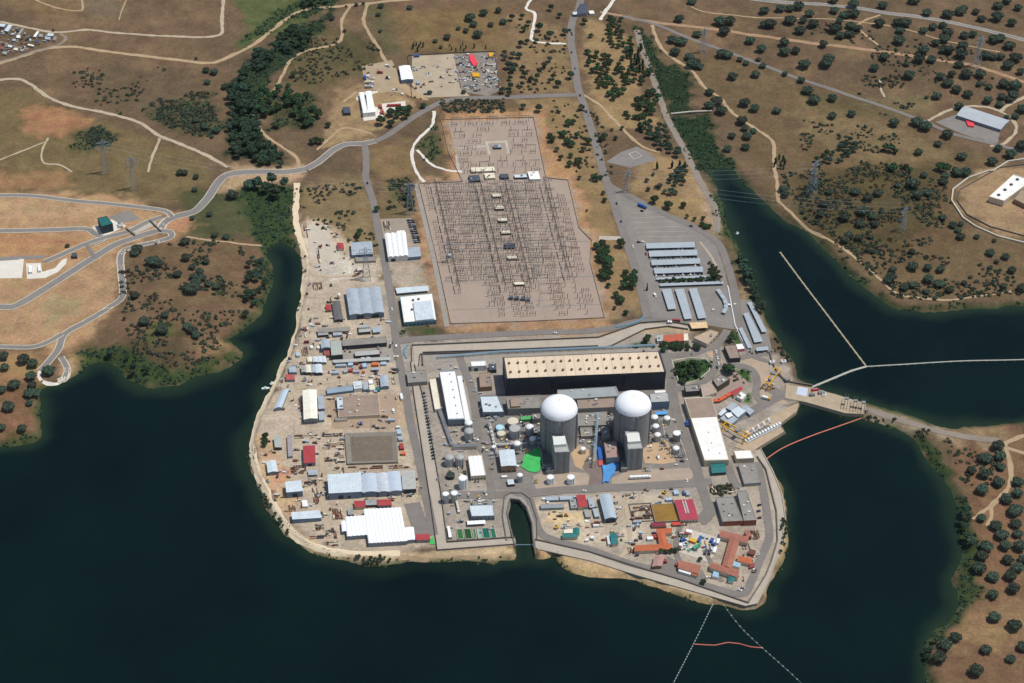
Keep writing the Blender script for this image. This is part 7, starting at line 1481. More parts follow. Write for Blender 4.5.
for lb, x, y, d, m_, L_, W_ in [
 ('long blue grey container at the sandy end of the coloured row',341,367,A_,C_GREY,11,3.6), ('blue grey square container beside the maroon clutter',350.6,366,A_,C_LB,5.4,4.6), ('pale blue container between maroon boxes and the orange one',364.6,367,B_,C_LB,6,4.6), ('orange container in the coloured row by the access road',375.4,365.6,A_,C_ORANGE,7,5), ('blue grey container next to the orange one',383.6,365,A_,C_LB,6,4), ('long pale container in front of the orange one',375,371,A_,C_GREY,8,3),
 ('grey container standing apart at the sandy end of the coloured row',335.6,374,A_,C_GREY,7,4.4), ('grey container beside the bright red one',345.4,372.6,B_,C_GREY,5,4), ('bright red container amid the coloured row',350.4,372,A_,C_RED,5,3.4), ('pale mauve container beside the bright red one',356.6,373,A_,surf('container_mauve',srgb(170,166,176),.08,.3,.6),6,3), ('small orange box beside the long pale container',363.4,373,A_,C_ORANGE,2.6,2), ('maroon container behind the pale blue ones',356,364.6,A_,C_MAROON,5,2.6), ('second maroon container behind the pale blue ones, nearer the orange one',361,368,B_,C_MAROON,5,2.4),
 ('light blue container by the lakeside track above the striped sheds',297.8,356,B_,C_LB,6,3.6), ('white container hut near the small blue vaulted workshop',311.8,348.6,B_,C_WHITE,5,3), ('white container against the small blue vaulted workshop',318.6,349,B_,C_WHITE,4,2.6), ('maroon container in the sandy corner beside the grey plot',306.6,343,A_,C_MAROON,5.4,2.2),
 ('pale blue container along the walled bed, topmost',399,433.6,B_,C_LB,7,4.4), ('blue grey container along the walled bed, under the topmost',400.4,440,B_,C_GREY,6,4.4), ('red container along the walled bed',401.6,448,B_,C_RED,8,4.4), ('orange container at the foot of the line along the walled bed',403.2,454.8,A_,C_ORANGE,5,4), ('white box standing at the head of the line along the walled bed',398,428.6,A_,C_WHITE,4,2),
 ('blue container alone on the dusty road below the brown roofed block',361,424.6,B_,C_BLUE,3.6,2.6), ('grey container on the dusty road near the access road',390.6,421.6,A_,C_GREY,9,2.6), ('long cream trailer box by the access road kerb',401.6,398,B_,C_WHITE,9,2.6),
 ('red container beside the slab of the northern white hall, upper',380.4,107.6,B_,C_RED,7,4), ('red container beside the slab of the northern white hall, lower',382,113.6,B_,C_RED,6,4), ('long red trailer box on the white strip of the northern yard',394,106.4,A_,C_RED,18,3), ('blue container at the corner of the sand yard',416.6,57,A_,C_BLUE,7,3), ('grey box beside the white roofed grey shed',418,84,B_,C_GREY,6,4),
 ('blue container in the equipment yard, beside the white ones at the road loop',682.6,541,(5,-1.6),C_BLUE,5,3), ('yellow container in the middle of the equipment yard',692.6,542,(5,1.6),C_YEL,7.6,4.4), ('blue container set askew beside the yellow one',699.6,540.4,(2,-5),C_BLUE,8,2.6), ('sea green container in the middle of the equipment yard',695.6,548.6,(5,-3),C_GREEN,7,3.4), ('green container below the blue askew one',699.4,545.6,(2,-4),C_GREEN,5,2.4), ('red container at the top of the equipment yard',686.4,535.4,(5,1),C_RED,4.4,2.6),
 ('white container at the tiled building side of the equipment yard, farther',718,542.6,(1.4,-4),C_WHITE,7,2.8), ('white container at the tiled building side of the equipment yard, nearer',714.6,551.6,(1.4,-4),C_WHITE,7.6,3), ('blue container near the two white ones',711.6,541.6,(2,-4),C_BLUE,5,3), ('blue container below the askew blue boxes near the white ones',713.4,545.4,(4,2),C_BLUE,4,2.4), ('white container by the road loop of the equipment yard',680.6,546.4,(1,-4),C_WHITE,4,3), ('maroon and white box by the road loop of the equipment yard',679.6,549.6,(1,4),C_MAROON,3.6,2), ('pale container at the top of the equipment yard behind the red one',689,533,(5,1),C_WHITE,6,4), ('light blue container at the top of the equipment yard',702.4,537.6,(4,1),C_LB,4,3), ('dark container at the low side of the equipment yard',705,554,(1,-3),C_DK,4,2),('dark green container at the low side of the equipment yard',709.6,553.4,(1,-4),C_DK,6,2.2),
 ('white panel box beside the grey shed of the crimson pitched roof',592.4,505,B_,C_WHITE,4,3), ('white container on the worksite below the arched shed',596,527,A_,C_WHITE,6,2), ('white tank box on the sandy site beside a silver car',592,539.2,A_,C_WHITE,3,3), ('white cube tank on the sandy site by the teal office',586.6,541.6,A_,C_WHITE,3,2.4), ('grey container in the pit beside the mustard tank',637,523.4,A_,C_GREY,8,2.4), ('dark container on the court of the orange U building',640.6,537.6,B_,C_DK,6,2.4), ('red box on the court of the orange U building',654.4,538,B_,C_RED,5,4), ('white box on the court of the orange U building',650,540,A_,C_WHITE,6,4),
 ('grey cabin in the plot above the crimson hall',676,494,B_,C_LB,6,5), ('blue cabin in the plot above the crimson hall',683.6,494,B_,C_BLUE,6,1.6), ('pale cabin in the plot above the crimson hall, next to the blue one',687.4,495,B_,C_GREY,6,3), ('small pale box above the mustard brown tank',668.6,501,A_,C_LB,6,3.4), ('small crimson box beside the dusty pink barn',665.4,562.4,B_,C_RED,4,2.4), ('crimson box beside the old tiled workshop',676.6,566,B_,C_RED,4,2.4)]:
    container(lb, x, y, d, m_, L_, W_)
def rack(label, x0, y0, w, h, mats, n=7, seed=0, tall=1.6):
    q = grid_quad(x0, y0, w, h); W = [P(*p) for p in q]; c = sum(W, Vector())/4; t = thing('material_rack', label, 'material stack', (c.x, c.y, .3)); rr = random.Random(seed); W = [p-c for p in W]
    along = (W[1]-W[0]).length >= (W[3]-W[0]).length
    for k in range(n):
        s = (k+.5)/n; a, b_ = (lerp(W[0], W[3], s), lerp(W[1], W[2], s)) if along else (lerp(W[0], W[1], s), lerp(W[3], W[2], s))
        c0 = 0.0
        while c0 < .95:
            c1 = min(1, c0+rr.uniform(.18, .5))
            if rr.random() < .82:
                mb = MB(); p, q_ = lerp(a, b_, c0+.02), lerp(a, b_, c1-.02); d = (q_-p).normalized(); s_ = Vector((-d.y, d.x, 0))*rr.uniform(.25, .7); hh = rr.uniform(.4, tall)
                mb.prism([tuple((p-s_)[:2]), tuple((q_-s_)[:2]), tuple((q_+s_)[:2]), tuple((p+s_)[:2])], 0, hh); mb.build('bundle', rr.choice(mats), t)
            c0 = c1
RU = [M_RUST, surf('rust_brown', srgb(104,76,62), .2, .4, .9), surf('timber_grey', srgb(150,134,114), .15, .4, .9), M_DARKSTEEL, M_RUST, surf('rust_pale', srgb(150,112,92), .15, .4, .9), T_CREAM, C_DK]
for i, (lb, x, y, w, h) in enumerate([('rusty pipe rack at the top of the stacked materials by the red roof',323,434,20,3.6), ('rusty pipe rack, middle of three beside the walled bed',323,443,21,7), ('rusty pipe rack, lowest of three beside the walled bed',323.5,456,21,8), ('long brown row of bundles below the walled bed',347,467,38,3.6), ('shorter brown row of bundles toward the access road below the walled bed',388,465.6,22,4), ('grey rack of fittings behind the bright red warehouse',294,435.6,24,4), ('dense dark stack in front of the bright red warehouse',290,466,16,8),
   ('rusty pipe stack beside the tall pale warehouse',311.6,488,6,17), ('mixed stack in the corner behind the rusty pipe stack',303.6,480.6,13,6), ('square brown stack beside the white tent hall',332,509,10,11), ('brown pipe stack on the lakeside bend',271,490,6.6,12), ('maroon stack beside the white square hut',288.4,505.6,7,6.6), ('brown line of material along the lakeside track',309,536,22,4), ('second brown line of material along the lakeside track, nearer the tent hall',326,542,12,5), ('brown stack in front of the long pale grey shed',315,525,9,6), ('brown stack beside the tent hall corner',331,528,5,11), ('grey stack in the plot behind the light blue container',300.6,347.6,7,9), ('scattered brown stack on the sandy corner by the lake',303,327,4,11),
   ('brown grey stack in the depot yard beside the ribbed warehouse',312,283,10,8), ('timber stack on the gravel clearing',316,250,3,14), ('grey stack along the pale gravel clearing',303,226,4,12), ('pallets behind the white scalloped hall',382.6,222,7,9), ('dark stack by the pale pylon in the depot yard',354,271,10,5), ('stack of beams beside the mustard tank pit',632,506,17,6), ('low stack in the pit beside the mustard tank',632.6,514,20,6), ('dark scrap heap between arched shed and teal shed',590,522,12,6), ('scattered planks on the sandy site by the inlet',552,512,10,2), ('stack by the end of the orange U building',627,548,8,6), ('materials beside the dusty pink barn',664,548,8,3),
   ('rubble heap behind the brick ended blocks, by the plant street',709,486,9,8), ('dark rubble heap behind the brick ended blocks, nearer the quay road',719,485,14,9), ('machinery stack at the red roofed plot',686,500,4,3), ('parts stack along the court by the seawall road',750,531,8,9), ('steel stack on the tan storage yard under the yellow crane',767,384,6,6), ('brown stack beside the road below the grey strip roof',345,389.4,4,2), ('stack along the stained warehouse wall',298.6,398,3,14), ('pallets by the access road bend near the cabins',389.6,378,5,7), ('stack of drums by the cream cabin and vaulted shed',376,381.4,4,4), ('clutter behind the tiled court pavilions',741,544,8,6), ('stack in the white equipment yard',703,546,7,6), ('pale stack at the foot of the equipment yard',686,548,10,5), ('stack beside the dark boxes in the equipment yard',706,548,6,4)]):
    rack(lb, x, y, w, h, RU if i not in (31, 39, 40, 41) else [C_BLUE, C_WHITE, C_GREEN, M_DARKSTEEL, C_GREY], n=max(2, int(min(w, h)*.7)), seed=i)
# scrap yard heaps
SC = [C_DK, M_STEEL, C_GREY, M_RUST, C_WHITE, M_DARKSTEEL, C_LB, surf('rust_brown', (0,0,0)), T_CREAM]
def heap(label, x, y, r, seed, group=None, mats=SC, n=26):
    p = P(x, y); t = thing('scrap_heap', label, 'scrap heap', (p.x, p.y, p.z+.2), group); rr = random.Random(seed)
    for k in range(n):
        a = rr.uniform(0, 6.28); d = r*math.sqrt(rr.random()); mb = MB(); mb.box((math.cos(a)*d, math.sin(a)*d, 0), rr.uniform(.7, 3.4), rr.uniform(.6, 1.8), rr.uniform(.4, 1.8)*(1.3-d/r), rr.uniform(0, 3)); mb.build('scrap_piece', rr.choice(mats), t)
k = 0
for iy in range(5):
    for ix in range(6):
        x, y = 456+ix*7.4+iy*.8, 58+iy*7.2
        if 30 < x-448 < 37+iy: continue
        k += 1
        if x+iy*-1 > 497 or (iy == 4 and ix < 1): continue
        heap('heap of mixed scrap metal in the fenced scrap yard', x, y, 4.6, 100+k, 'scrap heaps')
for i, (x, y, lb) in enumerate([(424,68,'line of dumped parts along the sand yard fence'), (428,74,'second line of dumped parts on the sand yard'), (436,67,'small dark heap in the middle of the sand yard'), (415,70,'pale clutter beside the sand yard fence')]): heap(lb, x, y, 4, 300+i, n=14)
sheet('red_tarpaulin', 'vivid red tarpaulin lying across the scrap yard', [(469,56),(473,56),(478,65),(474,68),(470,62)], surf('sheet_vivid_red', srgb(236,70,84), .1, .3, .6), 2, 'tarpaulin')
sheet('red_tarpaulin', 'vivid red tarpaulin on the asphalt in front of the grey barn', [(965,121),(974,124),(973.6,128),(968,127)], surf('sheet_vivid_red', (0,0,0)), 1.8, 'tarpaulin')
sheet('yellow_skip', 'yellow skip in the scrap yard below the red tarpaulin', [(472,74),(479,74.4),(479.6,78),(472.6,78)], M_YELLOW, 2, 'skip'); sheet('yellow_skip', 'yellow skip at the far corner of the scrap yard', [(488.6,54),(493,54),(493.6,58),(489,58)], M_YELLOW, 2, 'skip')
# digger on the sandy site
for x, y, lb in [(566.4,516,'dark yellow digger at work on the sandy site by the inlet'), (556,528.6,'small digger near the teal L shaped office'), (664,493.6,'yellow digger on the pale plot above the mustard tank')]:
    p = P(x, y); t = thing('excavator', lb, 'excavator', (p.x, p.y, p.z+.3), rz=rng.uniform(0, 6)); mb = MB(); mb.box((0,0,.9), 3.2, 2.4, 1.3); mb.build('body', M_YELLOW, t); mb = MB(); mb.box((.5,.6,2.2), 1.4, 1.1, 1.2); mb.build('cab', M_DARKSTEEL, t)
    for e in (-1.1, 1.1): mb = MB(); mb.box((0,e,0), 3.8, .6, .9); mb.build('track', M_RUBBER, t)
    mb = MB(); mb.path([(1.2,0,1.8),(3.4,0,4.2),(5.4,0,2.6),(5.6,0,.8)], .28, 4); mb.build('boom', M_YELLOW, t)
# ------------------------------------------------------------------ trees
def foliage(name, c, var=.35, hue=.045):
    mt, nt, b = nm(name); g = nd(nt, 'ShaderNodeNewGeometry'); cc = rgb(nt, c)
    cc = mul(nt, cc, ramp(nt, g.outputs['Random Per Island'], 1-var, 1+var, 0, 1)); oi = nd(nt, 'ShaderNodeObjectInfo').outputs['Random']
    cc = mul(nt, cc, ramp(nt, oi, .7, 1.35, 0, 1)); h = nd(nt, 'ShaderNodeHueSaturation'); nt.links.new(ramp(nt, oi, .5-hue, .5+hue, 0, 1), h.inputs['Hue']); nt.links.new(cc, h.inputs['Color']); nt.links.new(h.outputs[0], b.inputs['Base Color'])
    b.inputs['Roughness'].default_value = .7; b.inputs['Specular IOR Level'].default_value = .25; return mt
F_OAK = foliage('leaves_oak', (.063, .088, .056)); F_PINE = foliage('leaves_pine', (.034, .062, .034)); F_WOOD = foliage('leaves_stream_wood', (.034, .068, .034)); F_GREEN = foliage('leaves_garden', (.040, .075, .028)); F_SCRUB = foliage('leaves_scrub', (.056, .068, .038), .45, .05); F_BROOM = foliage('leaves_yellow_broom', (.13, .115, .035), .4); F_REED = foliage('leaves_reed', (.034, .056, .026), .4, .03); F_BROWNB = foliage('leaves_dry_scrub', (.085, .055, .040), .4)
BARK = surf('bark', srgb(92, 78, 64), .2, .8, .95)
def leaf_quads(C, N, S, r):
    """leaf clumps: centres, facing, size -> quads (each its own island)"""
    n = len(C); N = N/np.linalg.norm(N, axis=1, keepdims=True); a = r.normal(size=(n, 3)); a -= (a*N).sum(1)[:, None]*N; a /= np.linalg.norm(a, axis=1, keepdims=True); b_ = np.cross(N, a); S = S[:, None]
    k = .75+.5*r.rand(n, 1); v = np.stack([C-a*S-b_*S*k*.6, C+a*S*.8-b_*S*k+N*S*.15, C+a*S*k+b_*S*.7, C-a*S*.7*k+b_*S-N*S*.12], 1)
    return v.reshape(-1, 3)
def quad_mesh(name, v, mat):
    me = bpy.data.meshes.new(name); n = len(v)//4; me.vertices.add(len(v)); me.vertices.foreach_set('co', v.astype(np.float32).ravel()); me.loops.add(n*4); me.loops.foreach_set('vertex_index', np.arange(n*4, dtype=np.int32)); me.polygons.add(n); me.polygons.foreach_set('loop_start', np.arange(0, n*4, 4, dtype=np.int32)); me.update(calc_edges=True); me.materials.append(mat); return me
def crown_cloud(r, lumps, n, s0, s1, squash=.8):
    out = []
    for (c, rad) in lumps:
        m_ = max(20, int(n*rad*rad/sum(l[1]**2 for l in lumps))); d = r.normal(size=(m_, 3)); d /= np.linalg.norm(d, axis=1, keepdims=True); d[:, 2] = np.where(d[:, 2] < -.35, -d[:, 2], d[:, 2])
        rr = rad*(.62+.42*r.rand(m_, 1)**.6); C = np.array(c)+d*rr*np.array([1, 1, squash]); out.append(leaf_quads(C, d+r.normal(size=(m_, 3))*.55, s0+(s1-s0)*r.rand(m_), r))
    for (c, rad) in lumps:
        for i in range(6):
            for j in range(10):
                q = []
                for di, dj in ((0, 0), (0, 1), (1, 1), (1, 0)):
                    th, ph = -1.2+2.75*(i+di)/6, (j+dj)*.6283; q.append(np.array(c)+rad*.74*np.array([math.cos(th)*math.cos(ph), math.cos(th)*math.sin(ph), math.sin(th)*squash])*(1+.12*math.sin(ph*3+c[0]*5)))
                out.append(np.array(q))
    return np.concatenate(out)
def make_tree(name, seed, kind):
    r = np.random.RandomState(seed); H = {'oak': 7.5, 'pine': 10, 'poplar': 13, 'bush': 3, 'garden': 7, 'cypress': 12, 'wood': 9}[kind]; L = []
    if kind == 'oak':
        L = [((0, 0, 4.6), 3.6)]+[((math.cos(a)*3.1*q, math.sin(a)*3.1*q, 4.0+1.4*z), 2.5+.8*w) for a, q, z, w in zip(np.arange(8)*.785+r.rand(8)*.6, .8+.4*r.rand(8), r.rand(8), r.rand(8))]; n, s = 950, (.35, .68); mat = F_OAK
    elif kind == 'pine': L = [((0, 0, 5.6), 2.6)]+[((math.cos(a)*1.7, math.sin(a)*1.7, 4.6+1.6*r.rand()), 1.7+.5*r.rand()) for a in np.arange(5)*1.26+r.rand()]; n, s, mat = 420, (.35, .65), F_PINE
    elif kind == 'poplar': L = [((r.uniform(-.5, .5), r.uniform(-.5, .5), 2.2+k*1.5), 1.7 if k < 5 else 1.1) for k in range(7)]; n, s, mat = 380, (.35, .6), F_WOOD
    elif kind == 'cypress': L = [((0, 0, 1.4+k*1.3), 1.15*(1-k/10)) for k in range(8)]; n, s, mat = 300, (.25, .45), F_PINE
    elif kind == 'bush': L = [((r.uniform(-1, 1), r.uniform(-1, 1), 1.0+r.rand()*.5), 1.2+.6*r.rand()) for k in range(5)]; n, s, mat = 160, (.3, .55), F_SCRUB
    elif kind == 'wood': L = [((0, 0, 6), 3.0)]+[((math.cos(a)*2*q, math.sin(a)*2*q, 4.6+2.6*q), 2.1) for a, q in zip(np.arange(6)*1.05, .6+.6*r.rand(6))]; n, s, mat = 420, (.4, .75), F_WOOD
    else: L = [((0, 0, 4.6), 2.8)]+[((math.cos(a)*2, math.sin(a)*2, 3.8+1.6*r.rand()), 1.9) for a in np.arange(5)*1.26]; n, s, mat = 420, (.35, .65), F_GREEN
    t = thing(name, 'x', 'bush' if kind == 'bush' else 'tree', (0, 0, -300))
    mb = MB(); h0 = L[0][0][2]; tr = {'oak': .42, 'bush': .12}.get(kind, .28)
    mb.lathe((0, 0, -.4), [(tr*1.5, 0), (tr, 1.0), (tr*.7, h0)], 7)
    for c, rad in L[1:6]: mb.tube((0, 0, h0*.55), tuple(np.array(c)*.9), tr*.35, 5)
    mb.build('trunk', BARK, t)
    me = quad_mesh('crown', crown_cloud(r, L, n, *s), mat); o = link(bpy.data.objects.new('crown', me)); o.parent = t; t['h'] = h0
    return t
PROTO = {}
for kd, nm_, nvar in (('oak','holm_oak',4), ('pine','pine_tree',3), ('poplar','poplar_tree',3), ('wood','riverside_tree',3), ('garden','garden_tree',3), ('bush','bush',3), ('cypress','cypress',1)):
    PROTO[kd] = [[make_tree(nm_, 50+i*7+len(nm_), kd), False] for i in range(nvar)]
TREE_XY = []
def plant(kd, x, y, s, label, group=None, lift=.55):
    pr = PROTO[kd][rng.randrange(len(PROTO[kd]))]; o = pr[0]; zc = o['h']*s*lift
    q = at(x, y, zc); 
    for _ in range(3): q = at(x, y, gz(q.x, q.y)+zc)
    if gz(q.x, q.y) < -3.6: return
    s *= 1.16 if kd in ('garden', 'pine', 'wood') else 1.0
    loc = Vector((q.x, q.y, gz(q.x, q.y))); rz = rng.uniform(0, 6.28); sc = s*rng.uniform(.92, 1.08)
    if not pr[1]: pr[1] = True; r = o; o.location = loc; o.rotation_euler = (0, 0, rz); o.scale = (sc, sc, sc)
    else: r = copy_tree(o, loc, rz); r.scale = (sc, sc, sc*rng.uniform(.9, 1.1))
    r['label'] = label
    if group: r['group'] = group
    elif 'group' in r: del r['group']
    TREE_XY.append((q.x, q.y)); return r
def plants(kd, pts, s, label, group=None, jit=.22):
    for p in pts: plant(kd, p[0], p[1], (p[2] if len(p) > 2 else 1)*s*rng.uniform(1-jit, 1+jit), label, group)
def fill(kd, poly, n, s, label, group=None, gap=3.0, seed=1, jit=.2):
    rr = random.Random(seed); xs = [p[0] for p in poly]; ys = [p[1] for p in poly]; pts = []; k = 0
    pa = np.array(poly, float)
    while len(pts) < n and k < n*60:
        k += 1; x, y = rr.uniform(min(xs), max(xs)), rr.uniform(min(ys), max(ys))
        if inside(np.array([x]), np.array([y]), pa)[0] and all((x-a)**2+(y-b_)**2*1.6 > gap*gap for a, b_ in pts): pts.append((x, y))
    for x, y in sorted(pts, key=lambda p: p[1]): plant(kd, x, y, s*rr.uniform(1-jit, 1+jit), label, group)
def z4(L_): return [(768+p[0]/4, p[1]/4, *(p[2:])) for p in L_]
def z3(L_): return [(512+p[0]/4, p[1]/4, *(p[2:])) for p in L_]
OAKS_NE = z4([(50,38),(88,38),(122,28),(165,58),(90,85),(140,85,.9),(180,98),(130,125),(10,100),(262,5),(265,45),(340,20),(345,58),(320,60),(300,65),(285,88),(268,118),(290,145),(325,140),(360,118),(330,105),(460,25),(445,95),(585,5),(520,95),(550,95),(530,125),(525,165),(622,125),(660,110),(635,55,.8),(700,105),(720,62),(770,50),(785,35,.8),(832,50,.8),(855,78),(915,72),(975,95),(1000,35),(920,25),(955,5),(720,135),(705,160),(670,175),(700,205),(725,205),(620,205),(605,240),(655,240),(785,145),(820,140),(780,185),(775,220),(765,262),(905,160),(930,155),(965,185),(990,235),(960,265),(930,230),(900,230),(870,225),(1010,290),(850,300),(795,300),(845,338,.8),(885,350,.7),(945,340),(990,350),(980,385),(970,400),(935,390,.8),(925,420),(880,405),(800,380,.9),(755,362),(720,335),(690,308),(735,300),(675,385,.9),(635,390,.5),(565,305),(555,258,.6),(465,230),(425,275),(222,180),(240,245),(232,258),(145,262),(112,205),(65,175),(68,210),(68,298,.6),(132,322),(158,365),(185,402),(258,395),(35,445),(258,465),(335,458),(505,495,.9),(595,490),(630,510),(718,540),(680,578,.8),(602,610),(775,628,.8),(765,428,.9),(955,470,.6),(990,468,.7),(1015,440),(920,597,.8),(970,620),(898,650),(1018,585)])
OAKS_NE += z3([(720,10),(670,78),(830,90),(870,88),(850,128),(742,140),(640,162),(677,170),(653,212),(710,230),(735,250),(750,270),(720,262),(840,218),(862,222),(952,165),(997,198),(1010,45),(1010,100),(985,240,.6),(937,255,.7),(912,240,.6),(1003,265,.7),(975,300),(883,310,.8),(790,372),(820,408),(790,428,.9),(838,445),(930,415,.9),(970,437),(920,487),(932,517,.8),(965,525,.6),(880,545),(942,547),(862,598),(935,590)])
plants('oak', OAKS_NE, 1.2, 'round dark holm oak dotted over the dry pasture beyond the canal', 'holm oaks of the far pasture')
OAKS_SE = [(760+p[0]/3.88, 342+p[1]/3.88) for p in [(922,407),(875,455),(930,445),(935,487),(820,503),(870,515),(925,550),(955,610),(1000,545),(998,588),(990,655),(860,575)]] + [(768+p[0]/3.73, 500+p[1]/3.73) for p in [(890,5),(915,50),(850,100),(925,92),(870,132),(930,128),(885,175),(940,175),(815,178),(797,215),(785,257),(895,228),(930,255),(905,285),(950,225),(840,290),(840,355),(915,333),(845,440),(918,472),(700,515),(660,545),(640,592),(812,560),(905,595),(775,640),(950,550),(795,70)]]
plants('oak', OAKS_SE, 1.02, 'round dark holm oak on the brown shore below the dam causeway', 'holm oaks of the near shore')
SCR = [(768+p[0]/4, 171+p[1]/4, *(p[2:])) for p in [(70,95),(190,55),(225,135,.9),(210,178,.8),(140,165,.6),(152,188,.5),(245,85,.8),(305,190,1.1),(350,85,.9),(400,110),(440,90,.9),(380,165,.9),(420,185,1),(370,215,.8),(430,215,.7),(410,265,.7),(362,270,.7),(325,260,1),(310,280,.8),(520,60,.9),(580,55,1.2),(625,20,.8),(640,90,.9),(700,45,1),(760,10,1),(790,10),(710,20),(600,100),(500,395,.9),(490,430,1),(480,440),(580,385,1),(640,390,1),(690,395,.8),(640,435,.9),(685,455,.8),(725,478,.9),(545,470,.7),(580,460,.7),(635,485,.6),(668,510,.5),(775,508,.5),(785,450,.6),(810,425,.5),(770,265,.7),(835,265,.6),(740,220,.8),(700,190,.8),(770,215,.6),(760,240,.6),(890,330,.8),(915,365,.6),(950,345,.7),(975,400,.7),(940,460,.6),(1015,470),(905,280,.4),(420,325,.5),(398,318,.5),(575,325,.6),(60,75,.8)]]
plants('oak', SCR, 1.1, 'dark tree scattered among the scrub on the slope beside the canal basin', 'trees on the scrub slope')
HILL = [(p[0]/4, 171+p[1]/4, *(p[2:])) for p in [(550,315),(540,330,.8),(610,365,1.1),(635,375,1.1),(770,190,.6),(840,175,.7),(740,283,.8),(710,415,.9),(775,425),(785,450),(810,430,.9),(800,405,.7),(745,350,.7),(770,385,.8),(825,365,.6),(835,455,.6),(880,455,.8),(865,465,.7),(768,475,1.1),(540,500,1.1),(660,578,.7),(578,605,.9),(650,640,.9),(750,625),(770,640,.9),(785,660,.8),(905,265,.6),(860,258,.6),(930,100,1.3),(1000,60,1.2)]]
plants('oak', HILL, 1.1, 'dark round tree on the brown hill between the two inlets', 'trees of the inlet hill')
plants('oak', [(p[0]/4, 342+p[1]/4) for p in [(15,60),(20,105),(95,75),(130,90),(195,120,),(225,165),(125,140),(130,175),(120,210),(118,245),(55,175),(5,195),(35,262),(5,345),(90,350),(140,210)]], .95, 'dark holm oak at the lake edge below the new road loop', 'holm oaks by the road loop')
plants('oak', [(p[0]/4, p[1]/4, p[2]) for p in [(825,283,.9),(858,290,.8),(830,330,.7),(945,330,1),(900,350,.9),(983,263,.7),(985,285,.7),(785,235,.4),(783,483,.9),(820,510,1),(868,525,.9),(213,122,.4),(848,548,.5),(920,345,.8)]], 1, 'dark tree on the open fields near the stream wood', 'field trees by the stream wood')
plants('oak', [(785/4,171+25/4,.7),(740/4,171+10/4,1),(720/4,171+8/4,1),(780/4,171+75/4,.8),(295/4,171+335/4,.5),(270/4,171+300/4,.5)], .9, 'dark tree beside the verge of the new roads', 'verge trees of the new roads')
# woods: every tree of the clumps
fill('wood', [(230,92),(236,76),(252,70),(256,110),(262,142),(290,160),(284,166),(240,158),(228,140)], 74, 1.1, 'leafy dark tree packed in the stream wood', 'trees of the stream wood', 3.6, 3)
fill('garden', [(258,90),(280,86),(282,112),(264,124),(256,112)], 16, 1.2, 'broad green tree of the clump inside the track loop', 'clump inside the track loop', 4, 4); fill('garden', [(284,95),(300,92),(318,104),(320,122),(300,128),(286,112)], 18, 1.25, 'broad green tree of the dense clump west of the white hall', 'dense clump near the white hall', 4.4, 5)
fill('wood', [(278,38),(296,26),(312,30),(308,48),(286,54),(272,50)], 24, .95, 'green tree in the upper stream thicket below the crossing track', 'upper stream thicket', 3.6, 6); fill('wood', [(256,50),(272,52),(274,64),(256,72),(250,64)], 18, .9, 'green tree on the stream bank above the loop', 'stream bank trees', 3.4, 61)
fill('wood', [(300,0),(328,-2),(330,6),(306,10)], 10, .9, 'green tree in the reedy stream head', 'stream head trees', 3.5, 62)
plants('garden', [(256+p[0]/4, p[1]/4) for p in [(289,503),(240,565),(260,570),(225,570),(85,505),(150,300),(130,345)]], 1.0, 'lone green tree beside the earth track near the stream', 'lone trees by the earth track')
plants('garden', [(256+p[0]/4, p[1]/4) for p in [(540,455),(565,465),(590,445),(612,440),(600,465),(570,440),(500,490),(540,498)]], 1.15, 'full green tree in the row behind the long red trailer box', 'trees behind the red trailer'); plant('garden', 256+670/4, 425/4, 1.0, 'single round green tree at the mouth of the northern yard')
plants('oak', [(256+p[0]/4, p[1]/4, p[2]) for p in [(615,32,.7),(910,55,.9),(970,45,1),(855,75,1),(940,100,1),(888,142,.9),(990,90,.8),(765,150,.9),(718,165,.7),(870,100,.8),(810,115,.6),(840,125,.8),(500,25,.8),(490,60,.6),(497,125,.6),(265,80,.7),(305,75,.8),(355,125,.6),(695,372,.7),(830,370,.6),(740,190,.5),(150,65,.5),(325,155,.4),(360,25,.4),(402,20,.5),(430,15,.5)]], .95, 'dark tree on the dry field above the scrap yard', 'field trees above the scrap yard')
fill('poplar', [(412,45),(424,44),(425,52),(412,53)], 7, .6, 'thin dark poplar in the short row above the sand yard', 'short poplar row', 2.2, 7); fill('poplar', [(446,44),(490,46),(490,52),(446,52)], 9, .5, 'thin bare looking poplar along the back fence of the scrap yard', 'scrap yard fence poplars', 3, 8)
fill('pine', [(502,48),(512,50),(518,66),(512,96),(500,98),(504,75)], 9, 1.0, 'dark pine along the side of the scrap yard', 'pines beside the scrap yard', 5, 9)
AV = z3([(0,75),(40,70),(65,95),(45,120),(110,115,1.2),(152,145,1.3),(98,165),(212,130,1.2),(60,170),(35,180),(30,225),(10,270),(45,275),(50,300),(40,340),(130,265),(110,290),(95,330),(150,325),(185,340,1.1),(165,310),(100,310),(235,305,1.1),(75,320),(150,240),(155,35,1.2),(190,65),(45,430,.9),(108,437,1.1)])
plants('pine', AV, .95, 'dark green pine in the grove beside the avenue, above the side road', 'pine grove above the side road')
plants('garden', z3([(278,433,1),(245,490,1.2),(225,495,1),(150,545),(205,540,1.1),(260,545),(305,570),(180,600),(195,635,.9),(235,625),(265,650),(230,660),(285,600),(220,570),(160,560),(240,580),(190,450,.5),(165,480,.5),(340,480,.6),(345,495,.5)]), .95, 'green tree between the switchyard corner and the avenue', 'trees by the switchyard corner')
fill('garden', [(585,48),(602,52),(614,60),(632,52),(640,74),(650,72),(650,82),(628,90),(614,100),(598,86),(588,66)], 50, .95, 'dense green tree of the park wood between avenue and channel', 'park wood trees', 4.2, 10); fill('garden', [(606,18),(622,18),(624,40),(634,36),(630,52),(610,46)], 22, .9, 'green tree of the upper park clump beside the channel track', 'upper park clump', 3.8, 11)
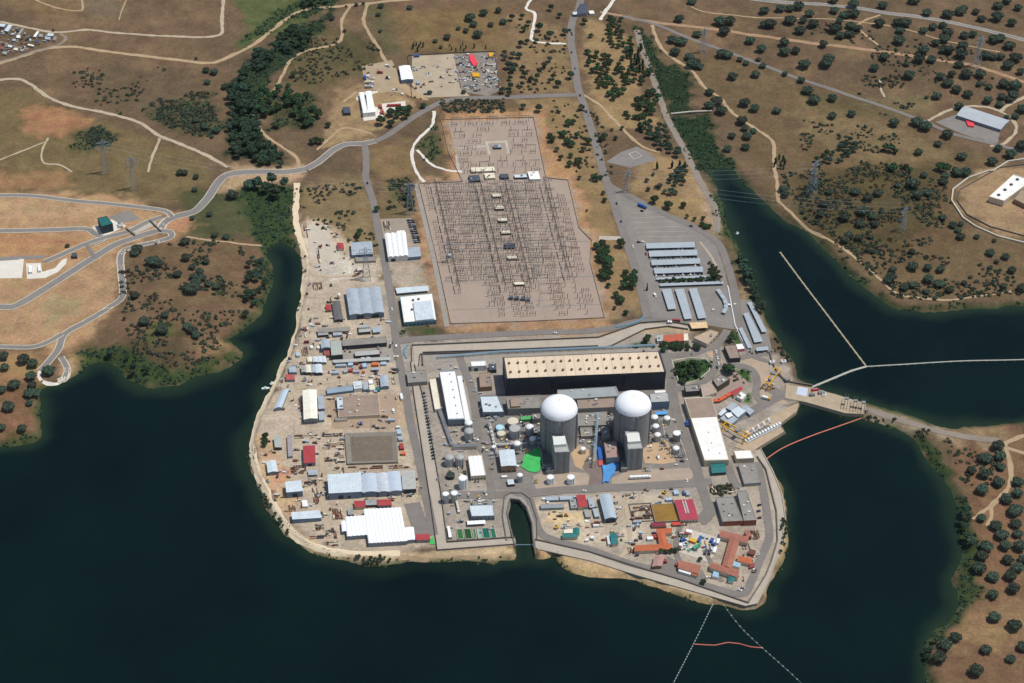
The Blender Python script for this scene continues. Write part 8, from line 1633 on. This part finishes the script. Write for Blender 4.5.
fill('poplar', [(630,52),(643,50),(643,72),(630,72)], 14, 1.0, 'slim dark poplar standing in the block of the park wood', 'poplar block', 2.8, 12)
fill('garden', [(638,98),(656,90),(659,102),(648,110),(636,106)], 12, 1.1, 'dark green tree of the small clump beside the channel track', 'small channel clump', 4.4, 13); plants('garden', z3([(455,455,1),(490,470,.8),(530,465,1.1),(510,470,.9),(560,450,1),(465,470,.7)]), 1.0, 'round green tree in the short row under the channel clump', 'row under the channel clump')
fill('pine', [(638,126),(648,122),(664,124),(668,138),(680,150),(678,160),(666,152),(648,136)], 22, .95, 'dark pine in the slanting belt along the channel track', 'slanting pine belt', 4, 14)
plants('garden', z3([(370,550,1.3),(355,560,1),(415,555,.7),(400,520,.5),(440,515,.5),(315,145,.9),(290,90,1),(365,160,.7),(300,210,.7),(370,260,1)]), 1.0, 'green tree dotted along the avenue bank', 'avenue bank trees')
plants('poplar', z3([(510,520),(640,670),(580,675),(670,665),(690,672)]), .9, 'slim dark tree near the helipad', 'slim trees near the helipad')
Q5 = lambda L_: [(512+p[0]/4, 171+p[1]/4, *(p[2:])) for p in L_]
plants('garden', Q5([(340,35,1.1),(325,30,1),(355,28,.9),(365,90,.7),(370,120,.7),(270,30,.6),(300,160,.4)]), 1.0, 'green tree on the slope between switchyard and avenue', 'slope trees by the avenue'); plant('garden', 512+435/4, 171+295/4, 1.15, 'single round tree at the foot of the concrete ramp')
fill('garden', [(596,246),(606,242),(610,262),(611,280),(600,276),(597,258)], 15, 1.05, 'green tree of the long clump along the switchyard bank', 'long clump on the switchyard bank', 4.2, 15); fill('garden', [(620,275),(636,272),(636,288),(622,288)], 9, 1.1, 'green tree of the round clump beside the avenue', 'round clump by the avenue', 4.2, 16)
plants('garden', Q5([(385,460,.9),(415,500,.9),(435,520,1),(410,550,.5),(455,570,.9),(425,515,.8)]), 1.0, 'small green tree at the corner below the switchyard bank', 'corner trees below the bank')
plants('garden', Q5([(570,120,1.1),(625,140,1.2),(685,140,1),(590,65,.8),(610,85,.7),(635,88,.9),(655,90,.8),(575,65,.7),(540,40,.7),(545,75,.6),(565,15,.6),(700,185,.5),(730,195,.6),(765,190,.6),(760,215,.7),(775,225,.8),(790,225,.7)]), .95, 'green tree on the dry ground above the diagonal road', 'trees above the diagonal road'); fill('pine', [(668,168),(686,168),(686,184),(670,184)], 12, .95, 'dark pine in the compact block above the diagonal road', 'compact pine block', 4, 17)
fill('garden', [(659,280.4),(706,278),(722,278),(700,281),(660,283)], 18, .5, 'small green tree in the hedge strip between two canopies', 'hedge strip between canopies', 2.6, 18); fill('bush', [(708,262),(718,268),(724,284),(716,284),(710,274)], 18, .9, 'low shrub on the triangular planting beside the avenue', 'triangular planting', 3, 19); plant('garden', 714, 277, 1.0, 'dark tree at the tip of the triangular planting'); plant('cypress', 647, 290, .9, 'dark slim cypress by the avenue kerb near the notched canopy')
fill('garden', [(674,365),(690,361),(700,362),(700,374),(690,382),(682,384),(676,374)], 24, .62, 'tree growing in the round green island', 'trees of the green island', 2.8, 20); fill('garden', [(660,344),(688,343),(688,349),(662,351)], 16, .62, 'hedge tree in front of the red tiled office', 'hedge in front of the red tiled office', 2.4, 21)
plants('garden', [(695,347,.9),(698,349,.7)], 1, 'small tree on the lawn tip by the entrance building', 'trees by the entrance building'); plants('garden', [(725.6,369,1),(729,371,1.1),(732,372.6,.9)], 1.0, 'dark tree beside the grey admin office and lawn', 'trees beside the admin office'); plant('garden', 731, 339.6, 1.0, 'dark round tree on the lawn strip by the canopies'); plants('garden', [(646,341),(648,338)], .8, 'tree at the lawn end behind the turbine hall', 'lawn end trees'); fill('bush', [(748,351),(776,349),(776,352),(750,355)], 12, .6, 'clipped shrub edging the canal side car park', 'clipped edging shrubs', 2.4, 22)
plants('garden', [(265.4,437),(265,441),(264.6,445)], .8, 'dark bush like tree on the beach side of the track', 'beach side trees'); plants('garden', [(661,551.6),(666,552.4),(671,551.6),(676,551)], .6, 'small dark tree behind the orange U building', 'trees behind the U building'); plants('garden', [(377,210,1),(360,233,.8),(358,236,.8),(407.6,205,1),(410,200,1),(412,208,1),(405,198,.9),(409,192,.8)], .95, 'green tree by the dark lattice pylon and access road', 'trees by the dark pylon')
plants('wood', [(272,182,1.3),(266,190,1.4),(276,195,1.2),(258,186,1),(284,186,1)], 1.2, 'big leafy tree at the reedy head of the inlet', 'trees at the head of the inlet'); plant('cypress', 276, 152, 1.3, 'tall dark conical tree at the edge of the stream wood'); plants('garden', [(703,583,.7),(700,560,.5)], 1, 'small green tree beside the old tiled workshop', 'trees by the old tiled workshop')
fill('wood', [(740,255),(748,268),(760,292),(770,318),(766,322),(752,296),(742,272)], 26, .9, 'green tree on the canal bank beside the car park', 'canal bank trees', 4, 23)
plants('wood', [(748,278,1.2),(752,276,1),(757,282,1)], 1, 'large dark tree overhanging the canal bank', 'large canal bank trees')
fill('wood', [(935,480),(950,484),(966,512),(974,535),(964,560),(955,520)], 24, .95, 'green tree along the reedy shore below the dam', 'shore trees below the dam', 4, 24); fill('wood', [(918,640),(940,632),(934,650),(928,676),(922,676)], 8, .7, 'green shrubby tree at the lowest reedy shore', 'lowest shore trees', 4, 25)
fill('pine', [(834,150),(850,140),(858,148),(845,160),(820,166),(814,160)], 22, .8, 'dark pine in the slanting belt on the scrub slope', 'slanting pine belt on the slope', 3.6, 26); fill('poplar', [(770,160),(784,158),(786,172),(772,172)], 7, .8, 'slim dark tree by the track bend above the canal', 'slim trees above the canal', 3, 27); plants('garden', [(891,150,1.2),(886,149,1),(895,152,.9),(893,169,1.2),(906,168,1),(910,171,1),(940,168,1.3),(946,170,1.2),(955,171,1)], 1, 'green tree along the damp fold above the scrub slope', 'trees of the damp fold')
fill('wood', [(110,352),(135,358),(160,376),(150,384),(126,376),(104,362)], 10, .7, 'green tree on the marshy foot of the inlet hill', 'marshy hill foot trees', 4, 28); fill('wood', [(250,250),(262,262),(266,285),(254,305),(244,320),(246,290)], 22, .8, 'green bushy tree on the inlet slope of the hill', 'inlet slope trees', 4.2, 29)
for i, kk in enumerate(PROTO.values()):
    for pr in kk:
        if not pr[1]:
            for ch in list(pr[0].children): bpy.data.objects.remove(ch)
            bpy.data.objects.remove(pr[0])
for k in CARS_LEFT:
    for ch in list(CARS[k].children): bpy.data.objects.remove(ch)
    bpy.data.objects.remove(CARS[k])
fill('bush', [(768,318),(776,326),(786,345),(792,362),(786,362),(776,342)], 22, 1.0, 'green bush on the canal bank below the storage yard', 'bushes on the canal bank', 2.6, 31); fill('wood', [(252,470),(262,488),(276,515),(292,537),(284,537),(266,512),(252,485)], 30, 0.38, 'green bush at the waterline below the lakeside track', 'waterline bushes by the track', 3, 32); fill('wood', [(352,556),(392,558),(392,565),(362,565)], 14, 0.38, 'green bush at the waterline below the tent hall', 'waterline bushes by the tent hall', 3, 33); fill('wood', [(782,515),(789,520),(789,548),(780,566),(780,545)], 14, 0.38, 'green bush at the foot of the eastern seawall', 'bushes at the seawall foot', 3, 34)
# small stored things on the open yards
FOOT = [(t.location.x, t.location.y, [(t.location.x+p.x, t.location.y+p.y) for p in L]) for t, o, L, h in ALLB if t.name in bpy.data.objects]
def clutter(poly, n, label, group, cat, mats, seed, big=2.4):
    rr = random.Random(seed); w = wpoly(poly); k = m_ = 0
    while m_ < n and k < n*30:
        k += 1; x, y = rr.uniform(w[:,0].min(), w[:,0].max()), rr.uniform(w[:,1].min(), w[:,1].max()); X_, Y_ = np.array([x]), np.array([y])
        if not inside(X_, Y_, w)[0] or any(abs(fx_-x)+abs(fy_-y) < 90 and inside(X_, Y_, np.array(L))[0] for fx_, fy_, L in FOOT): continue
        t = thing(cat.replace(' ', '_'), label, cat, (x, y, gz(x, y)+.35), group, rr.choice([0, 0, .15, 1.5])-.05); m_ += 1
        for q in range(rr.randint(1, 3)):
            mb = MB(); a, b_ = rr.uniform(.8, big*1.8), rr.uniform(.7, big); mb.box((q*1.6-1.6+rr.uniform(-.4, .4), rr.uniform(-1, 1), -.1), a, b_, rr.uniform(.5, big)); mb.build('stacked_load', rr.choice(mats), t)
CM = RU+[C_GREY, C_WHITE, C_LB, M_STEEL, T_CREAM, C_DK, W_CONC]
clutter([(300,325),(395,322),(405,390),(398,430),(290,430),(275,400)], 110, 'small pile of stored material on the sandy yard between the sheds', 'small piles of the upper sandy yard', 'material pile', CM, 1)
clutter([(262,435),(345,432),(345,470),(420,468),(425,500),(345,505),(330,545),(300,530),(265,480)], 100, 'small pile of stored material on the sandy yard behind the tent hall', 'small piles of the lower sandy yard', 'material pile', CM, 2)
clutter([(300,225),(330,225),(382,290),(390,320),(310,322),(305,260)], 40, 'small pile of stored material in the depot yard beside the gravel clearing', 'small piles of the depot yard', 'material pile', CM, 3)
clutter([(479,415),(545,412),(540,450),(520,470),(482,470)], 70, 'small plant item standing between the tanks of the tank farm', 'small items of the tank farm', 'plant item', [M_STEEL, T_WHITE, W_CONC, T_CREAM, M_DARKSTEEL, C_GREY, W_BROWN], 4)
clutter([(576,398),(618,408),(612,440),(590,448),(576,440)], 34, 'small plant item standing between the two reactors', 'small items between the reactors', 'plant item', [M_STEEL, T_WHITE, W_CONC, M_DARKSTEEL, T_CREAM], 5); clutter([(645,402),(672,402),(690,466),(650,466)], 30, 'small plant item on the floor beside the second reactor', 'small items beside the second reactor', 'plant item', [M_STEEL, T_WHITE, W_CONC, M_DARKSTEEL, T_CREAM], 6)
clutter([(440,362),(478,362),(490,480),(500,530),(448,535)], 60, 'small plant item on the floor near the long white hall and basins', 'small items near the long white hall', 'plant item', [M_STEEL, W_CONC, M_DARKSTEEL, C_GREY, T_CREAM], 7)
clutter([(540,495),(690,488),(690,540),(650,560),(560,535)], 80, 'small pile of material on the sandy building site above the seawall', 'small piles of the building site', 'material pile', CM, 8); clutter([(682,535),(716,540),(710,558),(680,552)], 26, 'small coloured crate in the equipment yard', 'crates of the equipment yard', 'crate', [C_BLUE, C_WHITE, C_GREEN, C_YEL, C_GREY, M_DARKSTEEL, C_RED], 9, 1.8); clutter([(742,545),(762,550),(752,580),(712,582),(700,575)], 24, 'small item in the courts beside the red brown tiled building', 'small items of the tiled courts', 'garden item', CM, 10, 1.8)
clutter([(362,66),(452,58),(458,92),(400,104),(365,90)], 36, 'small pile of material in the northern sand and lorry yards', 'small piles of the northern yards', 'material pile', CM, 11); clutter([(455,54),(494,53),(499,90),(464,92)], 60, 'loose piece of scrap lying in the fenced scrap yard', 'loose scrap pieces', 'scrap piece', SC, 12)
clutter([(0,26),(40,32),(56,40),(20,52),(0,56)], 45, 'small garden hut or stack on the allotments', 'small allotment huts', 'garden hut', [W_CONC, R_GREY, R_PALE, C_DK, W_BROWN], 13)
# ------------------------------------------------------------------ scrub, reeds and undergrowth nobody could count
def scatter(name, label, XYs, mat, h, n, s0, s1, spread, seed):
    r = np.random.RandomState(seed); pts = np.array(XYs); 
    if not len(pts): return
    Z = np.array([gz(x, y) for x, y in pts]); m_ = len(pts); sc = .6+.8*r.rand(m_)
    C = np.repeat(np.column_stack([pts, Z]), n, 0); k = np.repeat(sc, n)
    d = r.normal(size=(m_*n, 3)); d[:, 2] = np.abs(d[:, 2]); d /= np.linalg.norm(d, axis=1, keepdims=True)
    C = C+d*k[:, None]*np.array([spread, spread, h])*(.5+.5*r.rand(m_*n, 1)); v = leaf_quads(C, d+r.normal(size=d.shape)*.5, (s0+(s1-s0)*r.rand(m_*n))*k, r)
    o = link(bpy.data.objects.new(name, quad_mesh(name, v, mat))); o['kind'] = 'stuff'; o['label'] = label; o['category'] = name.replace('_', ' ')
def rnd_poly(poly, n, seed, thr=.45, size=26):
    w = wpoly(poly); r = np.random.RandomState(seed); x = r.uniform(w[:,0].min(), w[:,0].max(), n*4); y = r.uniform(w[:,1].min(), w[:,1].max(), n*4); ok = inside(x, y, w) & (vnoise(x+2000, y+2000, size, seed) > thr); return list(zip(x[ok][:n], y[ok][:n]))
scrub = []; dry = []; broom = []
for i, (poly, n, thr) in enumerate([([(780,175),(860,160),(940,172),(955,215),(930,245),(880,250),(830,235),(800,215)], 900, .3), ([(820,235),(900,250),(1010,270),(1020,295),(900,300),(850,265)], 420, .45), ([(120,245),(240,240),(262,280),(235,340),(200,372),(140,372),(120,310)], 560, .45), ([(140,112),(170,90),(208,92),(222,130),(205,138),(175,130)], 320, .35), ([(72,130),(100,126),(118,140),(95,155),(50,150)], 200, .35), ([(70,55),(180,70),(195,100),(120,115),(70,90)], 130, .6),
   ([(300,30),(345,20),(385,55),(350,80),(290,95)], 200, .45), ([(440,100),(505,99),(505,114),(440,112)], 170, .4), ([(840,75),(900,75),(920,115),(880,115)], 110, .5), ([(770,15),(1020,60),(1020,100),(940,90),(800,30)], 240, .5), ([(545,98),(600,110),(615,180),(575,175)], 90, .5), ([(940,430),(1000,440),(1000,500),(960,480)], 80, .5), ([(285,190),(365,180),(380,250),(330,240)], 120, .55), ([(800,120),(900,130),(900,165),(800,150)], 130, .5), ([(515,20),(572,30),(572,95),(515,95)], 90, .5), ([(385,180),(415,180),(415,215),(388,210)], 50, .4), ([(810,410),(930,440),(930,430),(860,408)], 60, .3), ([(710,486),(735,485),(734,496),(712,496)], 40, .2)]):
    q = rnd_poly(poly, n, 60+i, thr); scrub += q[:int(len(q)*.7)]; dry += q[int(len(q)*.7):]
broom = rnd_poly([(865,165),(900,180),(905,245),(880,245),(835,215),(830,195)], 110, 91, .5)
scatter('scrub', 'low olive scrub dotted over the dry slopes', scrub, F_SCRUB, 2.0, 30, .45, .9, 2.1, 1); scatter('dry_scrub', 'brown dry scrub among the olive scrub', dry, F_BROWNB, 1.3, 22, .4, .8, 1.7, 2); scatter('broom', 'yellow green broom on the slope above the canal', broom, F_BROOM, 1.6, 24, .4, .8, 1.8, 3)
r = np.random.RandomState(5); fx = (fr > .55) & (SD > -1.5) & (XX > -700) & (XX < 700) & (YY > -520) & (YY < 800); gx = (GREEN > .6) & (SD > 0); px_ = (fp > .3) & (SD > -1.5)
def pick(mask, p):
    jj, ii_ = np.where(mask & (r.rand(*mask.shape) < p)); return list(zip(GX[ii_]+r.uniform(-1, 1, len(ii_)), GY[jj]+r.uniform(-1, 1, len(jj))))
scatter('reeds', 'green reeds and bushes fringing the natural shores', pick(fx, .34), F_REED, 1.5, 10, .4, .8, 1.3, 6); scatter('undergrowth', 'dense green undergrowth along the stream and channel', pick(gx, .24), F_WOOD, 1.7, 10, .45, .9, 1.7, 7); scatter('shore_bushes', 'green bushes at the waterline of the works peninsula', pick(px_, .3), F_GREEN, 1.6, 12, .35, .7, 1.3, 8)
# ------------------------------------------------------------------ thin summer haze in the air over the lake
mt = bpy.data.materials.new('haze'); mt.use_nodes = True; nt = mt.node_tree; nt.nodes.clear()
vo = nd(nt, 'ShaderNodeVolumePrincipled'); vo.inputs['Color'].default_value = (.80, .90, 1, 1); vo.inputs['Density'].default_value = HAZE; out = nd(nt, 'ShaderNodeOutputMaterial'); nt.links.new(vo.outputs[0], out.inputs['Volume'])
mb = MB(); mb.box((0, 0, -12), 60000, 60000, 1512); o = mb.build('haze', mt); o['kind'] = 'stuff'; o['label'] = 'thin pale summer haze over the lake and works'; o['category'] = 'haze'
